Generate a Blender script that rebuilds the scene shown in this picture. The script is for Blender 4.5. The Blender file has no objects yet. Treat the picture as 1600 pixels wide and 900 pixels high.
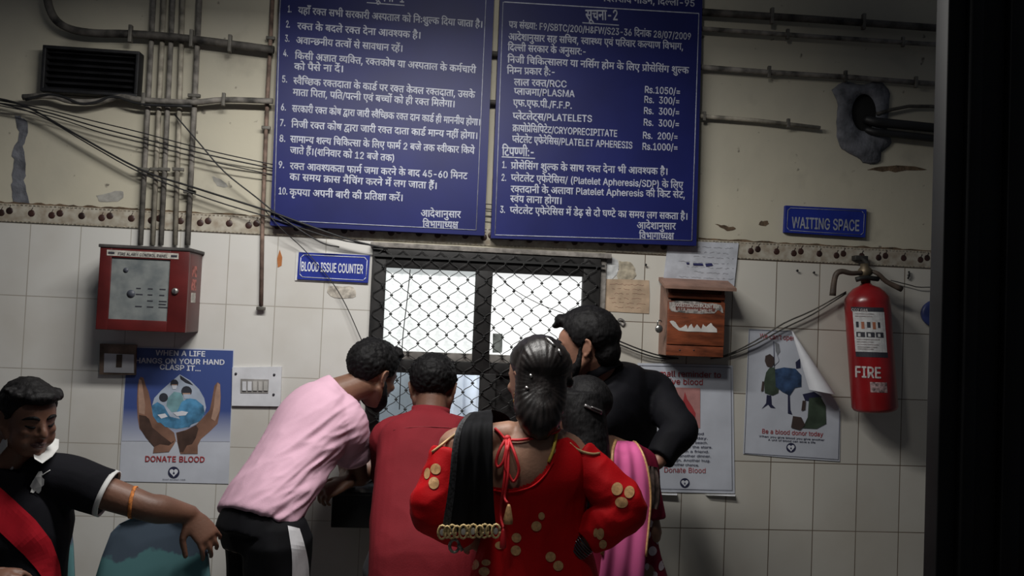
import bpy, bmesh, math, random
import numpy as np
from mathutils import Vector, Matrix, noise
from mathutils.bvhtree import BVHTree

# ---------------------------------------------------------------- camera, world, lights, exposure
scene = bpy.context.scene
COL = scene.collection
V = Vector
FPX = 1301.5866
CAM = V((1.6906, -3.6259, 1.6497))
YAW, PITCH, ROLL = 0.0907, 0.0371, 0.0424
_f = V((math.sin(YAW) * math.cos(PITCH), math.cos(YAW) * math.cos(PITCH), math.sin(PITCH)))
_r0 = V((math.cos(YAW), -math.sin(YAW), 0))
_u0 = _r0.cross(_f)
_r = _r0 * math.cos(ROLL) + _u0 * math.sin(ROLL)
_u = -_r0 * math.sin(ROLL) + _u0 * math.cos(ROLL)
cam_data = bpy.data.cameras.new('camera')
cam = bpy.data.objects.new('camera', cam_data)
COL.objects.link(cam)
cam.matrix_world = Matrix(((_r.x, _u.x, -_f.x, CAM.x), (_r.y, _u.y, -_f.y, CAM.y), (_r.z, _u.z, -_f.z, CAM.z), (0, 0, 0, 1)))
cam_data.sensor_width = 36.0
cam_data.lens = FPX / 1600 * 36.0
cam_data.clip_start = 0.05
scene.camera = cam

scene.view_settings.view_transform = 'Standard'
scene.view_settings.look = 'None'
scene.view_settings.gamma = 1.0
scene.view_settings.use_curve_mapping = False
scene.view_settings.exposure = 0.0

world = bpy.data.worlds.new('world')
scene.world = world
world.use_nodes = True
world.node_tree.nodes['Background'].inputs[0].default_value = (0.80, 0.86, 1.0, 1)
world.node_tree.nodes['Background'].inputs[1].default_value = 0.05


def lamp(name, kind, loc, target, energy, color, **kw):
    d = bpy.data.lights.new(name, kind)
    o = bpy.data.objects.new(name, d)
    COL.objects.link(o)
    o.location = loc
    o.rotation_euler = (V(target) - V(loc)).to_track_quat('-Z', 'Y').to_euler()
    d.energy = energy
    d.color = color
    for k, v in kw.items():
        setattr(d, k, v)
    return o


# the tube light over the queue, an unseen fill spot added further back to spread the light, the issue room's tube behind the window
lamp('queue_tube', 'AREA', (1.45, -1.25, 2.90), (1.45, -1.19, 0), 50.0, (1.0, 0.978, 0.94), shape='RECTANGLE', size=1.3, size_y=0.12)
lamp('hall_fill_spot', 'SPOT', (1.70, -2.3, 3.35), (1.75, 0.0, 1.75), 60.0, (1.0, 0.972, 0.925), spot_size=math.radians(95), spot_blend=1.0, shadow_soft_size=0.13)
lamp('issue_room_tube', 'AREA', (1.75, 0.75, 2.35), (1.75, 0.85, 0), 46.0, (0.93, 0.97, 1.0), shape='RECTANGLE', size=1.2, size_y=0.3)

# ---------------------------------------------------------------- helpers


def ray(px, py):
    return (_f + _r * ((px - 800) / FPX) + _u * ((450 - py) / FPX))


def at(px, py, Y=0.0):
    """the point of the vertical plane y = Y that the photograph shows at this pixel"""
    d = ray(px, py)
    t = (Y - CAM.y) / d.y
    return CAM + d * t


MATS = {}


def mat(name, col, rough=0.6, metal=0.0, var=0.12, scale=14.0, bump=0.0, bscale=60.0, col2=None, emit=0.0, spec=0.5, stretch=(1, 1, 1), sheen=0.0, detail=4.0, alpha=1.0, trans=0.0, coat=0.0):
    if name in MATS:
        return MATS[name]
    m = bpy.data.materials.new(name)
    m.use_nodes = True
    nt = m.node_tree
    b = nt.nodes['Principled BSDF']
    b.inputs['Roughness'].default_value = rough
    b.inputs['Metallic'].default_value = metal
    b.inputs['Specular IOR Level'].default_value = spec
    b.inputs['Sheen Weight'].default_value = sheen
    b.inputs['Alpha'].default_value = alpha
    b.inputs['Transmission Weight'].default_value = trans
    b.inputs['Coat Weight'].default_value = coat
    tc = nt.nodes.new('ShaderNodeTexCoord')
    mp = nt.nodes.new('ShaderNodeMapping')
    mp.inputs['Scale'].default_value = stretch
    nt.links.new(tc.outputs['Object'], mp.inputs['Vector'])
    nz = nt.nodes.new('ShaderNodeTexNoise')
    nz.inputs['Scale'].default_value = scale
    nz.inputs['Detail'].default_value = detail
    nt.links.new(mp.outputs[0], nz.inputs['Vector'])
    mix = nt.nodes.new('ShaderNodeMix')
    mix.data_type = 'RGBA'
    c = V(col)
    c2 = V(col2) if col2 else c * (1 - 2.2 * var)
    c1 = c if col2 else c * (1 + 0.8 * var)
    mix.inputs[6].default_value = (*c1, 1)
    mix.inputs[7].default_value = (max(c2.x, 0), max(c2.y, 0), max(c2.z, 0), 1)
    rp = nt.nodes.new('ShaderNodeMapRange')
    rp.inputs[1].default_value = 0.35
    rp.inputs[2].default_value = 0.68
    nt.links.new(nz.outputs[0], rp.inputs[0])
    nt.links.new(rp.outputs[0], mix.inputs[0])
    nt.links.new(mix.outputs[2], b.inputs['Base Color'])
    if emit:
        nt.links.new(mix.outputs[2], b.inputs['Emission Color'])
        b.inputs['Emission Strength'].default_value = emit
    if bump:
        n2 = nt.nodes.new('ShaderNodeTexNoise')
        n2.inputs['Scale'].default_value = bscale
        n2.inputs['Detail'].default_value = 3
        nt.links.new(mp.outputs[0], n2.inputs['Vector'])
        bp = nt.nodes.new('ShaderNodeBump')
        bp.inputs['Strength'].default_value = bump
        bp.inputs['Distance'].default_value = 0.01
        nt.links.new(n2.outputs[0], bp.inputs['Height'])
        nt.links.new(bp.outputs[0], b.inputs['Normal'])
    MATS[name] = m
    return m


def catmull(P, k):
    """Catmull-Rom through rows of numbers, k steps per span"""
    P = np.array(P, float)
    Q = np.vstack([2 * P[0] - P[1], P, 2 * P[-1] - P[-2]])
    out = []
    for i in range(1, len(Q) - 2):
        a, b, c, d = Q[i - 1:i + 3]
        for j in range(k):
            t = j / k
            out.append(0.5 * (2 * b + (c - a) * t + (2 * a - 5 * b + 4 * c - d) * t * t + (3 * b - a - 3 * c + d) * t ** 3))
    out.append(Q[-2])
    return np.array(out)


class MB:
    """collects shapes, in world coordinates, for ONE mesh object"""

    def __init__(s):
        s.v, s.f, s.m, s.s = [], [], [], []

    def add(s, vs, fs, m=0, smooth=False):
        o = len(s.v)
        s.v += [V(p) for p in vs]
        for f in fs:
            s.f.append([i + o for i in f])
            s.m.append(m)
            s.s.append(smooth)
        return s

    def box(s, lo, hi, m=0, bevel=0.0, M=None, seg=2):
        bm = bmesh.new()
        lo, hi = V(lo), V(hi)
        bmesh.ops.create_cube(bm, size=1.0)
        d = hi - lo
        c = (lo + hi) / 2
        for q in bm.verts:
            q.co = V((q.co.x * d.x, q.co.y * d.y, q.co.z * d.z)) + c
        if bevel:
            bmesh.ops.bevel(bm, geom=list(bm.edges), offset=bevel, segments=seg, affect='EDGES', profile=0.6)
        bm.verts.index_update()
        s.add([(M @ q.co if M else q.co.copy()) for q in bm.verts], [[q.index for q in f.verts] for f in bm.faces], m, bool(bevel))
        bm.free()
        return s

    def poly(s, pts, m=0):
        return s.add(pts, [list(range(len(pts)))], m)

    def prism(s, pts, d, m=0):
        """a polygon given thickness along the vector d"""
        n = len(pts)
        d = V(d)
        a = [V(p) for p in pts]
        s.add(a + [p + d for p in a], [list(range(n)), list(range(2 * n - 1, n - 1, -1))] + [[i, n + i, n + (i + 1) % n, (i + 1) % n] for i in range(n)], m)
        return s

    def loft(s, rings, m=0, close=True, smooth=True, caps=True, dome=0.0):
        n = len(rings[0])
        vs = [V(p) for r in rings for p in r]
        fs = []
        for i in range(len(rings) - 1):
            for j in range(n if close else n - 1):
                k = (j + 1) % n
                fs.append([i * n + j, i * n + k, (i + 1) * n + k, (i + 1) * n + j])
        if caps and close:
            for idx, q, rev in ((0, 1, True), (len(rings) - 1, len(rings) - 2, False)):
                c = sum((V(p) for p in rings[idx]), V()) / n
                if dome:
                    c2 = sum((V(p) for p in rings[q]), V()) / n
                    dd = c - c2
                    if dd.length > 1e-9:
                        c = c + dd.normalized() * dome
                vs.append(c)
                e = len(vs) - 1
                for j in range(n):
                    k = (j + 1) % n
                    fs.append([idx * n + k, idx * n + j, e] if rev else [idx * n + j, idx * n + k, e])
        return s.add(vs, fs, m, smooth)

    def tube(s, pts, r, m=0, n=8, k=1, flat=1.0):
        """round tube along points; r a number or one per point; k > 1 rounds the corners"""
        P = np.array([list(p) for p in pts], float)
        R = np.full((len(P), 1), r, float) if np.isscalar(r) else np.array(r, float).reshape(-1, 1)
        A = np.hstack([P, R])
        if k > 1 and len(A) > 1:
            A = catmull(A, k)
        rings = []
        prev = None
        for i in range(len(A)):
            t = V(A[min(i + 1, len(A) - 1)][:3] - A[max(i - 1, 0)][:3])
            t = t.normalized() if t.length > 1e-9 else V((0, 0, 1))
            if prev is None:
                prev = t.orthogonal().normalized()
            a = prev - t * prev.dot(t)
            a = a.normalized() if a.length > 1e-6 else t.orthogonal().normalized()
            prev = a
            b = t.cross(a)
            c = V(A[i][:3])
            rr = max(A[i][3], 1e-4)
            rings.append([c + (a * math.cos(q) + b * math.sin(q) * flat) * rr for q in (2 * math.pi * j / n for j in range(n))])
        return s.loft(rings, m)

    def limb(s, pts, r, m=0, n=16, k=5):
        """tapering limb with rounded ends"""
        P = np.array([list(p) for p in pts], float)
        A = catmull(np.hstack([P, np.array(r, float).reshape(-1, 1)]), k)
        d0 = V(A[0][:3] - A[1][:3]).normalized()
        d1 = V(A[-1][:3] - A[-2][:3]).normalized()
        pre = [np.array([*(V(A[0][:3]) + d0 * A[0][3] * h), A[0][3] * w]) for h, w in ((0.8, 0.45), (0.5, 0.8))]
        post = [np.array([*(V(A[-1][:3]) + d1 * A[-1][3] * h), A[-1][3] * w]) for h, w in ((0.5, 0.8), (0.8, 0.45))]
        A = np.vstack([pre, A, post])
        return s.tube(A[:, :3], A[:, 3], m, n)

    def ell(s, c, ax, ay, az, m=0, nu=20, nv=12):
        """ellipsoid from a centre and three half-axis vectors"""
        c, ax, ay, az = V(c), V(ax), V(ay), V(az)
        vs = [c - az]
        for i in range(1, nv):
            t = -math.pi / 2 + math.pi * i / nv
            vs += [c + az * math.sin(t) + (ax * math.cos(q) + ay * math.sin(q)) * math.cos(t) for q in (2 * math.pi * j / nu for j in range(nu))]
        vs.append(c + az)
        fs = [[0, 1 + (j + 1) % nu, 1 + j] for j in range(nu)]
        for i in range(nv - 2):
            for j in range(nu):
                a, b = 1 + i * nu + j, 1 + i * nu + (j + 1) % nu
                fs.append([a, b, b + nu, a + nu])
        e = len(vs) - 1
        fs += [[e, 1 + (nv - 2) * nu + j, 1 + (nv - 2) * nu + (j + 1) % nu] for j in range(nu)]
        return s.add(vs, fs, m, True)

    def ball(s, c, r, m=0, nu=14, nv=8):
        return s.ell(c, (r, 0, 0), (0, r, 0), (0, 0, r), m, nu, nv)

    def lathe(s, c, axis, prof, m=0, n=28, xdir=None):
        """profile of (distance along axis, radius)"""
        axis = V(axis).normalized()
        a = (V(xdir) if xdir else axis.orthogonal()).normalized()
        a = (a - axis * a.dot(axis)).normalized()
        b = axis.cross(a)
        return s.loft([[V(c) + axis * h + (a * math.cos(q) + b * math.sin(q)) * max(r, 1e-4) for q in (2 * math.pi * j / n for j in range(n))] for h, r in prof], m)

    def join(s, o, m=None):
        k = len(s.v)
        s.v += o.v
        for f, mm, ss in zip(o.f, o.m, o.s):
            s.f.append([i + k for i in f])
            s.m.append(mm if m is None else m)
            s.s.append(ss)
        return s


WM = {}   # world matrix of each object built so far


def tag(o, label=None, cat=None, group=None, kind=None):
    if label:
        o['label'] = label
    if cat:
        o['category'] = cat
    if group:
        o['group'] = group
    if kind:
        o['kind'] = kind
    return o


def empty(name, loc, rot=None):
    o = bpy.data.objects.new(name, None)
    COL.objects.link(o)
    o.empty_display_size = 0.1
    M = Matrix.Translation(V(loc))
    if rot is not None:
        M = M @ rot.to_4x4()
    o.matrix_basis = M
    WM[o.name] = M
    return o


def link_mesh(name, me, parent=None, loc=None):
    """links a mesh whose vertices are in world coordinates"""
    o = bpy.data.objects.new(name, me)
    COL.objects.link(o)
    if parent is not None:
        o.parent = parent
        M = WM[parent.name]
    else:
        if loc is None:
            n = len(me.vertices)
            co = np.empty(n * 3)
            me.vertices.foreach_get('co', co)
            co = co.reshape(-1, 3)
            loc = V(((co[:, 0].min() + co[:, 0].max()) / 2, (co[:, 1].min() + co[:, 1].max()) / 2, co[:, 2].min()))
        M = Matrix.Translation(V(loc))
        o.matrix_basis = M
    me.transform(M.inverted())
    WM[o.name] = M
    return o


def build(name, mb, mats, parent=None, loc=None):
    me = bpy.data.meshes.new(name)
    me.from_pydata([tuple(p) for p in mb.v], [], mb.f)
    mats = mats if isinstance(mats, (list, tuple)) else [mats]
    for m in mats:
        me.materials.append(m)
    me.polygons.foreach_set('material_index', mb.m)
    me.polygons.foreach_set('use_smooth', mb.s)
    me.update()
    return link_mesh(name, me, parent, loc)


def thing(name, label, cat, loc, group=None, rot=None):
    return tag(empty(name, loc, rot), label, cat, group)


def structure(name, mb, mats, parent=None):
    o = build(name, mb, mats, parent)
    if parent is None:
        o['kind'] = 'structure'
    return o


def remesh(mb, voxel, smooth=4, fn=None):
    """one continuous surface over overlapping closed shapes; returns (vertices, faces) in world coordinates"""
    me = bpy.data.meshes.new('tmp')
    me.from_pydata([tuple(p) for p in mb.v], [], mb.f)
    o = bpy.data.objects.new('tmp', me)
    COL.objects.link(o)
    r = o.modifiers.new('r', 'REMESH')
    r.mode = 'VOXEL'
    r.voxel_size = voxel
    if smooth:
        q = o.modifiers.new('s', 'SMOOTH')
        q.factor = 0.5
        q.iterations = smooth
    dg = bpy.context.evaluated_depsgraph_get()
    e = o.evaluated_get(dg)
    m2 = e.to_mesh()
    co = np.empty(len(m2.vertices) * 3)
    no = np.empty(len(m2.vertices) * 3)
    m2.vertices.foreach_get('co', co)
    m2.vertices.foreach_get('normal', no)
    co, no = co.reshape(-1, 3), no.reshape(-1, 3)
    fs = [list(p.vertices) for p in m2.polygons]
    e.to_mesh_clear()
    bpy.data.objects.remove(o)
    bpy.data.meshes.remove(me)
    if fn is not None:
        co = fn(co, no)
    return co, fs


def surf(name, mb, voxel, mats, parent=None, smooth=4, fn=None, loc=None, cut=None, pick=None):
    co, fs = remesh(mb, voxel, smooth, fn)
    if cut is not None:
        dead = cut(co)
        fs = [f for f in fs if not all(dead[i] for i in f)]
    me = bpy.data.meshes.new(name)
    me.from_pydata(co.tolist(), [], fs)
    for m in (mats if isinstance(mats, (list, tuple)) else [mats]):
        me.materials.append(m)
    me.polygons.foreach_set('use_smooth', [True] * len(fs))
    if pick is not None:
        which = pick(co)
        me.polygons.foreach_set('material_index', [int(max(which[i] for i in f)) for f in fs])
    me.update()
    bvh = BVHTree.FromPolygons([tuple(p) for p in co], fs)
    return link_mesh(name, me, parent, loc), bvh


def cast(bvh, px, py, off=0.0015):
    """where the sight line through this pixel meets a surface"""
    d = ray(px, py).normalized()
    h, n, i, t = bvh.ray_cast(CAM, d)
    if h is None:
        return None
    if n.dot(d) > 0:
        n = -n
    return h + n * off


def decal_grid(mb, bvh, fn, nu, nv, m=0, off=0.0015, ok=None):
    """print laid on a surface: fn(u, v) gives pixels"""
    P = [[cast(bvh, *fn(i / nu, j / nv), off) for i in range(nu + 1)] for j in range(nv + 1)]
    for j in range(nv):
        for i in range(nu):
            q = [P[j][i], P[j][i + 1], P[j + 1][i + 1], P[j + 1][i]]
            if all(p is not None for p in q) and max((a - b).length for a in q for b in q) < 0.08:
                mb.add(q, [[0, 1, 2, 3]], m, True)


def decal_disc(mb, bvh, cx, cy, rx, ry, m=0, off=0.0015, rot=0.0, nr=3, n=20):
    ca, sa = math.cos(rot), math.sin(rot)

    def q(u, v):
        a, r = 2 * math.pi * u, max(v, 0.02)
        x, y = rx * r * math.cos(a), ry * r * math.sin(a)
        return (cx + x * ca - y * sa, cy + x * sa + y * ca)
    decal_grid(mb, bvh, q, n, nr, m, off)


def strip(a, b):
    """pixel map between two polylines of equal length"""
    a, b = np.array(a, float), np.array(b, float)

    def q(u, v):
        x = u * (len(a) - 1)
        i = min(int(x), len(a) - 2)
        w = x - i
        p = (a[i] * (1 - w) + a[i + 1] * w) * (1 - v) + (b[i] * (1 - w) + b[i + 1] * w) * v
        return (p[0], p[1])
    return q


def wall_poly(mb, pts, Y, m=0):
    return mb.poly([at(x, y, Y) for x, y in pts], m)


def frame_of(TL, TR, BR, BL, Y):
    """centre, width, height and tilt of a rectangle seen at four pixels on the plane y = Y"""
    a, b, c, d = (at(*p, Y) for p in (TL, TR, BR, BL))
    w = ((b - a).length + (c - d).length) / 2
    h = ((d - a).length + (c - b).length) / 2
    e = (b - a) + (c - d)
    return (a + b + c + d) / 4, w, h, math.atan2(e.z, e.x)


def roll_of(ang):
    return Matrix.Rotation(-ang, 3, 'Y')

# ---------------------------------------------------------------- the room


def tile_mat(name, xoff, dirt, edge, c1, c2, joint):
    m = bpy.data.materials.new(name)
    m.use_nodes = True
    nt = m.node_tree
    N, L = nt.nodes.new, nt.links.new
    b = nt.nodes['Principled BSDF']
    b.inputs['Roughness'].default_value = 0.28
    b.inputs['Specular IOR Level'].default_value = 0.35
    geo = N('ShaderNodeNewGeometry')
    sep = N('ShaderNodeSeparateXYZ')
    L(geo.outputs['Position'], sep.inputs[0])
    ax = N('ShaderNodeMath'); ax.operation = 'ADD'; ax.inputs[1].default_value = -xoff + 20 * 0.202
    az = N('ShaderNodeMath'); az.operation = 'ADD'; az.inputs[1].default_value = -0.16 + 3.0
    L(sep.outputs[0], ax.inputs[0]); L(sep.outputs[2], az.inputs[0])
    com = N('ShaderNodeCombineXYZ')
    L(ax.outputs[0], com.inputs[0]); L(az.outputs[0], com.inputs[1])
    br = N('ShaderNodeTexBrick')
    br.offset = 0.0
    br.squash = 1.0
    br.inputs['Scale'].default_value = 1.0
    br.inputs['Brick Width'].default_value = 0.202
    br.inputs['Row Height'].default_value = 0.3
    br.inputs['Mortar Size'].default_value = 0.0022
    br.inputs['Mortar Smooth'].default_value = 0.3
    br.inputs['Color1'].default_value = (*c1, 1)
    br.inputs['Color2'].default_value = (*c2, 1)
    br.inputs['Mortar'].default_value = (*joint, 1)
    L(com.outputs[0], br.inputs['Vector'])
    # broad grime
    nz = N('ShaderNodeTexNoise'); nz.inputs['Scale'].default_value = 2.3; nz.inputs['Detail'].default_value = 5
    L(geo.outputs['Position'], nz.inputs['Vector'])
    rp = N('ShaderNodeMapRange'); rp.inputs[1].default_value = 0.45; rp.inputs[2].default_value = 0.75; rp.inputs[4].default_value = 0.5
    L(nz.outputs[0], rp.inputs[0])
    g = N('ShaderNodeMix'); g.data_type = 'RGBA'
    g.inputs[7].default_value = (0.40, 0.36, 0.30, 1)
    L(rp.outputs[0], g.inputs[0]); L(br.outputs['Color'], g.inputs[6])
    # joints, dirtier in places
    n2 = N('ShaderNodeTexNoise'); n2.inputs['Scale'].default_value = 5.0; n2.inputs['Detail'].default_value = 3
    L(geo.outputs['Position'], n2.inputs['Vector'])
    r2 = N('ShaderNodeMapRange'); r2.inputs[1].default_value = 0.35; r2.inputs[2].default_value = 0.62
    r2.inputs[3].default_value = dirt[0]; r2.inputs[4].default_value = dirt[1]
    L(n2.outputs[0], r2.inputs[0])
    mu = N('ShaderNodeMath'); mu.operation = 'MULTIPLY'
    L(br.outputs['Fac'], mu.inputs[0]); L(r2.outputs[0], mu.inputs[1])
    j = N('ShaderNodeMix'); j.data_type = 'RGBA'
    j.inputs[7].default_value = (0.12, 0.09, 0.065, 1)
    L(mu.outputs[0], j.inputs[0]); L(g.outputs[2], j.inputs[6])
    L(j.outputs[2], b.inputs['Base Color'])
    bp = N('ShaderNodeBump'); bp.invert = True
    bp.inputs['Strength'].default_value = edge; bp.inputs['Distance'].default_value = 0.002
    L(br.outputs['Fac'], bp.inputs['Height']); L(bp.outputs[0], b.inputs['Normal'])
    return m


def paint_mat():
    m = bpy.data.materials.new('cream_wall_paint')
    m.use_nodes = True
    nt = m.node_tree
    N, L = nt.nodes.new, nt.links.new
    b = nt.nodes['Principled BSDF']
    b.inputs['Roughness'].default_value = 0.75
    geo = N('ShaderNodeNewGeometry')

    def noise_node(sc, lo, hi, a, bb, det=5, stretch=None):
        n = N('ShaderNodeTexNoise'); n.inputs['Scale'].default_value = sc; n.inputs['Detail'].default_value = det
        if stretch:
            mp = N('ShaderNodeMapping'); mp.inputs['Scale'].default_value = stretch
            L(geo.outputs['Position'], mp.inputs[0]); L(mp.outputs[0], n.inputs['Vector'])
        else:
            L(geo.outputs['Position'], n.inputs['Vector'])
        r = N('ShaderNodeMapRange')
        for i, q in enumerate((lo, hi, a, bb)):
            r.inputs[i + 1].default_value = q
        L(n.outputs[0], r.inputs[0])
        return r
    base = N('ShaderNodeMix'); base.data_type = 'RGBA'
    base.inputs[6].default_value = (0.50, 0.465, 0.365, 1)
    base.inputs[7].default_value = (0.42, 0.395, 0.32, 1)
    L(noise_node(2.0, .4, .65, 0, 1).outputs[0], base.inputs[0])
    st = N('ShaderNodeMix'); st.data_type = 'RGBA'
    st.inputs[7].default_value = (0.20, 0.18, 0.15, 1)
    L(noise_node(3.2, .60, .80, 0, .75, 8).outputs[0], st.inputs[0]); L(base.outputs[2], st.inputs[6])
    sp = N('ShaderNodeMix'); sp.data_type = 'RGBA'
    sp.inputs[7].default_value = (0.10, 0.085, 0.07, 1)
    L(noise_node(22, .70, .76, 0, .8, 3).outputs[0], sp.inputs[0]); L(st.outputs[2], sp.inputs[6])
    L(sp.outputs[2], b.inputs['Base Color'])
    bp = N('ShaderNodeBump'); bp.inputs['Strength'].default_value = 0.25; bp.inputs['Distance'].default_value = 0.01
    L(noise_node(9, 0, 1, 0, 1, 6).outputs[0], bp.inputs['Height']); L(bp.outputs[0], b.inputs['Normal'])
    return m


TILE_L = tile_mat('white_tile_faint_joints', 0.0, (0.02, 0.26), 0.08, (0.60, 0.59, 0.56), (0.565, 0.555, 0.525), (0.40, 0.38, 0.34))
TILE_R = tile_mat('white_tile_dirty_joints', 2.609, (0.40, 1.0), 0.3, (0.58, 0.56, 0.505), (0.52, 0.50, 0.45), (0.20, 0.165, 0.13))
PAINT = paint_mat()
CEMENT = mat('grey_cement_patch', (0.135, 0.14, 0.16), 0.9, var=0.25, scale=18, bump=0.6, bscale=40)
HOLE_DARK = mat('hole_darkness', (0.008, 0.008, 0.008), 0.95)  # flat black standing for the darkness inside the wall hole
GRIME = mat('brown_grime', (0.13, 0.085, 0.05), 0.9, var=0.3, scale=25, bump=0.5)
X0, X1 = 1.413, 2.430
ZW0, ZW1 = 0.868, 1.932
ZB0, ZB1 = 1.963, 2.040
w = MB()
w.box((-2.4, 0, 0), (X0, 0.14, ZB0), 0)
w.box((X1, 0, 0), (6.0, 0.14, ZB0), 1)
w.box((X0, 0, 0), (X1, 0.14, ZW0), 0)
w.box((X0, 0.0, ZW1), (X1, 0.14, ZB0), 2)
w.box((-2.4, 0.010, ZB0), (6.0, 0.14, 4.2), 2)
# bare plaster and cement patches in the painted wall
def blob(pts, seed, amp=2.0, k=4):
    r = random.Random(seed)
    P = catmull([list(p) for p in pts] + [list(pts[0])], k)[:-1]
    return [(x + r.uniform(-amp, amp), y + r.uniform(-amp, amp)) for x, y in P]


def patch(mb, pts, Y, m, d=0.004):
    mb.prism([at(x, y, Y) for x, y in pts][::-1], V((0, d, 0)), m)


patch(w, blob([(24, 180), (38, 186), (43, 205), (36, 230), (40, 262), (38, 290), (46, 322), (22, 322), (18, 290), (22, 255), (17, 240), (30, 215)], 3), 0.008, 3)
patch(w, blob([(150, 305), (188, 298), (190, 312), (160, 316)], 5, 1), 0.0085, 5)
patch(w, blob([(330, 275), (346, 280), (356, 292), (340, 290)], 6, 1), 0.0085, 5)
patch(w, blob([(1190, 345), (1200, 346), (1199, 352), (1186, 351)], 9, 1), 0.0085, 4)
patch(w, blob([(1117, 350), (1135, 353), (1150, 357), (1135, 360)], 10, 1), 0.0085, 4)
patch(w, blob([(1355, 265), (1400, 258), (1450, 264), (1400, 268)], 12, 1.5), 0.0085, 4)
# the crumbled ledge above the border
for x0, y0, x1, y1, s in ((0, 315, 215, 326, 1), (215, 326, 425, 338, 2), (1092, 372, 1460, 391, 3)):
    r = random.Random(s)
    n = 30
    top, bot = [], []
    for i in range(n + 1):
        t = i / n
        x, y = x0 + (x1 - x0) * t, y0 + (y1 - y0) * t
        top.append((x, y + r.uniform(-1.6, 1.2)))
        bot.append((x, y + 6.5))
    patch(w, top + bot[::-1], 0.006, 4, 0.006)
structure('wall_front', w, [TILE_L, TILE_R, PAINT, CEMENT, GRIME, mat('grey_smear', (0.33, 0.32, 0.29), 0.8, var=.15, scale=30)])

# border of printed tiles: a single cherry, then a pair, in each
BORD = mat('cream_border_tile', (0.46, 0.43, 0.36), 0.4, var=0.25, scale=30, col2=(0.30, 0.25, 0.19))
CHERRY = mat('dark_cherry_print', (0.040, 0.016, 0.012), 0.45, var=0.3)
ROPE = mat('beige_rope_edge', (0.33, 0.29, 0.22), 0.6, var=0.3, scale=90)
bd = MB()
bd.box((-2.4, -0.004, ZB0), (6.0, 0.0105, ZB1), 0, 0.0015)
x = -0.6
zc = (ZB0 + ZB1) / 2


def cherry(cx, cz, r=0.0150):
    bd.ell((cx, -0.0035, cz), (r, 0, 0), (0, 0.003, 0), (0, 0, r), 1, 14, 6)
    bd.tube([(cx, -0.0055, cz + r * .8), (cx + .006, -0.006, cz + r * 1.7)], 0.0012, 1, 5)


while x < 5.0:
    cherry(x, zc + .002)
    cherry(x + 0.081, zc - .002)
    cherry(x + 0.113, zc + .008)
    x += 0.2005
for zz in (ZB0 + .004, ZB1 - .004):
    k = -2.0
    for i in range(340):
        xx = -0.8 + i * 0.0165
        bd.box((xx, -0.0062, zz - .0022), (xx + 0.009, -0.0035, zz + .0022), 2)
structure('trim_1', bd, [BORD, CHERRY, ROPE])

fl = MB()
fl.box((-2.4, -6.0, -0.06), (6.0, 0.14, 0.0), 0)
structure('floor', fl, mat('grey_terrazzo_floor', (0.22, 0.21, 0.19), 0.45, var=0.25, scale=60))

# dark ribbed door leaf standing close to the camera at the right
DARK = mat('black_door_metal', (0.006, 0.006, 0.0065), 0.6, var=0.3, scale=6, spec=0.25)
dl = MB()
dl.box((2.709, -2.03, 0.0), (3.9, -1.985, 3.3), 0, 0.004)
for i in range(12):
    xx = 2.745 + i * 0.085
    dl.box((xx, -2.05, 0.02), (xx + 0.03 + 0.012 * (i % 3), -2.028, 3.28), 0, 0.006)
structure('door_1', dl, DARK)

# ---------------------------------------------------------------- the counter window
FRM = mat('blackened_window_steel', (0.012, 0.011, 0.011), 0.55, var=0.3, scale=20, spec=0.35)
SILL = mat('grey_window_rail', (0.20, 0.185, 0.17), 0.6, var=0.2)
BACKM = mat('issue_room_wall', (0.62, 0.67, 0.74), 0.7, var=0.10, scale=4)


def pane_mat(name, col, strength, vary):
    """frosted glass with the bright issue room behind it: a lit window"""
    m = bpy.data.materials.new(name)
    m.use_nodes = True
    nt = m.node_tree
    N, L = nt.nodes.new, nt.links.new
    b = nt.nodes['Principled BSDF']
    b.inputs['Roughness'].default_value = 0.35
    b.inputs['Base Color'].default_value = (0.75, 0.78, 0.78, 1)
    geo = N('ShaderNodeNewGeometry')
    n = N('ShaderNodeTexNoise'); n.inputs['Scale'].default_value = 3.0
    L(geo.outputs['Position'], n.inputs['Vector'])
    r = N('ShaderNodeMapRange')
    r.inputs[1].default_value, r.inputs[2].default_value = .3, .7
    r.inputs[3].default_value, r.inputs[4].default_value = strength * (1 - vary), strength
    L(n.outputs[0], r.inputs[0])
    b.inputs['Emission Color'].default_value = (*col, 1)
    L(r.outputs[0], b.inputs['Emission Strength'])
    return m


ZT0, ZT1 = 1.401, 1.492
wf = MB()
YF0, YF1 = -0.028, 0.02
wf.box((X0, YF0, 0.872), (X0 + 0.060, YF1, ZW1), 0, .003)
wf.box((2.328, YF0, 0.872), (X1 - .024, YF1, ZW1), 0, .003)
wf.box((X0 + .055, YF0, 1.848), (2.332, YF1, ZW1), 0, .003)
wf.box((1.858, YF0 - .004, 1.41), (1.932, YF1, 1.853), 0, .003)
wf.box((1.896, YF0 - .003, 0.872), (1.966, YF1, 1.41), 0, .003)
wf.box((X0 + .055, YF0 - .002, ZT0), (2.332, YF1, 1.458), 0, .003)
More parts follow.
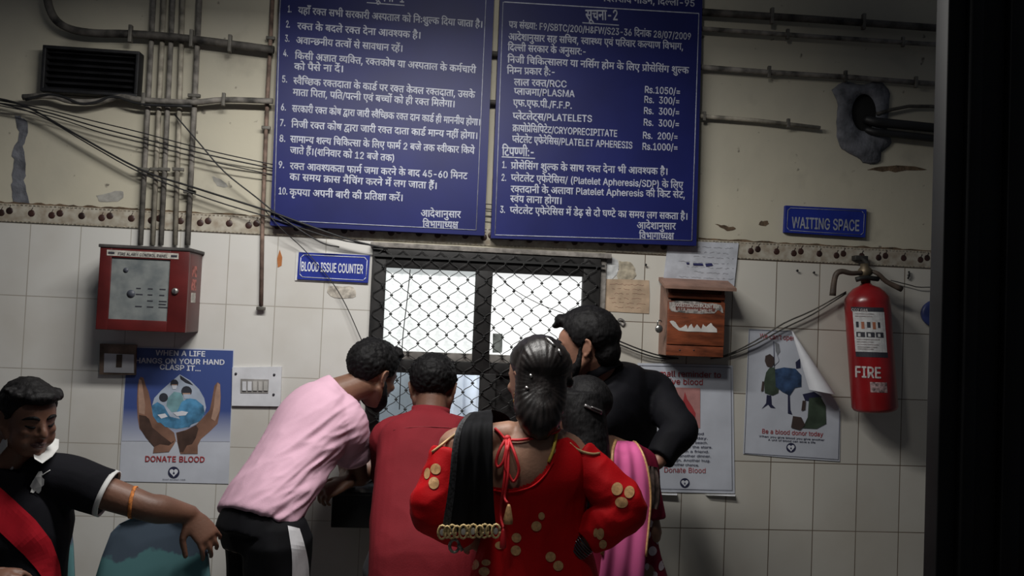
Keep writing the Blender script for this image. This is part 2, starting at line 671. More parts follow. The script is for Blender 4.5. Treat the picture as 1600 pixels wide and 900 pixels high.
# dark boarded light to the lower right
wf.box((1.96, YF0 + .012, 0.872), (2.332, YF1 - .004, ZT0 + .003), 0)
win = structure('window_1', wf, FRM)
rl = MB()
rl.box((X0 + .058, YF0 + .004, 1.456), (1.860, YF1 - .004, ZT1), 0, .002)
rl.box((1.930, YF0 + .004, 1.456), (2.330, YF1 - .004, ZT1), 0, .002)
structure('window_rail', rl, SILL, win)
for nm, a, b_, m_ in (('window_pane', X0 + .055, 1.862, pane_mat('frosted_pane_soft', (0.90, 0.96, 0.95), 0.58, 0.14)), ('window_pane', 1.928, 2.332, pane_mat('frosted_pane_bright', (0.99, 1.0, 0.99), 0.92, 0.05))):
    g = MB()
    g.box((a, 0.002, 1.488), (b_, 0.010, 1.852), 0)
    structure(nm, g, m_, win)
# reveal on the right of the opening, and an added dark strip above for the shade under the boards
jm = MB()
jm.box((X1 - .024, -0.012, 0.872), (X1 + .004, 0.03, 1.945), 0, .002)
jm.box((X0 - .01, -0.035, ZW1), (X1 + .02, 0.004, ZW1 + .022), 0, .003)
structure('window_surround', jm, mat('grimy_shade_plaster', (0.24, 0.22, 0.20), 0.85, var=0.25, scale=20, bump=.4), win)

# wire lattice over the whole window
LAT = mat('black_lattice_wire', (0.010, 0.010, 0.010), 0.5, var=0.1)
la = MB()
pit = 0.0805
xs = 1.462
k = 0
while xs + k * pit < 2.41:
    xa = xs + k * pit
    for sgn in (1, -1):
        pts = []
        z = 0.9654
        i = 0
        while z < 1.90:
            # between two twists the wire bellies out sideways
            for q in range(8):
                t = q / 8
                h = (i % 2) + (1 if i % 2 == 0 else -1) * (0.5 - 0.5 * math.cos(math.pi * min(1, max(0, (t - .1) / .8))) * 1.0)
                pts.append((xa + sgn * (h * (pit / 2 - 0.003) + 0.0012), -0.037 - 0.0015 * sgn, z + t * 0.0402))
            z += 0.0402
            i += 1
        la.tube(pts, 0.0018, 0, 5)
    z = 0.9654
    i = 0
    while z < 1.91:
        xn = xa + (pit / 2 if i % 2 else 0)
        if xn < 2.42:
            la.tube([(xn - .0068, -0.037, z), (xn + .0068, -0.037, z)], 0.0036, 0, 6)
        z += 0.0402
        i += 1
    k += 1
# the grille hangs from a flat bar at the top
la.box((1.42, -0.041, 1.892), (2.42, -0.033, 1.902), 0)
lat = build('window_lattice', la, LAT)
tag(lat, 'black twisted wire lattice across the front of the counter window', 'window grille')

# the issue room behind the window
for nm, lo, hi in (('wall_issue_room_far', (0.5, 1.55, 0.0), (3.4, 1.65, 2.6)), ('wall_issue_room_left', (0.4, 0.14, 0.0), (0.5, 1.65, 2.6)), ('wall_issue_room_right', (3.4, 0.14, 0.0), (3.5, 1.65, 2.6)),
                   ('ceiling_issue_room', (0.4, 0.14, 2.6), (3.5, 1.65, 2.68)), ('floor_issue_room', (0.4, 0.14, -0.06), (3.5, 1.65, 0.0))):
    ir = MB()
    ir.box(lo, hi, 0)
    structure(nm, ir, BACKM)

# ---------------------------------------------------------------- lettering: outlines of the letters on the boards, per letter (advance, contours)
LETTERS = [
[33,259,[[22,53,-1,111,23,0,-2,-111],[32,-1,-5,1,-5,3,-3,5,-1,5,1,6,3,5,5,3,5,1,6,-1,5,-3,3,-5,1,-6,-1,-5,-3,-5,-5,-3]]],
[34,419,[[25,101,-2,63,21,0,-2,-63],[63,101,-3,63,22,0,-3,-63]]],
[35,570,[[78,0,27,164,17,0,-27,-164],[4,45,2,17,123,0,-3,-17],[21,0,27,164,16,0,-27,-164],[13,102,3,17,123,0,-3,-17]]],
[36,577,[[66,-24,0,212,13,0,0,-212],[72,-3,-16,2,-15,4,-11,7,-9,9,-6,11,-2,13,21,0,2,-9,4,-6,7,-6,7,-3,9,-2,9,-1,11,1,9,2,8,5,6,6,4,7,1,8,-1,7,-3,6,-5,4,-7,4,-8,3,-8,3,-20,5,-17,7,-14,9,-8,12,-3,15,2,13,6,11,9,9,11,7,14,4,15,2,15,-2,13,-4,11,-7,9,-8,5,-11,2,-12,-20,0,-4,11,-7,8,-12,5,-13,1,-10,0,-9,-3,-7,-4,-5,-5,-3,-7,-1,-7,1,-8,4,-6,6,-5,7,-3,7,-3,6,-2,16,-4,7,-2,8,-3,8,-4,7,-4,7,-6,5,-7,3,-9,2,-10,-2,-13,-5,-12,-9,-9,-12,-8,-14,-4]]],
[37,884,[[57,91,-9,1,-8,4,-6,5,-5,7,-3,8,-1,9,0,8,1,9,3,8,5,6,6,6,8,3,9,1,10,-1,8,-3,6,-6,5,-6,3,-8,0,-9,0,-8,0,-9,-3,-8,-5,-7,-6,-5,-8,-4],[57,106,8,1,4,4,3,7,1,7,0,8,-1,7,-3,6,-4,5,-8,1,-7,-1,-4,-5,-3,-6,-1,-7,0,-8,1,-7,3,-7,4,-4],[164,-3,-10,1,-8,3,-6,6,-5,7,-3,7,0,9,0,9,0,8,3,8,5,7,6,5,8,4,10,1,9,-1,8,-4,7,-5,4,-7,3,-8,1,-8,0,-9,-1,-9,-3,-7,-5,-7,-6,-6,-8,-3],[164,11,7,2,4,4,3,6,1,7,0,9,-1,7,-2,6,-5,4,-7,2,-7,-2,-5,-4,-3,-6,-1,-7,0,-9,1,-7,3,-6,4,-4],[44,0,113,164,18,0,-112,-164]]],
[38,580,[[64,-2,-15,1,-13,5,-11,7,-7,9,-5,11,-2,12,2,10,3,8,5,8,7,7,8,7,9,7,25,18,3,2,3,3,3,3,3,4,2,5,1,5,-2,7,-4,6,-6,4,-8,1,-5,0,-6,-2,-4,-3,-3,-4,-2,-5,0,-6,0,-6,2,-5,4,-6,4,-6,5,-6,6,-8,75,-91,-23,0,-63,74,-8,11,-7,9,-7,8,-4,8,-3,9,-1,9,1,10,4,9,6,8,8,6,9,3,12,1,11,-1,10,-4,8,-5,6,-7,3,-9,2,-9,-1,-7,-2,-7,-4,-6,-4,-6,-5,-5,-6,-5,-33,-24,-9,-7,-5,-7,-3,-7,-1,-7,1,-7,3,-7,4,-5,6,-5,8,-2,8,-1,10,1,9,3,9,5,7,7,7,8,5,10,3,11,1,12,19,0,-1,-15,-3,-11,-4,-10,-5,-7,-4,-5,-3,-4,-4,-5,-9,-8,-11,-5,-12,-3]]],
[39,270,[[25,101,-2,63,21,0,-2,-63]]],
[40,352,[[28,67,1,18,3,19,4,19,6,19,7,17,7,15,20,0,-8,-18,-7,-18,-6,-19,-4,-18,-2,-18,-1,-16,1,-15,2,-15,4,-15,5,-16,7,-18,9,-19,-20,0,-12,24,-9,25,-5,24]]],
[41,352,[[12,-31,9,20,7,17,5,16,4,16,2,14,1,15,-1,16,-3,18,-4,18,-5,19,-7,18,-8,18,20,0,7,-15,7,-17,6,-19,4,-19,3,-19,1,-18,-2,-25,-5,-25,-9,-24,-12,-24]]],
[42,584,[[65,72,1,34,-29,-18,-8,14,31,16,-31,16,8,14,29,-19,-1,35,16,0,-2,-35,30,19,7,-14,-31,-16,31,-16,-7,-14,-30,18,2,-34]]],
[43,584,[[64,11,0,106,18,0,0,-106],[20,55,0,18,106,0,0,-18]]],
[44,242,[[12,-39,10,62,22,0,-17,-62]]],
[45,584,[[109,79,0,-18,-72,0,0,18]]],
[46,242,[[31,-1,-6,1,-5,3,-3,5,-1,5,1,6,3,5,5,3,6,1,5,-1,5,-3,3,-5,1,-6,-1,-5,-3,-5,-5,-3]]],
[47,324,[[76,171,-53,-196,-18,0,53,196]]],
[48,584,[[73,-2,-17,2,-14,8,-11,12,-9,16,-5,21,-1,25,1,24,5,21,9,17,11,12,14,7,17,3,17,-3,14,-7,11,-12,9,-17,5,-21,1,-24,-1,-25,-5,-21,-9,-16,-11,-12,-14,-8],[73,16,11,2,9,6,8,9,5,13,3,16,1,20,-1,19,-3,16,-5,13,-8,10,-9,6,-11,2,-11,-2,-9,-6,-8,-10,-5,-13,-3,-16,-1,-19,1,-20,3,-16,5,-13,8,-9,9,-6]]],
[49,584,[[25,0,0,18,101,0,0,-18],[89,164,0,-164,-20,0,0,144,-2,0,-39,-29,0,22,36,27]]],
[50,584,[[21,0,0,15,54,59,8,9,7,8,6,8,3,7,3,7,1,7,-2,8,-3,7,-4,5,-7,4,-7,3,-8,1,-9,-1,-7,-3,-7,-5,-4,-6,-3,-7,-1,-9,-20,0,2,14,5,12,8,9,10,8,12,4,14,2,14,-2,12,-4,10,-7,8,-10,5,-11,1,-12,-1,-9,-2,-8,-4,-9,-7,-10,-10,-12,-13,-14,-35,-38,0,-2,75,0,0,-18]]],
[51,584,[[70,-2,-14,1,-13,4,-12,6,-9,9,-6,11,-2,12,21,0,2,-7,4,-6,5,-5,7,-4,8,-2,9,-1,9,1,9,3,7,4,6,6,3,7,1,9,-1,9,-3,8,-5,6,-8,6,-10,3,-14,1,-13,0,0,17,41,48,0,1,-70,0,0,19,98,0,0,-16,-52,-59,0,3,17,0,14,-4,11,-7,9,-10,5,-12,2,-13,-2,-13,-5,-12,-9,-10,-11,-7,-14,-5]]],
[52,584,[[13,33,0,17,65,114,21,0,-64,-111,0,-1,97,0,0,-19],[90,0,0,38,0,8,0,56,20,0,0,-102]]],
[53,584,[[71,-2,-14,1,-12,4,-10,7,-8,9,-5,10,-2,12,20,0,1,-7,4,-6,5,-5,6,-4,7,-2,8,-1,9,1,9,4,7,5,5,8,3,8,1,10,-1,10,-3,9,-6,7,-7,6,-9,4,-9,1,-8,-1,-8,-2,-7,-2,-5,-4,-20,3,10,81,86,0,0,-19,-69,0,-5,-47,1,0,5,3,7,3,8,2,8,1,11,-1,10,-3,9,-5,8,-6,6,-8,5,-10,3,-10,1,-12,-2,-15,-6,-13,-8,-11,-11,-8,-13,-5]]],
[54,584,[[73,-2,-14,2,-13,5,-10,8,-8,11,-5,13,-2,15,1,12,4,13,7,14,11,18,37,55,23,0,-55,-80,-2,0,3,4,3,4,5,4,5,2,6,2,7,1,14,-2,12,-5,9,-7,8,-10,4,-12,2,-15,-2,-14,-5,-13,-8,-10,-10,-8,-13,-5],[73,16,9,1,8,3,6,6,5,7,3,8,1,9,-1,10,-3,8,-5,7,-6,6,-8,3,-9,1,-9,-1,-8,-3,-6,-6,-5,-6,-3,-9,-1,-9,1,-10,3,-8,5,-7,6,-6,8,-3]]],
[55,584,[[31,0,73,144,0,1,-84,0,0,19,106,0,0,-20,-73,-144]]],
[56,584,[[73,-2,-16,1,-13,5,-12,7,-8,9,-6,11,-1,13,1,9,3,10,5,8,6,6,8,5,9,3,0,1,-11,5,-8,8,-6,11,-1,12,1,12,5,11,8,9,10,6,12,4,14,2,13,-2,13,-4,10,-6,7,-9,5,-11,2,-12,-2,-12,-5,-11,-8,-8,-11,-5,0,-1,9,-3,7,-5,7,-6,5,-8,3,-10,1,-9,-2,-13,-5,-11,-9,-9,-11,-7,-14,-5],[73,16,10,1,9,3,7,4,5,5,3,7,1,9,-1,8,-3,8,-6,6,-7,5,-9,3,-9,1,-10,-1,-9,-3,-7,-5,-5,-6,-4,-8,-1,-8,1,-9,4,-7,5,-5,7,-4,9,-3],[73,93,8,1,7,3,6,4,5,5,3,7,1,8,-1,8,-3,6,-5,6,-6,4,-7,2,-8,1,-9,-1,-7,-2,-6,-4,-4,-6,-3,-6,-1,-8,1,-8,3,-7,4,-5,6,-4,8,-3]]],
[57,584,[[73,166,14,-2,13,-5,10,-8,8,-11,5,-13,2,-15,-1,-12,-4,-13,-7,-15,-11,-17,-37,-55,-23,0,55,80,2,0,-3,-5,-4,-4,-4,-3,-6,-3,-5,-1,-7,-1,-14,2,-12,4,-10,8,-7,10,-5,12,-1,14,2,15,5,12,8,11,10,8,13,5],[73,148,-9,-1,-8,-4,-6,-5,-5,-7,-3,-8,-1,-10,1,-9,3,-9,5,-7,6,-5,8,-3,9,-1,9,1,8,3,6,5,5,7,3,9,1,9,-1,10,-3,8,-5,7,-6,5,-8,4]]],
[58,242,[[31,-1,-6,1,-5,3,-3,5,-1,5,1,6,3,5,5,3,6,1,5,-1,5,-3,3,-5,1,-6,-1,-5,-3,-5,-5,-3],[31,87,-6,2,-5,3,-3,5,-1,5,1,6,3,5,5,3,6,1,5,-1,5,-3,3,-5,1,-6,-1,-5,-3,-5,-5,-3]]],
[59,242,[[12,-39,10,62,22,0,-17,-62],[33,87,-5,2,-5,3,-3,5,-2,5,2,6,3,5,5,3,5,1,6,-1,5,-3,3,-5,1,-6,-1,-5,-3,-5,-5,-3]]],
[60,584,[[21,57,0,14,104,52,0,-21,-79,-38,0,2,0,-3,0,1,79,-38,0,-21]]],
[61,584,[[23,79,0,18,100,0,0,-18],[23,31,0,18,100,0,0,-18]]],
[62,584,[[125,57,-104,-52,0,21,79,38,-1,-1,0,3,1,-2,-79,38,0,21,104,-52]]],
[63,460,[[42,49,0,2,1,13,2,10,4,7,4,6,6,4,7,5,7,5,6,6,3,8,2,8,-1,8,-3,6,-4,5,-6,3,-6,3,-7,0,-6,0,-7,-2,-5,-4,-5,-5,-3,-6,-1,-9,-21,0,2,13,5,11,8,9,9,6,12,4,12,1,13,-1,12,-5,9,-6,7,-9,4,-10,2,-12,-2,-13,-4,-10,-7,-9,-9,-7,-7,-4,-5,-4,-4,-5,-2,-5,-2,-7,0,-8,0,-2],[52,-1,-5,1,-5,3,-3,5,-2,5,2,6,3,5,5,3,5,1,6,-1,5,-3,3,-5,1,-6,-1,-5,-3,-5,-5,-3]]],
[64,869,[[115,-43,-23,1,-21,5,-17,9,-15,11,-11,14,-8,18,-5,20,-2,23,2,22,5,20,8,17,12,14,14,12,17,8,19,5,22,2,22,-2,18,-5,16,-9,13,-11,10,-13,7,-15,4,-16,2,-17,0,-11,-1,-12,-2,-12,-3,-10,-5,-9,-7,-7,-8,-4,-12,-2,-6,1,-6,1,-7,2,-5,4,-4,5,-2,6,-1,0,-4,-7,-6,-6,-9,-4,-11,-1,-13,2,-12,5,-8,9,-6,11,-4,13,-1,15,1,14,5,12,6,11,10,8,11,5,12,1,10,-1,8,-3,6,-3,4,-5,1,0,0,10,17,0,0,-73,1,-6,3,-5,4,-4,7,-1,7,1,5,4,3,7,3,10,1,13,0,17,-1,13,-3,13,-6,12,-8,11,-10,9,-13,7,-15,5,-18,1,-18,-1,-16,-5,-14,-7,-11,-9,-9,-13,-7,-14,-4,-17,-1,-19,1,-19,4,-17,7,-14,9,-12,12,-10,14,-7,17,-4,19,-1,9,0,9,1,8,2,7,2,5,2,4,1,5,-15,-6,-2,-7,-3,-8,-1,-9,-2,-9,-1],[106,21,9,1,8,3,6,6,3,7,3,10,0,12,0,11,-3,9,-4,7,-6,4,-7,2,-9,1,-8,-1,-7,-4,-6,-5,-4,-7,-2,-8,-1,-9,0,-10,2,-9,4,-8,5,-7,7,-4]]],
[65,621,[[6,0,59,164,24,0,61,-164,-22,0,-35,97,-4,10,-4,13,-4,15,-6,19,4,0,-5,-19,-5,-16,-4,-12,-3,-10,-34,-97],[36,46,0,18,84,0,0,-18]]],
[66,589,[[20,0,0,164,58,0,15,-2,13,-4,10,-7,7,-9,4,-10,1,-12,-1,-9,-3,-8,-4,-6,-5,-5,-7,-4,-7,-2,0,-2,8,-1,8,-4,7,-6,5,-8,4,-10,1,-11,-1,-12,-4,-11,-7,-8,-11,-7,-14,-5,-17,-1],[41,18,38,0,16,2,11,6,6,8,2,10,-1,8,-3,7,-5,6,-7,5,-8,3,-10,1,-39,0],[41,92,36,0,8,1,8,2,6,4,5,6,3,7,1,8,-2,10,-5,8,-10,5,-14,2,-36,0]]],
[67,657,[[86,-2,-20,2,-17,8,-15,12,-11,17,-7,21,-3,24,3,24,7,21,11,16,15,13,17,7,20,3,12,-1,11,-3,11,-4,9,-6,8,-8,7,-9,5,-11,3,-12,-21,0,-2,8,-4,7,-5,6,-5,5,-7,4,-7,2,-7,2,-8,1,-14,-2,-13,-6,-10,-9,-8,-13,-6,-16,-1,-19,1,-20,6,-16,8,-12,11,-9,12,-6,14,-2,8,1,7,1,7,3,7,4,5,5,5,6,4,7,2,8,21,0,-3,-12,-5,-11,-7,-9,-8,-8,-9,-6,-10,-5,-12,-2]]],
[68,650,[[71,0,-40,0,0,18,39,0,18,2,15,6,11,9,8,13,5,16,2,18,-2,18,-5,16,-8,12,-11,10,-14,5,-17,2,-42,0,0,19,43,0,22,-3,19,-7,15,-12,11,-16,7,-20,2,-24,-2,-24,-7,-20,-11,-16,-16,-12,-19,-8],[41,164,0,-164,-21,0,0,164]]],
[69,541,[[20,0,0,164,100,0,0,-19,-79,0,0,-53,73,0,0,-19,-73,0,0,-55,80,0,0,-18]]],
[70,531,[[20,0,0,164,99,0,0,-19,-78,0,0,-56,70,0,0,-18,-70,0,0,-71]]],
[71,671,[[87,-2,-21,2,-18,8,-14,12,-11,17,-7,21,-3,24,3,24,7,21,11,16,14,13,18,7,19,3,13,-1,12,-3,10,-5,10,-6,8,-8,7,-9,4,-10,4,-12,-22,0,-3,8,-4,7,-4,5,-6,5,-6,4,-7,3,-7,2,-9,1,-13,-2,-13,-6,-10,-9,-8,-13,-6,-16,-1,-19,1,-20,6,-16,8,-12,11,-9,12,-6,15,-2,13,2,11,4,9,7,7,10,5,12,1,13,7,-1,-49,0,0,18,63,0,0,-18,-2,-19,-7,-16,-10,-13,-14,-10,-16,-6]]],
[72,669,[[20,0,0,164,21,0,0,-71,86,0,0,71,20,0,0,-164,-20,0,0,74,-86,0,0,-74]]],
[73,397,[[10,0,0,18,29,0,0,127,-29,0,0,19,79,0,0,-19,-29,0,0,-127,29,0,0,-18]]],
[74,514,[[60,-2,-20,3,-15,10,-11,15,-3,21,0,9,21,0,0,-9,2,-13,6,-10,8,-6,12,-2,11,2,9,6,6,10,2,13,0,117,21,0,0,-117,-4,-21,-10,-15,-16,-10]]],
[75,605,[[34,47,0,22,6,8,5,7,6,7,6,7,5,6,7,7,48,53,28,0,-70,-75,-1,0],[20,0,0,164,21,0,0,-56,-1,-36,1,-10,0,-62],[120,0,-59,83,13,17,71,-100]]],
[76,509,[[20,0,0,164,21,0,0,-146,75,0,0,-18]]],
[77,813,[[20,0,0,164,29,0,41,-104,1,-4,2,-5,2,-5,2,-6,2,-7,2,-6,2,-6,1,-6,-5,0,2,6,2,5,2,7,2,6,2,6,2,6,1,5,2,4,40,104,29,0,0,-164,-20,0,0,93,0,6,0,6,0,7,0,7,0,7,1,7,0,7,0,7,2,0,-3,-7,-2,-8,-3,-8,-2,-7,-3,-7,-2,-7,-2,-5,-2,-5,-36,-93,-18,0,-38,93,-1,5,-2,5,-2,6,-3,7,-2,8,-3,7,-3,8,-2,8,2,0,0,-6,0,-7,0,-7,0,-7,0,-7,1,-7,0,-7,0,-6,0,-93]]],
[78,678,[[20,0,0,164,24,0,67,-105,3,-5,3,-5,4,-7,4,-8,5,-8,4,-9,-3,0,-1,9,0,9,-1,8,0,8,0,7,0,5,0,101,21,0,0,-164,-25,0,-59,93,-4,7,-5,7,-4,7,-5,9,-6,10,-7,13,4,0,0,-12,1,-11,0,-9,0,-9,1,-6,0,-6,0,-93]]],
[79,688,[[86,-2,-20,2,-17,8,-15,12,-11,17,-7,21,-3,24,3,24,7,21,11,16,15,13,17,7,20,3,20,-3,17,-7,15,-13,11,-16,7,-21,3,-24,-3,-24,-7,-21,-11,-17,-15,-12,-17,-8],[86,17,14,2,13,6,10,9,8,12,6,16,1,20,-1,19,-6,16,-8,13,-10,9,-13,6,-14,2,-14,-2,-12,-6,-11,-9,-8,-13,-6,-16,-1,-19,1,-20,6,-16,8,-12,11,-9,12,-6]]],
[80,575,[[20,0,0,164,56,0,17,-2,14,-5,11,-8,8,-11,4,-12,2,-14,-2,-14,-4,-13,-8,-11,-11,-8,-14,-5,-17,-2,-40,0,0,19,39,0,12,1,9,3,7,5,4,7,3,8,1,10,-1,9,-3,8,-4,7,-7,5,-9,3,-12,1,-34,0,0,-145]]],
[81,688,[[79,51,22,0,18,-24,5,-6,27,-36,-22,0,-17,24,-5,6],[86,-2,-20,2,-17,8,-15,12,-11,17,-7,21,-3,24,3,24,7,21,11,16,15,13,17,7,20,3,20,-3,17,-7,15,-13,11,-16,7,-21,3,-24,-3,-24,-7,-21,-11,-17,-15,-12,-17,-8],[86,17,14,2,13,6,10,9,8,12,6,16,1,20,-1,19,-6,16,-8,13,-10,9,-13,6,-14,2,-14,-2,-12,-6,-11,-9,-8,-13,-6,-16,-1,-19,1,-20,6,-16,8,-12,11,-9,12,-6]]],
[82,579,[[20,0,0,164,56,0,17,-2,14,-5,11,-8,8,-10,4,-12,2,-14,-2,-14,-4,-12,-8,-10,-11,-7,-14,-5,-17,-1,-45,0,0,18,44,0,12,1,9,3,7,4,4,7,3,7,1,9,-1,9,-3,8,-4,7,-7,4,-10,3,-11,1,-34,0,0,-145],[114,0,-40,74,24,0,40,-74]]],
[83,577,[[72,-3,-16,2,-15,4,-11,7,-9,9,-6,11,-2,13,21,0,2,-9,4,-6,7,-6,7,-3,9,-2,9,-1,11,1,9,2,8,5,6,6,4,7,1,8,-1,7,-3,6,-5,4,-7,4,-8,3,-8,3,-20,5,-17,7,-14,9,-8,12,-3,15,2,13,6,11,9,9,11,7,14,4,15,2,15,-2,13,-4,11,-7,9,-8,5,-11,2,-12,-20,0,-4,11,-7,8,-12,5,-13,1,-10,0,-9,-3,-7,-4,-5,-5,-3,-7,-1,-7,1,-8,4,-6,6,-5,7,-3,7,-3,6,-2,16,-4,7,-2,8,-3,8,-4,7,-4,7,-6,5,-7,3,-9,2,-10,-2,-13,-5,-12,-9,-9,-12,-8,-14,-4]]],
[84,581,[[11,145,0,19,123,0,0,-19,-51,0,0,-145,-21,0,0,145]]],
[85,670,[[84,-3,-18,2,-16,6,-13,9,-9,12,-6,14,-2,16,0,108,21,0,0,-107,1,-11,4,-10,6,-8,9,-6,10,-4,13,-1,12,1,11,4,8,6,7,8,3,10,2,11,0,107,21,0,0,-108,-2,-16,-6,-14,-10,-12,-13,-9,-15,-6]]],
[86,621,[[66,0,-60,164,22,0,34,-97,4,-10,4,-13,5,-15,5,-19,-4,0,6,19,4,16,4,12,4,10,33,97,23,0,-60,-164]]],
[87,887,[[50,0,-44,164,21,0,26,-101,2,-8,2,-8,2,-8,2,-9,1,-8,2,-9,-3,0,2,9,2,8,2,9,1,8,2,8,3,8,26,101,24,0,26,-101,2,-8,2,-8,2,-8,2,-9,2,-8,1,-9,-2,0,1,9,2,8,2,9,2,8,2,8,2,8,25,101,22,0,-45,-164,-24,0,-28,104,-3,10,-3,12,-2,13,-2,14,4,0,-2,-14,-3,-12,-2,-12,-3,-11,-28,-104]]],
[88,614,[[6,0,64,92,0,-16,-60,88,24,0,24,-35,4,-7,4,-6,4,-5,2,-5,3,-6,4,-6,-4,0,3,6,3,6,3,5,4,5,4,6,4,7,25,35,23,0,-60,-87,0,15,63,-92,-24,0,-29,42,-4,6,-3,5,-3,5,-3,5,-3,5,-3,7,4,0,-3,-6,-3,-6,-3,-5,-3,-5,-4,-5,-4,-6,-29,-42]]],
[89,611,[[66,0,0,67,-60,97,24,0,32,-53,5,-9,5,-8,4,-9,5,-12,-9,0,5,12,4,9,5,8,5,9,32,53,24,0,-60,-97,0,-67]]],
[90,566,[[14,0,0,15,73,109,6,7,5,7,6,8,5,7,3,-7,-11,0,-10,-1,-10,0,-10,0,-58,0,0,19,114,0,0,-15,-72,-107,-5,-8,-6,-8,-6,-8,-6,-7,-2,6,10,1,10,0,10,0,10,0,58,0,0,-18]]],
[91,352,[[32,-31,0,205,44,0,0,-17,-25,0,0,-171,25,0,0,-17]]],
[92,324,[[58,-25,-53,196,18,0,53,-196]]],
[93,352,[[12,-31,0,17,25,0,0,171,-25,0,0,17,44,0,0,-205]]],
[94,424,[[50,149,6,0,0,-8,-6,0],[9,89,33,70,22,0,33,-70,-19,0,-26,55,2,0,-25,-55]]],
[95,410,[[103,0,0,-18,-103,0,0,18]]],
[96,290,[[38,139,-22,32,23,0,15,-32]]],
[97,505,[[52,-3,-11,1,-10,4,-9,5,-7,7,-4,10,-1,11,1,9,3,8,5,6,6,4,8,4,8,2,8,2,9,1,10,1,8,1,6,1,4,2,2,2,1,4,0,1,-1,7,-2,6,-3,5,-5,3,-7,2,-7,1,-9,-1,-7,-2,-5,-3,-5,-4,-3,-4,-3,-4,-19,6,6,10,7,8,9,5,9,4,9,2,10,0,7,0,7,-1,8,-2,7,-4,7,-5,5,-8,4,-10,1,-13,0,-81,-19,0,0,17,-2,0,-2,-5,-4,-4,-6,-4,-6,-4,-9,-2],[55,15,10,1,9,3,6,5,5,6,3,7,1,7,0,17,-2,-1,-3,-1,-4,-1,-5,-1,-5,-1,-5,-1,-5,0,-3,-1,-7,-1,-7,-2,-5,-2,-4,-4,-3,-5,-1,-6,1,-6,2,-5,4,-3,5,-3,6,-2]]],
[98,551,[[74,-3,-10,1,-8,3,-7,5,-4,4,-4,5,-2,4,-3,0,0,-19,-19,0,0,164,20,0,0,-61,2,0,2,4,3,4,5,5,6,4,9,3,10,1,15,-2,12,-5,11,-10,8,-12,5,-16,1,-18,-1,-18,-5,-16,-8,-12,-11,-10,-12,-6],[71,15,11,2,9,4,6,8,5,9,3,11,1,12,-1,12,-3,11,-4,10,-7,7,-9,4,-11,2,-10,-2,-9,-4,-6,-7,-5,-9,-3,-11,-1,-13,1,-13,3,-11,5,-9,7,-7,8,-4]]],
[99,514,[[67,-3,-15,2,-14,6,-11,10,-9,12,-5,16,-2,18,2,18,5,15,9,13,11,9,14,6,15,2,9,0,8,-2,8,-3,7,-4,6,-4,5,-6,4,-7,3,-8,-19,-5,-2,5,-2,4,-3,3,-4,4,-4,2,-5,2,-5,1,-6,1,-11,-2,-9,-5,-7,-7,-5,-10,-3,-11,0,-11,0,-12,3,-11,5,-9,7,-8,9,-4,11,-2,6,0,6,2,5,2,4,2,4,4,3,4,2,4,2,5,19,-6,-3,-7,-5,-7,-5,-6,-6,-5,-7,-4,-8,-3,-8,-2]]],
[100,551,[[63,-3,-14,2,-13,6,-10,10,-8,12,-5,16,-2,18,2,18,5,16,8,12,10,10,13,5,15,2,10,-1,9,-3,6,-4,4,-5,4,-4,2,-4,2,0,0,61,19,0,0,-164,-19,0,0,19,-2,0,-2,-4,-4,-5,-4,-4,-7,-5,-8,-3],[66,15,11,2,8,4,7,7,5,9,3,11,1,13,-1,13,-3,11,-5,9,-7,7,-8,4,-11,2,-10,-2,-9,-4,-7,-7,-5,-10,-3,-11,0,-12,1,-12,2,-11,5,-9,7,-8,9,-4]]],
[101,525,[[69,-3,-17,2,-14,6,-11,10,-9,12,-5,16,-2,17,2,18,5,16,8,13,12,9,13,6,16,2,9,0,10,-3,9,-4,8,-6,7,-9,6,-10,3,-13,1,-16,0,-8,-95,0,0,16,85,0,-10,-6,-1,12,-2,10,-5,8,-7,6,-8,4,-10,2,-11,-2,-8,-4,-7,-6,-5,-8,-4,-9,-1,-10,0,-11,2,-12,3,-11,6,-8,7,-6,10,-4,10,-1,7,0,6,2,6,3,5,3,3,5,3,6,19,-5,-4,-9,-5,-8,-8,-6,-9,-5,-11,-3]]],
[102,333,[[74,123,0,-17,-72,0,0,17],[26,0,0,139,2,10,3,8,6,6,7,5,9,2,8,1,7,0,5,-1,4,-1,3,-1,-6,-17,-2,1,-2,0,-3,1,-3,0,-8,-1,-6,-4,-3,-5,-1,-8,0,-135]]],
[103,552,[[67,-49,-13,1,-10,3,-10,4,-7,5,-6,6,-4,6,16,11,3,-4,3,-4,5,-4,6,-3,7,-3,10,0,14,1,10,6,7,9,3,13,0,25,-2,0,-3,-4,-3,-5,-5,-4,-6,-4,-8,-3,-11,-1,-14,2,-12,5,-11,9,-8,11,-5,15,-2,18,2,18,5,15,8,12,11,10,12,5,15,2,10,-1,9,-3,6,-4,5,-4,3,-5,3,-4,1,0,0,20,20,0,0,-126,-2,-15,-6,-11,-8,-9,-11,-6,-13,-3],[67,20,10,1,8,4,7,6,5,8,3,11,1,12,-1,13,-3,10,-5,9,-6,7,-9,4,-10,2,-11,-2,-9,-4,-7,-7,-5,-9,-2,-11,-1,-12,1,-11,2,-11,5,-9,7,-6,9,-4]]],
[104,532,[[37,74,0,-74,-20,0,0,164,20,0,0,-71,-3,0,7,15,9,9,11,6,13,1,12,-1,10,-4,8,-6,6,-9,4,-12,2,-14,0,-78,-20,0,0,76,-2,13,-6,10,-8,6,-12,2,-8,-1,-8,-3,-6,-5,-5,-6,-3,-9]]],
[105,218,[[17,0,0,123,20,0,0,-123],[27,143,-5,1,-4,3,-3,4,-1,5,1,5,3,4,4,3,5,1,6,-1,4,-3,3,-4,1,-5,-1,-5,-3,-4,-4,-3]]],
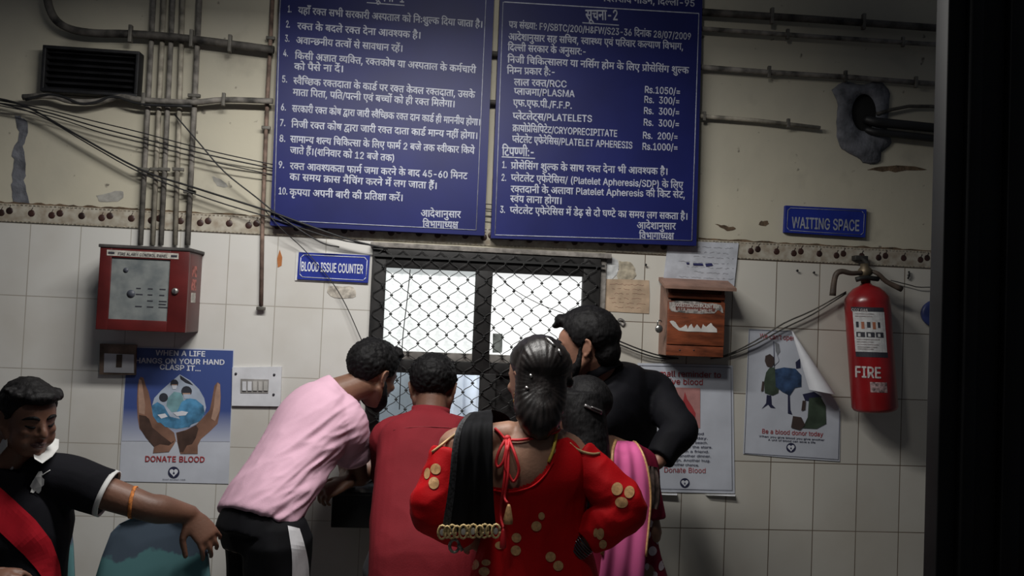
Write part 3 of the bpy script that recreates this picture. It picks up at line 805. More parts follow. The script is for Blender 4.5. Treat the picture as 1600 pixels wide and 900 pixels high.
[106,218,[[17,123,20,0,0,-132,-1,-11,-3,-9,-5,-7,-7,-6,-9,-3,-11,-1,-4,0,0,18,4,0,7,2,5,3,3,6,1,8],[27,143,-5,1,-4,3,-3,4,-1,5,1,5,3,4,4,3,5,1,6,-1,4,-3,3,-4,1,-5,-1,-5,-3,-4,-4,-3]]],
[107,494,[[36,44,0,25,4,0,52,54,25,0,-57,-59,-2,0],[17,0,0,164,20,0,0,-164],[95,0,-47,60,14,14,58,-74]]],
[108,248,[[45,-1,-12,2,-9,6,-5,8,-2,12,0,137,20,0,0,-132,1,-7,1,-5,3,-2,5,-1,3,0,2,0,2,0,1,1,4,-17,-3,-1,-3,0,-4,-1]]],
[109,788,[[17,0,0,123,20,0,0,-28,-2,0,3,9,5,8,6,6,7,4,7,2,8,1,12,-2,10,-6,7,-10,3,-12,-2,0,3,9,5,7,6,6,8,4,9,3,9,1,10,-1,10,-4,7,-5,7,-9,3,-10,2,-13,0,-83,-20,0,0,82,-2,12,-6,7,-8,5,-9,1,-8,-1,-6,-2,-5,-5,-4,-5,-3,-6,-1,-8,0,-80,-19,0,0,84,-2,9,-5,8,-8,4,-9,2,-7,-1,-7,-2,-6,-5,-4,-5,-3,-8,-1,-9,0,-77]]],
[110,532,[[37,74,0,-74,-20,0,0,123,19,0,0,-30,-2,0,7,15,9,9,11,6,13,1,12,-1,10,-4,8,-6,6,-9,4,-12,2,-14,0,-78,-20,0,0,76,-2,13,-6,10,-8,6,-12,2,-8,-1,-8,-3,-6,-5,-5,-6,-3,-9]]],
[111,540,[[67,-3,-15,2,-14,6,-11,10,-9,12,-5,16,-2,18,2,18,5,15,9,13,11,9,14,6,15,2,16,-2,14,-6,11,-9,8,-13,6,-15,1,-18,-1,-18,-6,-16,-8,-12,-11,-10,-14,-6],[67,15,12,2,9,4,7,8,5,9,3,11,0,12,0,11,-3,11,-5,10,-7,7,-9,5,-12,2,-11,-2,-9,-5,-7,-7,-5,-10,-3,-11,0,-11,0,-12,3,-11,5,-9,7,-8,9,-4]]],
[112,551,[[17,-46,0,169,19,0,0,-20,3,0,2,4,3,4,5,5,6,4,9,3,10,1,15,-2,12,-5,11,-10,8,-12,5,-16,1,-18,-1,-18,-5,-16,-8,-12,-11,-10,-12,-6,-15,-2,-10,1,-8,3,-7,5,-4,4,-4,5,-2,4,-2,0,0,-65],[71,15,11,2,9,4,6,8,5,9,3,11,1,12,-1,12,-3,11,-4,10,-7,7,-9,4,-11,2,-10,-2,-9,-4,-6,-7,-5,-9,-3,-11,-1,-13,1,-13,3,-11,5,-9,7,-7,8,-4]]],
[113,551,[[120,-46,-19,0,0,65,-2,0,-2,-4,-4,-5,-4,-4,-7,-5,-8,-3,-11,-1,-14,2,-13,6,-10,10,-8,12,-5,16,-2,18,2,18,5,16,8,12,10,10,13,5,15,2,10,-1,9,-3,6,-4,4,-5,4,-4,2,-4,2,0,0,20,19,0],[66,15,11,2,8,4,7,7,5,9,3,11,1,13,-1,13,-3,11,-5,9,-7,7,-8,4,-11,2,-10,-2,-9,-4,-7,-7,-5,-10,-3,-11,0,-12,1,-12,2,-11,5,-9,7,-8,9,-4]]],
[114,339,[[17,0,0,123,19,0,0,-19,2,0,5,8,7,7,9,4,11,2,2,0,3,-1,3,0,2,0,0,-20,-2,1,-3,0,-3,0,-4,0,-9,0,-7,-3,-6,-5,-5,-5,-3,-7,-1,-8,0,-77]]],
[115,475,[[59,-3,-12,1,-10,3,-9,5,-8,6,-5,8,-3,10,19,4,3,-8,7,-7,8,-3,10,-1,11,1,9,4,6,6,2,7,-1,6,-3,5,-6,4,-8,2,-20,5,-15,5,-10,7,-6,10,-2,12,1,9,5,9,7,7,9,6,11,3,12,1,12,-1,10,-2,8,-5,6,-6,5,-7,3,-8,-18,-5,-3,6,-5,6,-7,4,-11,2,-10,-2,-8,-3,-6,-6,-1,-7,1,-6,4,-5,6,-4,9,-3,19,-4,14,-5,11,-7,6,-10,2,-11,-2,-11,-5,-9,-7,-7,-10,-6,-11,-3]]],
[116,294,[[66,123,0,-17,-64,0,0,17],[21,152,19,0,0,-120,1,-7,3,-5,4,-3,7,-1,2,0,3,0,2,1,3,0,4,-16,-3,-1,-4,-1,-4,0,-4,-1,-14,3,-10,6,-7,10,-2,13]]],
[117,532,[[59,-2,-12,2,-10,4,-8,6,-6,9,-4,12,-2,14,0,78,20,0,0,-77,2,-12,6,-10,8,-6,12,-2,8,1,8,3,6,5,5,6,3,9,1,9,0,74,20,0,0,-123,-19,0,0,30,2,0,-7,-15,-9,-10,-11,-5]]],
[118,506,[[53,0,-47,123,22,0,26,-73,4,-11,3,-12,3,-11,3,-10,-7,0,3,10,3,11,3,12,4,11,26,73,22,0,-47,-123]]],
[119,737,[[45,0,-37,123,21,0,15,-54,3,-12,3,-13,4,-14,3,-17,-3,0,3,16,3,15,4,13,3,12,15,54,21,0,14,-54,3,-12,4,-13,3,-15,3,-16,-3,0,3,16,4,15,3,13,4,12,14,54,21,0,-37,-123,-19,0,-16,56,-3,8,-2,9,-2,9,-3,9,-2,9,-2,10,4,0,-2,-10,-2,-9,-2,-9,-3,-9,-2,-9,-2,-8,-16,-56]]],
[120,491,[[7,0,49,71,-1,-16,-45,68,23,0,15,-24,6,-9,4,-8,5,-8,4,-8,-10,0,4,8,5,8,4,8,5,9,16,24,23,0,-46,-68,0,14,48,-69,-23,0,-18,28,-6,8,-4,8,-5,8,-4,7,10,0,-4,-7,-4,-8,-4,-8,-6,-8,-18,-28]]],
[121,506,[[15,-44,5,17,3,-1,5,-1,6,0,4,2,4,3,4,5,3,8,4,10,-47,124,22,0,26,-73,4,-11,3,-12,3,-11,3,-10,-7,0,3,10,3,11,3,12,4,11,26,73,22,0,-54,-141,-5,-9,-4,-7,-6,-6,-7,-4,-7,-2,-8,-1,-5,0,-4,1,-4,1]]],
[122,497,[[14,0,0,15,69,88,0,1,-67,0,0,19,92,0,0,-16,-67,-87,0,-2,69,0,0,-18]]],
[123,352,[[9,71,0,10,11,2,8,4,4,7,1,11,0,26,1,10,1,9,3,7,4,6,6,5,8,3,9,2,11,1,0,-17,-12,-1,-8,-5,-3,-9,-2,-12,0,-31,0,-6,-1,-5,-3,-5,-4,-4,-5,-4,-7,-2,-10,-2],[76,-31,-11,1,-9,2,-8,3,-6,5,-4,5,-3,8,-1,9,-1,10,0,25,-1,12,-4,7,-8,4,-11,2,0,10,12,0,10,-2,7,-3,5,-3,4,-4,3,-5,1,-5,0,-6,0,-31,2,-12,3,-9,8,-5,12,-1],[9,62,0,20,20,0,0,-20]]],
[124,299,[[46,216,0,-269,-17,0,0,269]]],
[125,352,[[79,71,-12,0,-10,2,-7,2,-6,4,-3,4,-3,5,-1,5,0,6,0,31,-2,12,-3,9,-8,4,-12,2,0,17,11,-1,9,-2,8,-3,5,-5,5,-6,3,-7,1,-9,1,-10,0,-26,1,-11,4,-7,7,-4,12,-2],[12,-31,0,17,12,1,8,5,3,9,2,12,0,31,0,6,1,5,3,5,3,4,6,3,7,3,10,2,12,0,0,-10,-12,-2,-7,-4,-4,-8,-1,-11,0,-25,-1,-10,-1,-9,-3,-8,-5,-5,-5,-5,-8,-3,-9,-2],[79,62,-20,0,0,20,20,-1]]],
[126,584,[[17,48,1,13,3,9,5,7,7,5,8,3,8,1,7,-1,8,-3,7,-4,8,-7,5,-4,4,-3,4,-2,4,0,6,1,5,4,3,6,1,8,18,0,-1,-12,-4,-9,-5,-8,-7,-4,-7,-3,-8,-1,-8,1,-7,3,-7,4,-9,6,-5,5,-4,3,-4,1,-4,1,-5,-1,-5,-4,-3,-6,-1,-9]]],
[32,280,[]],
[10060,676,[[147,138,0,-138,-21,0,0,66,-7,-1,-7,-1,-8,-1,-9,0,-11,0,-11,2,-11,2,-9,2,-5,-3,-6,-3,11,-13,13,-14,14,-13,15,-13,-13,-13,-14,12,-13,13,-12,12,-10,11,-8,10,-7,9,-4,7,-3,5,-1,5,0,4,1,5,3,4,5,3,7,1,6,0,5,-3,4,-3,4,-4,5,5,2,7,2,7,0,7,0,8,-1,6,-1,5,-2,5,-50,0,0,18,173,0,0,-18],[92,80,10,1,8,1,8,1,8,2,0,53,-56,0,2,-5,1,-5,1,-6,0,-8,0,-9,-2,-9,-3,-7,-3,-6,13,-2]]],
[10070,0,[[-16,-61,-6,-3,-7,-1,-7,-2,-7,0,-17,2,-13,8,-8,11,-2,14,3,14,8,11,14,7,18,3,17,-2,15,-5,13,-8,12,-11,10,-11,9,-13,-15,-10,-14,18,-14,14,-15,8,-17,3,-11,-1,-8,-4,-5,-6,-2,-7,2,-8,5,-5,6,-3,8,-1,6,0,6,1,5,2,5,2]]],
[10030,634,[[162,138,-26,0,0,-138,-20,0,0,41,-7,-4,-8,-4,-10,-3,-12,0,-17,2,-14,8,-10,13,-3,16,1,7,2,6,4,6,4,5,-36,-1,0,18,73,0,4,0,5,0,3,0,2,0,-1,-18,-8,0,-14,-1,-10,-5,-7,-7,-2,-11,2,-9,5,-7,8,-4,9,-1,12,1,10,4,8,6,7,7,0,73,-116,0,0,18,162,0]]],
[10044,555,[[0,156,142,0,0,-18,-26,0,0,-138,-20,0,0,74,-45,0,0,-13,-1,-6,-2,-5,-5,-2,-5,-1,-6,1,-6,4,-7,6,-5,7,-4,7,-1,8,1,5,3,4,4,2,7,1,72,0,0,46,-96,0]]],
[10066,259,[[42,138,0,-138,-20,0,0,138,-22,0,0,18,68,0,0,-18]]],
[10051,580,[[149,156,0,-18,-26,0,0,-138,-21,0,0,45,-7,-5,-9,-3,-11,-3,-12,-1,-20,4,-16,11,-11,18,-6,22,13,4,9,5,6,8,2,9,-1,7,-2,6,-3,6,-3,5,-31,0,0,18],[32,75,6,-10,7,-8,9,-5,11,-1,11,1,10,4,9,6,7,6,0,70,-49,0,5,-13,2,-14,-7,-22]]],
[10061,531,[[80,17,8,3,7,4,4,6,2,7,-2,8,-5,7,-10,4,-14,1,-15,-2,-11,-5,-7,-8,-3,-11,1,-8,2,-7,5,-8,7,-8,11,-10,16,-12,-14,-14,-20,18,-15,16,-9,16,-4,18,1,9,3,8,5,7,6,6,-5,5,-3,6,-3,7,-1,8,1,6,2,6,3,5,3,3,7,4,7,2,8,2,9,0,33,0,0,22,-90,0,0,18,136,0,0,-18,-26,0,0,-40,-52,0,-7,0,-5,0,-2,-1,-3,-2,-3,-3,-1,-5,1,-5,2,-4,2,-4,4,-3,12,3,13,1,16,-1,12,-4,10,-6,6,-8,4,-9,1,-9,-2,-13,-6,-11,-11,-8,-14,-6]]],
[10005,0,[[-47,212,1,5,3,3,4,3,4,1,5,-1,4,-3,3,-3,1,-5,-1,-5,-3,-4,-4,-3,-5,-1,-4,1,-4,3,-3,4],[17,216,-7,-22,-12,-14,-15,-7,-17,-3,-17,3,-15,8,-12,14,-10,21,17,6,7,-16,8,-10,10,-7,12,-2,13,2,9,7,6,11,5,15]]],
[10052,409,[[99,10,-14,-13,-14,12,-13,13,-13,12,-11,11,-8,10,-7,9,-5,7,-2,5,-2,5,0,4,1,5,3,4,5,3,7,1,6,0,5,-3,4,-3,4,-5,9,6,6,7,3,8,1,9,0,6,-1,5,-2,6,-1,4,-60,0,0,18,106,0,0,-18,-26,0,3,-10,1,-14,-1,-12,-5,-11,-6,-9,-8,-7,-11,-6,-11,-5,12,-14,14,-13,15,-14]]],
[10183,603,[[154,138,-41,0,0,-54,6,3,6,3,8,1,9,1,16,0,0,-18,-13,0,-10,0,-8,-2,-7,-4,-7,-5,0,-63,-20,0,0,44,-7,-5,-8,-5,-10,-3,-12,-1,-11,1,-11,3,-9,6,-7,9,-5,10,-1,13,3,18,10,14,16,9,20,3,6,0,7,-1,6,-1,5,0,-2,-19,-4,1,-6,1,-6,1,-5,0,-13,-2,-9,-5,-6,-8,-2,-10,2,-12,5,-8,9,-4,9,-2,10,1,10,4,8,6,8,7,0,73,-93,0,0,18,154,0]]],
[10040,570,[[120,138,0,-138,-20,0,0,82,-27,0,-14,0,-9,-2,-7,-2,-5,-3,-5,-7,-1,-9,2,-12,7,-11,11,-12,16,-14,-14,-13,-11,10,-10,10,-9,10,-7,11,-4,11,-2,11,1,9,3,7,3,7,5,5,8,5,10,4,12,2,15,1,32,0,0,38,-100,0,0,18,146,0,0,-18]]],
[10049,703,[[44,158,8,-1,8,-2,7,-3,6,-6,4,-5,3,-8,2,-10,1,-14,0,-29,50,0,0,58,-33,0,0,18,79,0,0,-18,-25,0,0,-138,-21,0,0,62,-50,0,0,-9,-1,-7,-3,-5,-4,-2,-4,-1,-5,1,-5,2,-5,3,-5,5,-4,5,-3,5,-2,6,-1,5,1,4,2,3,5,2,7,1,7,0,0,26,0,11,-1,7,-2,6,-2,4,-6,6,-10,2,-6,-1,-4,-2,-3,-4,-1,-5,2,-6,4,-4,8,-4,12,-1,-2,-18,-16,3,-13,6,-9,10,-2,14,2,13,7,8,10,5]]],
[10068,259,[[-46,154,-4,8,-3,8,-1,9,-1,8,3,15,8,12,12,7,17,3,13,-2,12,-5,9,-9,8,-13,7,-18,7,-21,27,0,0,-18,-26,0,0,-138,-20,0,0,138,-22,0,0,18,22,0,-7,22,-8,16,-9,9,-12,3,-9,-1,-7,-5,-3,-7,-2,-10,1,-8,2,-7,2,-7,4,-7]]],
[10025,762,[[194,138,-81,0,0,-51,13,10,16,3,15,-3,12,-8,7,-12,3,-17,-1,-12,-3,-13,-5,-13,-7,-12,-18,10,5,9,5,9,3,11,1,10,-1,11,-4,7,-6,4,-8,1,-13,-4,-14,-14,0,-64,-20,0,0,44,-7,-5,-8,-5,-10,-3,-12,-1,-11,1,-11,3,-9,6,-7,9,-5,10,-1,13,3,18,10,14,16,9,20,3,6,0,7,-1,6,-1,5,0,-2,-19,-4,1,-6,1,-6,1,-5,0,-13,-2,-9,-5,-6,-8,-2,-10,2,-12,5,-8,9,-4,9,-2,10,1,10,4,8,6,8,7,0,73,-93,0,0,18,194,0]]],
[10009,764,[[118,54,-3,-15,-9,-11,-13,-6,-15,-2,-20,4,-18,12,-17,21,-16,32,18,7,11,-24,12,-18,14,-12,14,-4,9,1,7,4,4,5,2,9,-2,9,-3,7,-6,7,-7,7,-8,-1,-7,-1,-1,18,14,1,10,5,5,6,2,9,-1,7,-5,5,-6,4,-7,0,-9,0,-8,-2,-8,-3,-8,-4,-7,17,8,4,9,3,10,2,11,1,18,-2,12,-8,8,-11,3,-13,-4,-18,-13,-12,3,-3,2,-2,9,-1,10,0,7,0,7,0,6,1,6,2,0,47,-18,0,0,18,65,0,0,-18,-26,0,0,-138,-21,0,0,72,-5,-1,-6,-1,-6,0,-7,0,-4,0,-6,0,3,-7]]],
[10570,988,[[225,138,0,-138,-21,0,0,48,-7,-5,-8,-3,-10,-3,-11,-1,-9,1,-9,3,-7,4,-6,4,-3,4,-3,5,-2,4,-2,5,-7,-1,-8,-1,-8,-1,-9,0,-11,0,-11,2,-11,2,-9,2,-5,-3,-6,-3,11,-13,13,-14,14,-13,15,-13,-13,-13,-14,12,-13,13,-12,12,-10,11,-8,10,-7,9,-4,7,-3,5,-1,5,0,4,1,5,3,4,5,3,7,1,6,0,5,-3,4,-3,4,-4,5,5,2,7,2,7,0,7,0,8,-1,6,-1,5,-2,5,-50,0,0,18,251,0,0,-18],[92,80,9,1,8,0,8,2,8,1,0,3,0,3,0,48,-55,0,2,-5,1,-5,1,-6,0,-8,0,-9,-2,-9,-3,-7,-3,-6,13,-2],[204,138,-59,0,0,-46,0,-9,1,-7,1,-5,1,-5,2,-3,2,-3,8,-4,11,-2,9,1,10,4,8,5,6,6]]],
[10054,678,[[0,138,0,18,173,0,0,-18,-26,0,0,-138,-20,0,0,89,-2,0,-1,0,-7,-1,-6,-2,-6,-4,-6,-7,-5,-10,-5,-13,-19,6,3,11,5,9,-6,4,-6,4,-7,2,-7,0,-9,-1,-6,-5,-4,-6,-1,-8,1,-10,4,-8,6,-9,9,-9,12,-10,13,-12,-13,-13,-14,12,-13,12,-11,11,-8,12,-5,12,-2,13,2,12,4,9,7,8,9,5,9,3,9,0,11,0,9,-3,9,-5,8,-6,17,11,20,3,1,0,1,0,0,32]]],
[10079,259,[[42,138,0,-138,-20,0,0,138,-22,0,0,18,68,0,0,-18],[22,154,-5,17,-5,14,-5,10,-6,6,-7,4,-8,1,-5,-1,-5,0,-4,-2,-4,-1,-6,18,11,3,12,1,13,-2,11,-4,9,-9,8,-13,8,-18,7,-24]]],
[10067,259,[[22,138,-22,0,0,18,20,0,-3,5,-2,6,-1,7,-1,7,4,18,11,13,17,9,21,3,34,-5,29,-14,25,-22,22,-29,-21,0,-40,39,-44,13,-16,-2,-12,-5,-7,-9,-2,-12,0,-7,2,-6,2,-5,3,-4,27,0,0,-18,-26,0,0,-138,-20,0]]],
[10007,272,[[20,109,1,6,3,5,5,4,6,1,6,-1,5,-4,3,-5,1,-6,-1,-6,-3,-5,-5,-4,-6,-1,-6,1,-5,4,-3,5],[20,30,1,6,3,5,5,3,6,2,6,-2,5,-3,3,-5,1,-6,-1,-7,-3,-5,-5,-3,-6,-1,-6,1,-5,3,-3,5]]],
[10058,680,[[30,47,-8,1,-6,4,-5,5,-1,7,1,6,3,5,6,3,6,0,5,0,4,-1,6,-3,7,-5,11,6,9,9,6,12,2,15,-2,12,-5,10,-9,6,-10,3,-7,-1,-5,-3,-3,-4,-1,-5,1,-4,2,-4,3,-4,6,-3,9,-3,13,-1,-5,-18,-20,4,-15,8,-9,12,-3,13,3,12,6,9,11,6,15,2,11,-1,11,-4,9,-7,8,-9,4,-12,2,-15,-2,-17,-7,-15,-10,-13,-13,-10,11,-10,10,-11,10,-12,9,-11,-16,-11,-13,16,-11,13,-10,11,-9,8,-7,0],[148,138,0,-138,-20,0,0,138,-23,0,0,18,69,0,0,-18]]],
[10069,0,[[-62,-3,14,4,14,2,17,-3,12,-7,8,-11,3,-14,-3,-14,-9,-11,-14,-8,-19,-2,-23,3,-19,8,-17,14,-16,17,16,11,9,-11,9,-9,9,-7,10,-4,10,-3,12,-1,20,5,6,14,-1,7,-5,5,-6,3,-8,1,-6,-1,-6,-1,-5,-1,-6,-3]]],
[10210,500,[[0,156,129,0,0,-18,-129,0],[134,87,-5,2,-5,0,-7,-1,-6,-2,-6,-4,-6,-7,-5,-10,-5,-13,-19,6,3,11,5,9,-6,4,-6,4,-7,2,-7,0,-9,-1,-6,-5,-4,-6,-1,-8,1,-10,4,-8,6,-9,9,-9,12,-10,13,-12,-13,-13,-14,12,-13,12,-11,11,-8,12,-5,12,-2,13,2,12,4,9,7,8,9,5,9,3,9,0,11,0,9,-3,9,-5,8,-6,17,11,20,3,4,0,3,0,4,-1,3,-1]]],
[10042,520,[[103,-14,-5,8,-5,9,-4,8,-3,7,-4,0,-3,-1,-4,0,-3,0,-11,1,-10,2,-11,3,-9,5,-8,7,-6,9,-4,11,-1,13,0,10,3,9,5,7,6,6,9,6,11,5,12,2,14,1,2,0,0,24,-74,0,0,18,134,0,0,-18,-40,0,0,-42,-12,0,-13,0,-11,-2,-8,-2,-7,-3,-5,-5,-3,-5,-3,-6,0,-7,2,-13,7,-9,13,-7,18,-2,1,0,2,0,1,0,2,0,-1,5,-1,4,2,7,4,5,5,3,6,1,10,-2,7,-4,4,-7,1,-7,-1,-7,-2,-5,-4,-4,-6,-2,4,-7,4,-6,4,-7,6,-8]]],
[10032,742,[[163,138,0,-138,-20,0,0,92,-34,0,-9,1,-6,0,9,-8,6,-9,4,-11,1,-11,-1,-10,-4,-9,-6,-7,-7,-4,-9,-3,-9,-1,-13,2,-13,6,-12,10,-11,15,-11,21,-10,26,18,6,11,-29,13,-21,12,-13,14,-5,8,1,6,3,3,6,2,9,-2,10,-6,11,-8,9,-11,7,8,16,67,0,0,28,-143,0,0,18,189,0,0,-18]]],
[10076,0,[[-45,154,-6,8,-6,6,-6,4,-5,2,-6,1,-6,1,-5,-1,-5,-1,-5,-1,-5,-3,-7,18,6,2,6,2,7,1,6,0,11,-1,9,-4,9,-7,6,-8,1,1,-5,11,-5,9,-4,6,-6,4,-6,2,-7,1,-5,-1,-5,0,-4,-1,-3,-2,-6,17,10,3,12,1,13,-2,11,-4,9,-9,9,-13,7,-18,7,-24]]],
[10104,379,[[48,156,21,0,0,-156,-21,0]]],
[10075,0,[[-42,154,-5,17,-6,14,-5,10,-6,6,-7,4,-8,1,-5,-1,-4,0,-5,-2,-3,-1,-6,18,10,3,12,1,13,-2,11,-4,9,-9,9,-13,7,-18,7,-24]]],
[10048,571,[[146,138,-26,0,0,-138,-20,0,0,41,-7,-4,-9,-4,-11,-3,-13,0,-13,1,-12,4,-10,6,-7,8,-5,11,-1,12,3,18,12,14,17,9,22,3,4,0,5,0,5,-1,5,0,4,-1,3,0,-1,-18,-6,1,-5,1,-7,1,-6,0,-5,0,-4,-1,33,-42,5,4,4,4,0,74,-100,0,0,18,146,0],[32,72,2,-12,6,-8,9,-4,11,-2,5,0,4,1,4,1,4,1,-35,43,-8,-8]]],
[10010,1023,[[118,54,-3,-15,-9,-11,-13,-6,-15,-2,-20,4,-18,12,-17,21,-16,32,18,7,11,-24,12,-18,14,-12,14,-4,9,1,7,4,4,5,2,9,-2,9,-3,7,-6,7,-7,7,-8,-1,-7,-1,-1,18,14,1,10,5,5,6,2,9,-1,7,-5,5,-6,4,-7,0,-9,0,-8,-2,-8,-3,-8,-4,-7,17,8,4,9,3,10,2,11,1,18,-2,12,-8,8,-11,3,-13,-4,-18,-13,-12,3,-3,2,-2,9,-1,10,0,7,0,7,0,6,1,6,2,0,47,-18,0,0,18,130,0,0,-18,-26,0,0,-138,-21,0,0,138,-44,0,0,-138,-21,0,0,72,-5,-1,-6,-1,-6,0,-7,0,-4,0,-6,0,3,-7]]],
[10057,556,[[143,138,-26,0,0,-138,-20,0,0,41,-7,-4,-9,-4,-10,-3,-13,0,-12,1,-12,4,-9,6,-7,8,-5,11,-1,12,3,18,11,14,17,9,21,3,3,0,5,0,5,-1,4,0,4,-1,3,0,-1,-19,-5,1,-6,1,-5,1,-6,0,-14,-2,-11,-5,-6,-8,-2,-11,2,-11,6,-8,8,-5,11,-1,12,1,10,5,9,6,7,6,0,73,-97,0,0,18,143,0]]],
[10213,407,[[30,47,-8,1,-6,4,-5,5,-1,7,1,6,3,5,6,3,6,0,5,0,4,-1,6,-3,7,-5,11,6,9,9,6,12,2,15,-2,12,-5,10,-9,6,-10,3,-7,-1,-5,-3,-3,-4,-1,-5,1,-4,2,-4,3,-4,6,-3,9,-3,13,-1,-5,-18,-20,4,-15,8,-9,12,-3,13,3,12,6,9,11,6,15,2,11,-1,11,-4,9,-7,8,-9,4,-12,2,-15,-2,-17,-7,-15,-10,-13,-13,-10,11,-10,10,-11,10,-12,9,-11,-16,-11,-13,16,-11,13,-10,11,-9,8,-7,0]]],
[10202,358,[[0,156,93,0,0,-18,-93,0],[51,74,0,-13,-1,-6,-2,-5,-5,-2,-5,-1,-6,1,-6,4,-7,6,-5,7,-4,7,-1,8,1,5,3,4,4,2,7,1,72,0,0,-18]]],
[10031,701,[[74,18,18,1,17,6,14,10,11,12,7,14,3,17,-2,10,-4,9,-7,6,-9,2,-8,-1,-4,-4,-3,-5,-1,-5,2,-8,5,-7,8,-6,13,-4,-8,-15,-18,6,-12,10,-7,11,-2,12,1,11,6,10,8,6,12,4,0,18,-114,0,0,18,179,0,0,-18,-45,0,0,-19,11,-5,10,-8,6,-13,2,-16,-1,-14,-5,-14,-8,-13,-10,-12,-13,-10,-15,-8,-17,-4,-20,-2,-21,3,-15,7,-10,12,-3,15,1,5,1,6,3,5,3,5,-9,6,-7,7,-5,9,-1,10,3,13,8,10,13,6,17,2,4,0,6,-1,6,-1,4,-1,-2,-17,-3,1,-4,1,-5,1,-5,0,-17,-4,-5,-12,1,-7,4,-5,7,-3,7,-3,8,2,8,0,3,0,3,0,3,0,2,0,-1,-18,-2,0,-2,0,-2,0,-1,0,-18,-4,-5,-13,1,-9,6,-6,9,-3]]],
[10198,349,[[0,156,91,0,0,-18,-91,0],[11,60,1,9,3,7,3,7,5,5,8,5,10,4,12,2,15,1,27,0,0,-18,-22,0,-14,0,-9,-2,-7,-2,-5,-3,-5,-7,-1,-9,2,-12,7,-11,11,-12,16,-14,-14,-13,-11,10,-10,10,-9,10,-7,11,-4,11]]],
[10461,259,[[42,138,0,-138,-20,0,0,138,-22,0,0,18,68,0,0,-18],[22,154,-5,17,-5,14,-5,10,-6,6,-7,4,-8,1,-5,-1,-5,0,-4,-2,-4,-1,-6,18,11,3,12,1,13,-2,11,-4,9,-9,8,-13,8,-18,7,-24],[36,205,2,6,3,5,4,3,5,1,6,-1,4,-3,3,-5,1,-6,-1,-5,-3,-5,-4,-3,-6,-1,-5,1,-4,3,-3,5]]],
[10043,615,[[158,138,-26,0,0,-138,-21,0,0,38,-8,-5,-9,-4,-10,-2,-13,-1,-18,2,-13,8,-9,12,-3,15,0,6,2,7,3,6,4,5,-11,6,-8,7,-6,11,-2,12,3,14,8,11,11,8,15,2,12,-2,10,-5,7,-8,2,-10,-3,-12,-7,-10,-16,9,3,3,1,3,1,3,1,3,-1,3,-2,4,-3,2,-6,1,-6,-1,-6,-5,-4,-6,-1,-8,1,-7,3,-6,4,-4,6,-3,6,-2,7,-1,8,2,8,0,3,0,3,0,3,0,2,-1,-1,-17,-2,0,-2,0,-2,0,-2,0,-11,-1,-8,-4,-5,-6,-2,-8,2,-9,5,-7,8,-4,10,-1,12,2,11,4,8,5,7,7,0,77,-15,0,0,18,62,0]]],
[10449,0,[[-42,154,-5,17,-6,14,-5,10,-6,6,-7,4,-8,1,-5,-1,-4,0,-5,-2,-3,-1,-6,18,10,3,12,1,13,-2,11,-4,9,-9,9,-13,7,-18,7,-24],[-28,205,1,6,3,5,4,3,6,1,5,-1,4,-3,3,-5,2,-6,-2,-5,-3,-5,-4,-3,-5,-1,-6,1,-4,3,-3,5]]],
[10180,641,[[67,56,-3,11,-8,10,-14,9,-20,8,6,16,90,0,0,28,-118,0,0,18,164,0,0,-18,-26,0,0,-138,-20,0,0,92,-36,0,-8,1,-7,0,-5,0,-4,1,13,-8,9,-10,5,-10,2,-12,-2,-11,-5,-9,-9,-8,-10,-4,8,-4,9,-4,9,-3,8,-3,-8,-18,-12,6,-13,7,-12,7,-10,8,-13,1,-9,3,-7,5,-2,7,1,5,2,4,4,3,6,1,5,-1,6,-2,6,-3,7,-5,9,2,6,4,5,7]]],
[10557,922,[[64,116,3,0,5,0,5,-1,4,0,4,-1,3,0,-1,-19,-5,1,-6,1,-5,1,-6,0,-14,-2,-11,-5,-6,-8,-2,-11,2,-11,6,-8,9,-5,11,-1,11,1,11,5,10,6,8,9,-3,10,-2,10,13,4,10,5,6,8,2,9,-1,7,-2,6,-3,6,-4,5,-116,0,0,18,234,0,0,-18,-26,0,0,-138,-20,0,0,45,-8,-5,-9,-3,-10,-3,-12,-1,-12,1,-10,4,-9,5,-8,8,-6,-5,-7,-5,-8,-5,-9,-3,-10,-3,-12,0,-12,1,-11,4,-10,6,-7,8,-5,11,-1,12,3,18,11,14,17,9],[118,75,5,-10,7,-8,9,-5,11,-1,12,1,10,4,9,6,7,6,0,70,-50,0,6,-13,2,-14,-7,-22]]],
[10059,578,[[148,156,0,-18,-26,0,0,-138,-20,0,0,48,-8,-4,-9,-4,-10,-3,-11,-1,-10,1,-9,3,-7,4,-6,4,-5,8,-4,8,-3,11,0,15,0,48,-20,0,0,18],[102,138,-51,0,51,-66],[47,60,8,-4,11,-2,6,1,6,1,6,2,6,3,-50,66,0,-35,0,-9,0,-7,1,-5,2,-5,2,-3]]],
[10050,598,[[127,138,0,-138,-20,0,0,62,-55,0,0,-9,-1,-7,-3,-5,-4,-2,-4,-1,-5,1,-5,2,-5,3,-5,5,-4,5,-3,5,-3,6,0,5,1,4,2,3,5,2,7,1,7,0,0,58,-32,0,0,18,153,0,0,-18],[107,138,-55,0,0,-58,55,0]]],
[10181,0,[[-48,154,-4,9,-4,9,-3,9,-1,9,3,15,8,11,13,6,15,2,7,0,8,-2,6,-2,5,-2,-5,-16,-5,2,-4,1,-5,1,-6,1,-8,-2,-7,-4,-4,-6,-1,-8,1,-8,2,-8,4,-9,6,-8]]],
[10046,568,[[120,138,0,-138,-20,0,0,48,-8,-5,-8,-3,-10,-3,-10,-1,-10,1,-9,3,-7,4,-6,4,-5,8,-4,8,-3,11,0,15,0,48,-20,0,0,18,146,0,0,-18],[100,138,-60,0,0,-46,0,-9,1,-7,1,-5,1,-5,2,-3,3,-3,7,-4,11,-2,9,1,9,4,9,5,7,6]]],
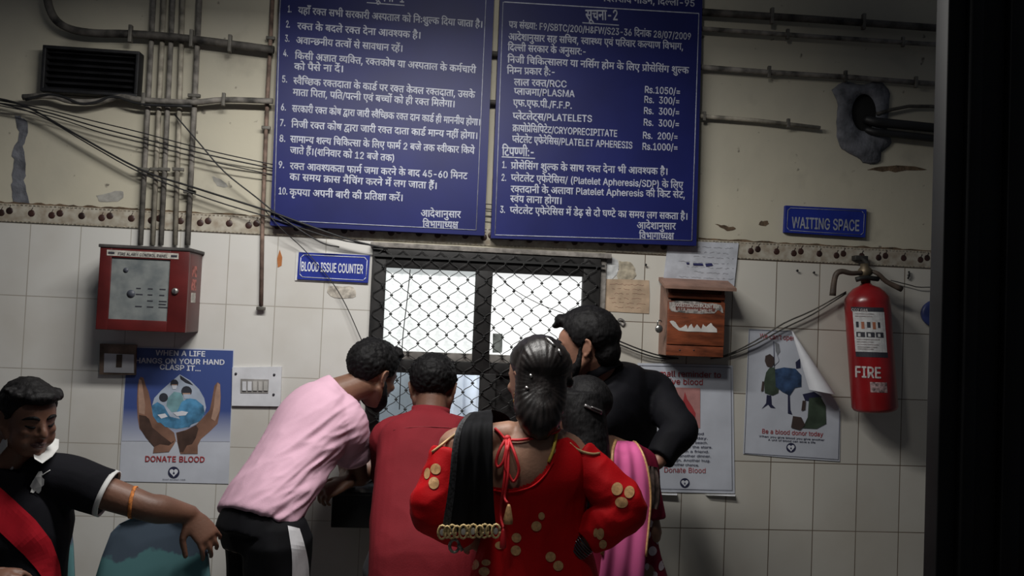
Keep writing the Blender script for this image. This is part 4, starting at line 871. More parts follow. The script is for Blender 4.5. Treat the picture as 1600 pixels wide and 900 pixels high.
[10215,389,[[92,80,8,1,6,0,7,1,7,1,2,-18,-7,-1,-6,-1,-7,0,-7,0,-11,0,-11,2,-11,2,-9,2,-5,-3,-6,-3,11,-13,13,-14,14,-13,15,-13,-13,-13,-14,12,-13,13,-12,12,-10,11,-8,10,-7,9,-4,7,-3,5,-1,5,0,4,1,5,3,4,5,3,7,1,6,0,5,-3,4,-3,4,-4,5,5,2,7,2,7,0,7,0,8,-1,6,-1,5,-2,5,-50,0,0,18,101,0,0,-18,-31,0,2,-5,1,-5,1,-6,0,-8,0,-9,-2,-9,-3,-7,-3,-6,13,-2]]],
[10501,1106,[[0,156,280,0,0,-18,-45,0,0,-19,12,-5,9,-8,7,-13,2,-16,-2,-14,-5,-14,-7,-13,-10,-12,-13,-10,-16,-8,-17,-4,-19,-2,-22,3,-15,7,-9,12,-3,15,0,5,2,6,2,5,3,5,-9,6,-7,7,-4,9,-2,10,3,13,9,10,12,6,17,2,5,0,6,-1,5,-1,5,-1,-2,-17,-4,1,-4,1,-4,1,-6,0,-16,-4,-6,-12,2,-7,4,-5,6,-3,8,-3,8,2,8,0,3,0,3,0,2,0,2,0,-1,-18,-2,0,-1,0,-2,0,-2,0,-17,-4,-6,-13,2,-9,6,-6,9,-3,12,-1,18,1,16,6,15,10,11,12,7,14,2,17,-1,10,-5,9,-7,6,-9,2,-7,-1,-5,-4,-3,-5,0,-5,1,-8,5,-7,9,-6,12,-4,-8,-15,-17,6,-12,10,-7,11,-3,12,2,11,5,10,9,6,11,4,0,18,-215,0],[126,50,-9,-8,-11,-6,-12,-5,-15,-1,-17,2,-14,8,-10,13,-3,16,1,7,2,6,4,6,4,5,-36,-1,0,18,73,0,4,0,5,0,3,0,2,0,-1,-18,-8,0,-14,-1,-10,-5,-7,-7,-2,-11,2,-9,5,-7,8,-4,9,-1,11,1,10,4,7,5,7,6]]],
[10037,577,[[90,56,-8,-1,-7,-1,-7,-2,-6,-3,-11,8,-9,9,-6,10,-2,12,1,6,2,6,3,5,4,3,6,4,7,2,9,2,11,0,23,0,0,22,-100,0,0,18,148,0,0,-18,-28,0,0,-40,-46,0,-6,0,-4,0,-4,-1,-2,-2,-3,-3,-1,-5,1,-6,3,-4,3,-4,4,-4,12,3,13,2,17,-3,14,-7,9,-11,4,-15,-4,-15,-9,-12,-15,-8,-22,-3,-23,3,-21,8,-18,13,-16,16,16,12,14,-15,15,-10,15,-6,18,-3,22,5,7,15,-1,8,-5,5,-7,3]]],
[10013,548,[[0,156,141,0,0,-18,-28,0,6,-11,2,-11,-5,-20,-14,-14,8,-9,8,-10,5,-11,2,-14,-2,-12,-4,-9,-7,-7,-8,-6,-11,-3,-11,-1,-14,2,-13,6,-13,10,-12,14,-12,21,-11,25,18,6,7,-18,8,-16,9,-13,10,-10,10,-6,11,-3,9,2,8,3,5,7,2,10,-2,10,-4,9,-7,8,-9,8,-8,-1,-8,0,-1,17,16,2,11,5,7,7,2,11,-1,7,-3,6,-4,5,-5,4,-88,0]]],
[10019,553,[[142,138,-24,0,0,-43,0,-11,-1,-9,-3,-7,-4,-6,-12,-10,-17,-4,-4,18,5,2,4,1,4,2,2,2,3,3,2,4,1,6,0,9,0,43,-58,0,0,-50,0,-10,1,-8,1,-7,2,-5,3,-5,5,-4,5,-4,8,-5,27,-16,14,-8,9,-9,5,-9,2,-11,-2,-10,-3,-9,-4,-8,-3,-6,-18,10,3,6,3,5,2,6,1,5,-1,5,-1,4,-3,3,-5,5,-8,5,-11,6,-21,12,-9,6,-8,6,-6,7,-4,8,-3,11,-1,15,0,59,-20,0,0,18,142,0]]],
[10006,0,[[-46,193,1,6,3,4,4,3,6,2,5,-2,4,-3,3,-4,1,-6,-1,-6,-3,-4,-4,-3,-5,-2,-6,2,-4,3,-3,4]]],
[10500,998,[[0,156,253,0,0,-18,-26,0,0,-138,-20,0,0,41,-7,-4,-8,-4,-10,-3,-12,0,-17,2,-14,8,-10,13,-3,16,1,7,2,6,4,6,4,5,-34,-1,0,18,71,0,4,0,5,0,3,0,2,0,-2,-18,-8,0,-13,-1,-10,-5,-7,-7,-2,-11,2,-9,6,-7,7,-4,9,-1,12,1,10,4,8,6,7,7,0,73,-207,0],[126,50,-5,-4,-6,-5,-7,-4,-8,-4,-10,-3,-11,0,-17,2,-14,8,-10,13,-3,16,1,7,2,6,4,6,4,5,-36,-1,0,18,70,0,4,0,5,0,4,0,1,0,-1,-18,-5,0,-14,-1,-10,-5,-7,-7,-2,-11,2,-9,5,-7,8,-4,9,-1,12,1,9,4,9,6,7,7]]],
[10027,563,[[52,138,0,-80,-1,-5,-2,-5,-4,-3,-5,-1,-7,2,-6,4,-7,6,-5,6,-4,8,-1,7,1,5,3,4,4,3,8,1,6,0,0,48,-32,0,0,18,144,0,0,-18,-26,0,0,-138,-20,0,0,138]]],
[10529,620,[[57,-31,-13,1,-12,4,-9,6,-7,8,-5,9,-1,11,2,14,6,11,10,8,13,6,-3,10,-2,11,1,10,3,9,5,7,5,6,10,6,11,5,12,2,15,1,1,0,0,24,-99,0,0,18,158,0,0,-18,-39,0,0,-42,-12,0,-13,0,-11,-2,-8,-2,-7,-3,-8,-10,-3,-13,2,-13,8,-9,12,-7,19,-2,1,0,1,0,1,0,2,0,-1,5,0,4,1,7,4,5,5,3,6,1,10,-2,7,-4,4,-7,1,-7,-1,-7,-3,-5,-5,-4,-6,-3,21,-55,-17,-8,-14,40,-12,-11,-12,-9,-16,-7],[30,8,2,-10,6,-7,9,-4,10,-1,11,1,9,4,9,5,8,7,7,7,6,8,-2,0,-3,0,-2,0,-2,0,-12,0,-12,3,-11,4,-11,7,-8,-3,-8,-5,-5,-7]]],
[10440,259,[[-46,154,-4,8,-3,8,-1,9,-1,8,3,15,8,12,12,7,17,3,13,-2,12,-5,9,-9,8,-13,7,-18,7,-21,27,0,0,-18,-26,0,0,-138,-20,0,0,138,-22,0,0,18,22,0,-7,22,-8,16,-9,9,-12,3,-9,-1,-7,-5,-3,-7,-2,-10,1,-8,2,-7,2,-7,4,-7],[38,204,1,6,3,4,5,3,5,1,5,-1,5,-3,2,-4,2,-6,-2,-6,-2,-4,-5,-3,-5,-1,-5,1,-5,3,-3,4]]],
[10047,771,[[115,138,0,-51,7,6,6,3,8,3,8,1,15,-3,12,-8,8,-12,2,-17,-1,-12,-2,-13,-6,-13,-7,-12,-18,10,6,9,4,9,3,11,1,10,-1,11,-4,7,-6,4,-8,1,-13,-4,-14,-14,0,-64,-20,0,0,48,-7,-4,-7,-4,-9,-3,-10,-1,-10,1,-8,3,-7,4,-6,5,-5,8,-4,8,-2,11,0,12,0,50,-20,0,0,18,196,0,0,-18],[40,138,0,-48,0,-12,2,-8,2,-5,3,-5,6,-4,9,-2,10,1,8,3,8,5,7,7,0,68]]],
[10452,0,[[-45,154,-6,8,-6,6,-6,4,-5,2,-6,1,-6,1,-5,-1,-5,-1,-5,-1,-5,-3,-7,18,6,2,6,2,7,1,6,0,11,-1,9,-4,9,-7,6,-8,1,1,-5,11,-5,9,-4,6,-6,4,-6,2,-7,1,-5,-1,-5,0,-4,-1,-3,-2,-6,17,10,3,12,1,13,-2,11,-4,9,-9,9,-13,7,-18,7,-24],[-28,204,1,6,3,4,4,3,6,1,5,-1,4,-3,3,-4,2,-6,-2,-6,-3,-4,-4,-3,-5,-1,-6,1,-4,3,-3,4]]],
[10035,504,[[130,138,-37,0,0,-51,-14,0,-11,0,-9,-2,-7,-2,-7,-3,-10,-12,-3,-14,1,-11,4,-9,6,-7,8,-5,10,-3,10,-1,12,1,11,3,10,3,10,5,6,-18,-11,-5,-12,-4,-12,-2,-13,-1,-17,2,-14,4,-13,8,-9,11,-6,14,-1,16,2,15,6,12,10,10,12,7,15,5,15,1,0,33,-72,0,0,18,130,0]]],
[10254,762,[[12,13,32,19,-13,5,-10,8,-7,12,-2,15,3,18,10,14,16,9,20,3,6,0,7,-1,6,-1,5,0,-2,-19,-4,1,-6,1,-6,1,-5,0,-13,-2,-9,-5,-6,-8,-2,-10,2,-12,5,-8,9,-4,9,-2,10,1,10,4,8,6,8,7,0,73,-93,0,0,18,194,0,0,-18,-81,0,0,-50,6,5,7,3,8,3,8,1,15,-3,12,-8,7,-12,3,-17,-1,-12,-3,-13,-5,-13,-7,-12,-18,10,5,9,5,9,3,11,1,10,-1,11,-4,7,-6,4,-8,1,-6,-1,-7,-3,-7,-6,-7,-8,0,-64,-20,0,0,43,-2,-1,-3,-2,-2,-2,-3,-2,-60,-39]]],
[10071,0,[[7,-58,-7,-3,-8,-3,-9,-2,-9,-1,-17,2,-13,8,-8,11,-2,14,2,14,9,11,13,8,20,3,2,-16,-13,-3,-9,-4,-4,-6,-2,-8,2,-7,4,-5,7,-3,7,-1,8,0,6,2,7,2,7,4]]],
[10274,568,[[11,13,43,25,-13,4,-9,6,-5,8,-4,8,-3,11,0,15,0,48,-20,0,0,18,146,0,0,-18,-26,0,0,-138,-20,0,0,48,-77,-51],[100,138,-60,0,0,-46,0,-9,1,-7,1,-5,1,-5,2,-3,3,-3,7,-4,11,-2,9,1,9,4,9,5,7,6]]],
[10179,712,[[156,138,0,-138,-20,0,0,81,-9,-3,-8,-3,-10,-1,-11,-1,-12,1,-11,2,-10,2,-9,4,-10,-8,-8,-6,-4,-8,-2,-8,1,-5,1,-5,4,-5,6,-4,7,-2,11,-1,2,0,3,0,-1,5,0,4,1,7,4,5,5,2,6,1,9,-2,7,-4,4,-7,1,-7,-1,-6,-2,-5,-4,-4,-5,-3,5,-5,4,-5,6,-6,6,-6,-14,-10,-7,7,-6,8,-6,7,-5,7,-3,0,-3,0,-3,0,-4,-1,-14,2,-12,4,-10,6,-7,8,-5,9,-1,10,2,13,6,10,10,9,11,7,-10,8,-7,8,-4,10,-2,11,3,12,8,10,12,7,17,2,14,-2,12,-5,9,-9,3,-13,-2,-11,-4,-10,-7,-7,-9,-8,5,-1,5,0,5,-1,6,0,11,1,10,2,10,3,10,6,0,35,-23,0,0,18,69,0,0,-18],[38,126,2,-8,4,-7,6,-6,7,-5,14,13,5,13,-1,6,-3,5,-6,3,-9,2,-7,-2,-6,-3,-4,-5]]],
[10201,362,[[120,44,-9,-7,-11,-6,-13,-4,-16,-1,-18,2,-13,8,-9,12,-3,15,0,6,2,7,3,6,4,5,-11,6,-8,7,-6,11,-2,12,3,14,8,11,11,8,15,2,12,-2,10,-5,7,-8,2,-10,-3,-12,-7,-10,-16,9,3,3,1,3,1,3,1,3,-1,3,-2,4,-3,2,-6,1,-6,-1,-6,-5,-4,-6,-1,-8,1,-7,3,-6,4,-4,6,-3,6,-2,7,-1,8,2,8,0,3,0,3,0,3,0,2,-1,-1,-17,-2,0,-2,0,-2,0,-2,0,-11,-1,-8,-4,-5,-6,-2,-8,2,-9,5,-7,8,-4,10,-1,12,2,11,4,8,6,7,6]]],
[10269,552,[[32,16,-12,17,62,37,-10,12,-9,7,-8,5,-10,1,-7,-1,-7,-1,-8,-3,-9,-4,-7,18,8,4,9,3,10,2,11,1,9,-1,9,-2,8,-4,7,-6,9,-9,9,-10,0,56,-96,0,0,18,142,0,0,-18,-26,0,0,-138,-20,0,0,58]]],
[10184,648,[[175,18,-11,-6,-12,-5,-13,-4,-17,-1,-26,3,-26,10,-24,18,-25,27,-6,8,-3,6,-1,6,-1,4,1,6,3,4,5,3,7,1,6,0,5,-3,4,-3,4,-4,5,5,2,7,2,7,0,7,-1,13,-3,11,-50,0,0,18,166,0,0,-18,-96,0,2,-5,1,-5,1,-7,0,-7,-2,-18,-6,-14,-11,-11,-13,-8,17,-18,19,-14,21,-8,23,-3,13,1,11,2,11,5,12,7],[168,54,-7,-5,-9,-4,-11,-3,-11,-1,-11,1,-10,4,-8,6,-7,8,-4,9,-1,11,3,16,9,12,14,8,18,2,5,0,6,0,6,-1,4,-1,-2,-18,-3,1,-5,1,-4,1,-5,0,-11,-1,-8,-4,-5,-7,-2,-10,2,-9,5,-7,8,-4,10,-1,8,1,8,3,6,4,6,4]]],
[10569,769,[[95,10,-13,-13,-14,12,-13,13,-12,12,-10,11,-8,10,-7,9,-4,7,-3,5,-1,5,0,4,1,5,3,4,5,3,7,1,6,0,5,-3,4,-3,4,-4,5,5,2,7,2,7,0,7,0,8,-1,6,-1,5,-2,5,-50,0,0,18,124,0,6,1,8,1,10,-1,10,-3,8,-6,7,-8,5,-10,1,-13,-3,-16,-7,-14,-12,-10,-17,-9,7,-7,7,-6,8,-3,12,-1,11,1,11,4,9,6,8,7,9,-17,-10,-7,-11,-6,-13,-5,-16,-1,-16,2,-14,6,-12,10,-9,14,-13,-2,-13,0,-11,0,-11,2,-11,2,-9,2,-5,-3,-6,-3,11,-13,13,-14,14,-13],[92,80,10,1,9,0,9,1,10,2,13,6,9,8,5,8,2,11,-2,11,-4,8,-7,4,-8,2,-6,-1,-4,-2,-4,-4,0,-5,5,-10,15,-5,-2,-17,-15,3,-11,7,-7,9,-3,13,1,4,1,4,-38,0,2,-5,1,-5,1,-6,0,-8,0,-9,-2,-9,-3,-7,-3,-6,13,-2]]],
[10039,723,[[158,138,0,-138,-20,0,0,138,-33,0,0,-58,-1,-9,-1,-9,-3,-6,-4,-6,-6,-6,-7,-4,-9,-3,-11,-1,-20,4,-15,11,-3,7,-3,8,-2,10,0,12,0,50,-20,0,0,18,184,0,0,-18],[62,54,11,2,7,6,3,5,1,5,1,7,0,9,0,50,-45,0,0,-50,0,-8,1,-7,1,-6,2,-4,4,-4,3,-3,5,-1]]],
[10207,350,[[52,80,55,0,0,-18,-55,0,0,-9,-1,-7,-3,-5,-4,-2,-4,-1,-5,1,-5,2,-5,3,-5,5,-4,5,-3,5,-3,6,0,5,1,4,2,3,5,2,7,1,7,0,0,58,-32,0,0,18,91,0,0,-18,-39,0]]],
[10203,308,[[40,138,0,-46,0,-9,1,-7,1,-5,1,-5,2,-3,3,-3,7,-4,11,-2,10,2,9,3,8,6,7,5,9,-16,-10,-7,-10,-5,-12,-4,-13,-2,-10,1,-9,3,-7,4,-6,4,-5,8,-4,8,-3,11,0,15,0,48,-20,0,0,18,80,0,0,-18]]],
[10081,0,[[-45,-11,6,1,6,0,16,-1,14,-5,12,-8,10,-9,10,-11,9,-13,-14,-10,-13,17,-13,12,-13,7,-16,3,-3,0,-3,-1,-2,0,-3,-1]]],
[10197,467,[[63,36,-20,4,-15,11,-3,7,-3,8,-2,10,0,12,0,50,-20,0,0,18,120,0,0,-18,-15,0,0,-58,-1,-9,-1,-9,-3,-6,-4,-6,-6,-6,-7,-4,-9,-3],[62,54,11,2,7,6,3,5,1,5,1,7,0,9,0,50,-45,0,0,-50,0,-8,1,-7,1,-6,2,-4,4,-4,3,-3,5,-1]]],
[10041,642,[[138,138,0,-138,-20,0,0,45,-8,-4,-9,-4,-11,-3,-13,-1,-20,3,-16,9,-13,15,-7,20,20,6,13,8,7,10,3,13,-2,11,-4,8,-7,4,-8,2,-6,-1,-5,-2,-2,-4,-2,-5,6,-10,15,-5,-2,-17,-15,3,-11,7,-7,9,-2,13,2,12,7,9,10,5,12,2,10,-1,10,-3,8,-6,7,-8,4,-10,2,-13,-2,-17,-8,-13,-12,-10,-16,-9,6,-7,6,-6,9,-3,11,-1,13,1,10,4,9,6,8,7,0,69,-20,0,0,18,66,0,0,-18]]],
[10097,563,[[77,0,-19,2,-15,5,-13,8,-10,12,-6,14,-2,17,2,16,6,13,11,11,13,7,16,5,16,2,0,26,-76,0,0,18,144,0,0,-18,-48,0,0,-44,-10,0,-14,-1,-10,-1,-8,-3,-7,-4,-7,-5,-4,-7,-4,-8,0,-10,2,-13,6,-10,9,-8,13,-5,-3,10,-1,10,1,9,3,7,6,7,7,5,9,4,11,1,11,-1,9,-4,7,-5,5,-7,3,-7,1,-9,-4,-16,-11,-12,-17,-8],[76,35,2,-9,3,-8,12,1,10,4,7,7,2,9,-1,7,-3,5,-5,3,-7,1,-8,-1,-6,-4,-4,-7],[55,-34,1,6,3,5,5,3,5,1,5,-1,5,-3,3,-5,1,-6,-1,-5,-3,-5,-5,-3,-5,-1,-5,1,-5,3,-3,5]]],
[10028,591,[[151,138,-25,0,0,-138,-21,0,0,42,-8,-5,-9,-4,-11,-3,-12,0,-18,2,-13,8,-10,11,-2,15,0,7,2,7,3,6,5,6,-9,5,-7,8,-4,9,-2,10,1,8,2,6,-13,0,0,18,151,0],[42,67,2,-9,5,-6,8,-4,10,-1,12,1,10,4,9,6,7,7,0,73,-69,0,-4,-7,-1,-7,1,-9,4,-6,6,-4,8,-2,7,1,9,1,6,0,5,-1,-1,-17,-2,0,-2,0,-2,0,-2,0,-11,-1,-8,-4,-5,-6]]],
]
FIRST_BOARD = [
[3292,[[10060,0,0],[10070,676,0],[10030,676,0],[10044,1310,0],[10066,1865,0],[45,2124,0],[49,2708,0]],[583.3,1.1,632.2,4.0],13.3],
[826,[[49,0,0],[46,584,0]],[448.9,18.9,455.6,19.3],10.0],
[21550,[[10051,0,0],[10061,580,0],[10066,1111,0],[10005,1370,0],[10052,1650,0],[10183,2059,0],[10040,2662,0],[10060,3512,0],[10049,4188,0],[10068,4891,0],[10060,5430,0],[10052,6106,0],[10025,6515,0],[10066,7277,0],[10052,7536,0],[10068,7945,0],[10009,8484,0],[10570,9248,0],[10040,10236,0],[10066,10806,0],[10054,11065,0],[10025,12023,0],[10079,12785,0],[10067,13324,0],[10044,13583,0],[10007,14138,0],[10058,14410,0],[10069,15090,0],[10210,15090,0],[10025,15590,0],[10067,16632,0],[10042,16891,0],[10051,17411,0],[10066,17991,0],[10032,18530,0],[10066,19272,0],[10040,19531,0],[10066,20101,0],[10061,20640,0],[10076,21171,0],[10104,21171,0]],[465.6,21.1,754.4,43.3],10.0],
[826,[[50,0,0],[46,584,0]],[446.2,42.7,453.3,43.1],10.0],
[12947,[[10052,0,0],[10183,409,0],[10040,1012,0],[10025,1862,0],[10075,2403,0],[10048,2904,0],[10042,3475,0],[10054,3995,0],[10075,4673,0],[10052,4953,0],[10183,5362,0],[10040,5965,0],[10042,6815,0],[10075,7280,0],[10044,7335,0],[10066,7890,0],[10010,8429,0],[10057,9452,0],[10213,10008,0],[10051,10415,0],[10025,10995,0],[10061,12037,0],[10076,12568,0],[10104,12568,0]],[464.4,45.6,657.8,60.4],10.0],
[826,[[51,0,0],[46,584,0]],[444.9,64.9,452.4,65.3],10.0],
[11801,[[10009,0,0],[10057,764,0],[10066,1320,0],[10202,1579,0],[10031,1937,0],[10044,2638,0],[10068,3193,0],[10051,3452,0],[10040,4312,0],[10198,4882,0],[10057,5231,0],[10461,5787,0],[10060,6326,0],[10075,7002,0],[10060,7282,0],[10066,7958,0],[10057,8217,0],[10043,8773,0],[10066,9388,0],[10044,9647,0],[10052,10482,0],[10061,10891,0],[10449,11422,0],[10104,11422,0]],[462.2,67.8,629.6,81.1],10.0],
[826,[[52,0,0],[46,584,0]],[442.2,87.8,450.2,88.2],10.0],
[19708,[[10067,0,0],[10025,259,0],[10060,1021,0],[10068,1697,0],[10009,2236,0],[10180,3000,0],[10066,3641,0],[10040,3900,0],[10557,4750,0],[10067,5672,0],[10183,5931,0],[10040,6534,0],[44,7104,0],[10052,7626,0],[10183,8035,0],[10040,8638,0],[10025,9208,0],[10079,9970,0],[10059,10229,0],[10051,11087,0],[10066,11667,0],[10009,12206,0],[10570,12970,0],[10040,13958,0],[10066,14528,0],[10054,14787,0],[10025,15745,0],[10075,16286,0],[10025,16787,0],[10050,17549,0],[10181,18147,0],[10030,18147,0],[10066,18781,0],[10052,19040,0],[10068,19449,0]],[460.4,91.8,743.3,114.4],10.0],
[4818,[[10025,0,0],[10079,762,0],[10046,1301,0],[10076,1869,0],[10060,1869,0],[10075,2545,0],[10044,2825,0],[10066,3380,0],[10042,3919,0],[10449,4384,0],[10104,4439,0]],[459.6,108.9,537.1,112.9],10.0],
[826,[[53,0,0],[46,584,0]],[440.0,128.4,448.9,128.9],10.0],
[20835,[[10215,0,0],[10057,389,0],[10076,945,0],[10067,945,0],[10501,1204,0],[10025,2310,0],[10052,3352,0],[10183,3761,0],[10040,4364,0],[10042,4934,0],[10066,5454,0],[10040,5713,0],[10066,6283,0],[10025,6822,0],[10075,7363,0],[10025,7864,0],[10066,8626,0],[10037,8885,0],[10181,9456,0],[10046,9742,0],[10052,10310,0],[10052,10999,0],[10183,11408,0],[10040,12011,0],[10025,12861,0],[10075,13402,0],[10057,13623,0],[10054,14179,0],[10052,15137,0],[10183,15546,0],[10040,16149,0],[10042,16719,0],[10066,17239,0],[10040,17498,0],[10066,18068,0],[44,18327,0],[10013,18849,0],[10060,19397,0],[10025,20073,0],[10075,20614,0]],[458.2,131.1,741.8,153.3],10.0],
[18342,[[10050,0,0],[10066,598,0],[10040,857,0],[10066,1427,0],[10067,1966,0],[10046,2225,0],[10040,2793,0],[10066,3363,0],[44,3622,0],[10046,4144,0],[10067,4712,0],[10040,4971,0],[47,5541,0],[10046,5865,0],[10198,6433,0],[10044,6782,0],[10068,7337,0],[10019,7876,0],[10057,8429,0],[10006,8985,0],[10048,9265,0],[10500,9836,0],[10461,10834,0],[10025,11373,0],[10079,12135,0],[10061,12674,0],[10068,13205,0],[10052,13744,0],[10183,14153,0],[10040,14756,0],[10067,15606,0],[10050,15865,0],[10054,16463,0],[10075,17141,0],[10027,17141,0],[10066,17704,0],[10104,17963,0]],[457.3,148.9,711.1,167.8],10.0],
[826,[[54,0,0],[46,584,0]],[438.2,172.2,447.1,172.7],10.0],
[25424,[[10060,0,0],[10052,676,0],[10025,1085,0],[10066,1847,0],[10052,2106,0],[10068,2515,0],[10052,3054,0],[10183,3463,0],[10040,4066,0],[10025,4916,0],[10079,5678,0],[10059,5937,0],[10529,6795,0],[10066,7415,0],[10052,7674,0],[10066,8083,0],[10032,8622,0],[10066,9364,0],[10052,9623,0],[10068,10032,0],[10215,10571,0],[10057,10960,0],[10076,11516,0],[10067,11516,0],[10501,11775,0],[10025,12881,0],[10052,13923,0],[10183,14332,0],[10040,14935,0],[10042,15785,0],[10066,16305,0],[10044,16564,0],[10025,17399,0],[10066,18161,0],[10037,18420,0],[10181,18991,0],[10061,19277,0],[10068,19808,0],[10050,20347,0],[10066,20945,0],[10044,21204,0],[10044,21759,0],[10068,22314,0],[10051,22573,0],[10061,23433,0],[10079,23964,0],[10027,24223,0],[10066,24786,0],[10104,25045,0]],[456.0,174.4,750.7,196.2],10.0],
[826,[[55,0,0],[46,584,0]],[436.7,196.7,446.2,197.1],10.0],
[20931,[[10067,0,0],[10044,259,0],[10032,814,0],[10068,1556,0],[10052,2095,0],[10183,2504,0],[10040,3107,0],[10025,3957,0],[10079,4719,0],[10059,4978,0],[10529,5836,0],[10066,6456,0],[10052,6715,0],[10066,7124,0],[10032,7663,0],[10066,8405,0],[10052,8664,0],[10068,9073,0],[10052,9612,0],[10183,10021,0],[10040,10624,0],[10042,11474,0],[10066,11994,0],[10040,12253,0],[10066,12823,0],[10025,13362,0],[10066,14124,0],[10037,14383,0],[10181,14954,0],[10050,15240,0],[10066,15838,0],[10202,16097,0],[10051,16455,0],[10044,17315,0],[10061,17870,0],[10440,18401,0],[10061,18940,0],[10079,19471,0],[10027,19730,0],[10066,20293,0],[10104,20552,0]],[454.9,198.9,746.7,217.3],10.0],
[826,[[56,0,0],[46,584,0]],[436.0,221.1,446.2,221.6],10.0],
[21832,[[10060,0,0],[10066,676,0],[10050,935,0],[10066,1533,0],[10202,1792,0],[10051,2150,0],[10058,3010,0],[10210,3690,0],[10051,4190,0],[10067,5050,0],[10030,5309,0],[10067,5943,0],[10025,6202,0],[10198,6964,0],[10060,7313,0],[10066,7989,0],[10025,8528,0],[10075,9069,0],[10067,9570,0],[10054,9829,0],[10019,10507,0],[10047,11340,0],[10066,12111,0],[10050,12370,0],[10181,12968,0],[50,13248,0],[10048,14112,0],[10032,14683,0],[10075,15425,0],[10040,15705,0],[10025,16275,0],[10215,17317,0],[10057,17706,0],[10068,18262,0],[10025,18521,0],[10066,19283,0],[10052,19542,0],[10067,20231,0],[10025,20490,0],[10051,21252,0],[10075,21832,0]],[453.3,222.2,741.1,240.4],10.0],
[12137,[[10032,0,0],[10066,742,0],[10040,1001,0],[10075,1571,0],[10061,1851,0],[10452,2382,0],[10104,2382,0],[40,2761,0],[10058,3113,0],[10067,3793,0],[10044,4052,0],[10057,4607,0],[10066,5163,0],[10052,5422,0],[10025,6111,0],[10079,6873,0],[49,7412,0],[50,7996,0],[10048,8860,0],[10032,9431,0],[10075,10173,0],[10040,10453,0],[10025,11023,0],[41,11785,0]],[452.9,239.6,616.7,252.2],10.0],
[826,[[57,0,0],[46,584,0]],[434.4,262.2,444.4,262.7],10.0],
[19880,[[10052,0,0],[10183,409,0],[10040,1012,0],[10010,1862,0],[10057,2885,0],[10213,3441,0],[10051,3848,0],[10025,4428,0],[10040,5190,0],[10066,5760,0],[10047,6299,0],[10066,7070,0],[10050,7329,0],[10181,7927,0],[10032,8207,0],[10050,8949,0],[10066,9547,0],[10025,10086,0],[10052,10848,0],[10044,11257,0],[10075,11812,0],[10025,12092,0],[10075,12633,0],[10048,13134,0],[10066,13705,0],[10042,13964,0],[52,14764,0],[53,15348,0],[45,15932,0],[54,16516,0],[48,17100,0],[10067,17964,0],[10050,18223,0],[10044,18821,0],[10035,19376,0]],[452.9,264.4,730.0,280.0],10.0],
[15171,[[10025,0,0],[10066,762,0],[10060,1301,0],[10050,1977,0],[10051,2575,0],[10254,3435,0],[10066,4197,0],[10060,4456,0],[10050,5412,0],[10076,6010,0],[10067,6010,0],[10030,6269,0],[10006,6903,0],[10027,6903,0],[10025,7746,0],[10052,8508,0],[10044,8917,0],[10075,9472,0],[10050,9752,0],[10449,10350,0],[10054,10630,0],[10027,11308,0],[10032,12151,0],[10066,12893,0],[10040,13152,0],[10066,13722,0],[10061,14261,0],[10452,14792,0],[10104,14792,0]],[452.2,281.1,683.3,295.6],10.0],
[1410,[[49,0,0],[48,584,0],[46,1168,0]],[434.4,303.3,449.3,304.0],10.0],
[12152,[[10025,0,0],[10071,541,0],[10046,762,0],[10051,1330,0],[10066,1910,0],[10009,2449,0],[10046,3213,0],[10044,3781,0],[10068,4336,0],[10048,4875,0],[10066,5446,0],[10052,5705,0],[10068,6114,0],[10025,6653,0],[10068,7415,0],[10274,7954,0],[10067,8522,0],[10040,8781,0],[10179,9351,0],[10066,10063,0],[10025,10602,0],[10052,11364,0],[10449,11773,0],[10104,11773,0]],[452.2,305.1,630.0,314.4],10.0],
[4381,[[10010,0,0],[10042,1023,0],[10075,1488,0],[10058,1543,0],[10066,2223,0],[10044,2482,0],[10069,3037,0],[10060,3037,0],[10066,3713,0],[10052,3972,0]],[657.3,338.2,719.6,340.4],10.0],
[4253,[[10067,0,0],[10057,259,0],[10049,815,0],[10066,1518,0],[10027,1777,0],[10066,2340,0],[10201,2599,0],[10051,2961,0],[10179,3541,0]],[660.4,355.1,715.6,356.7],10.0],
]
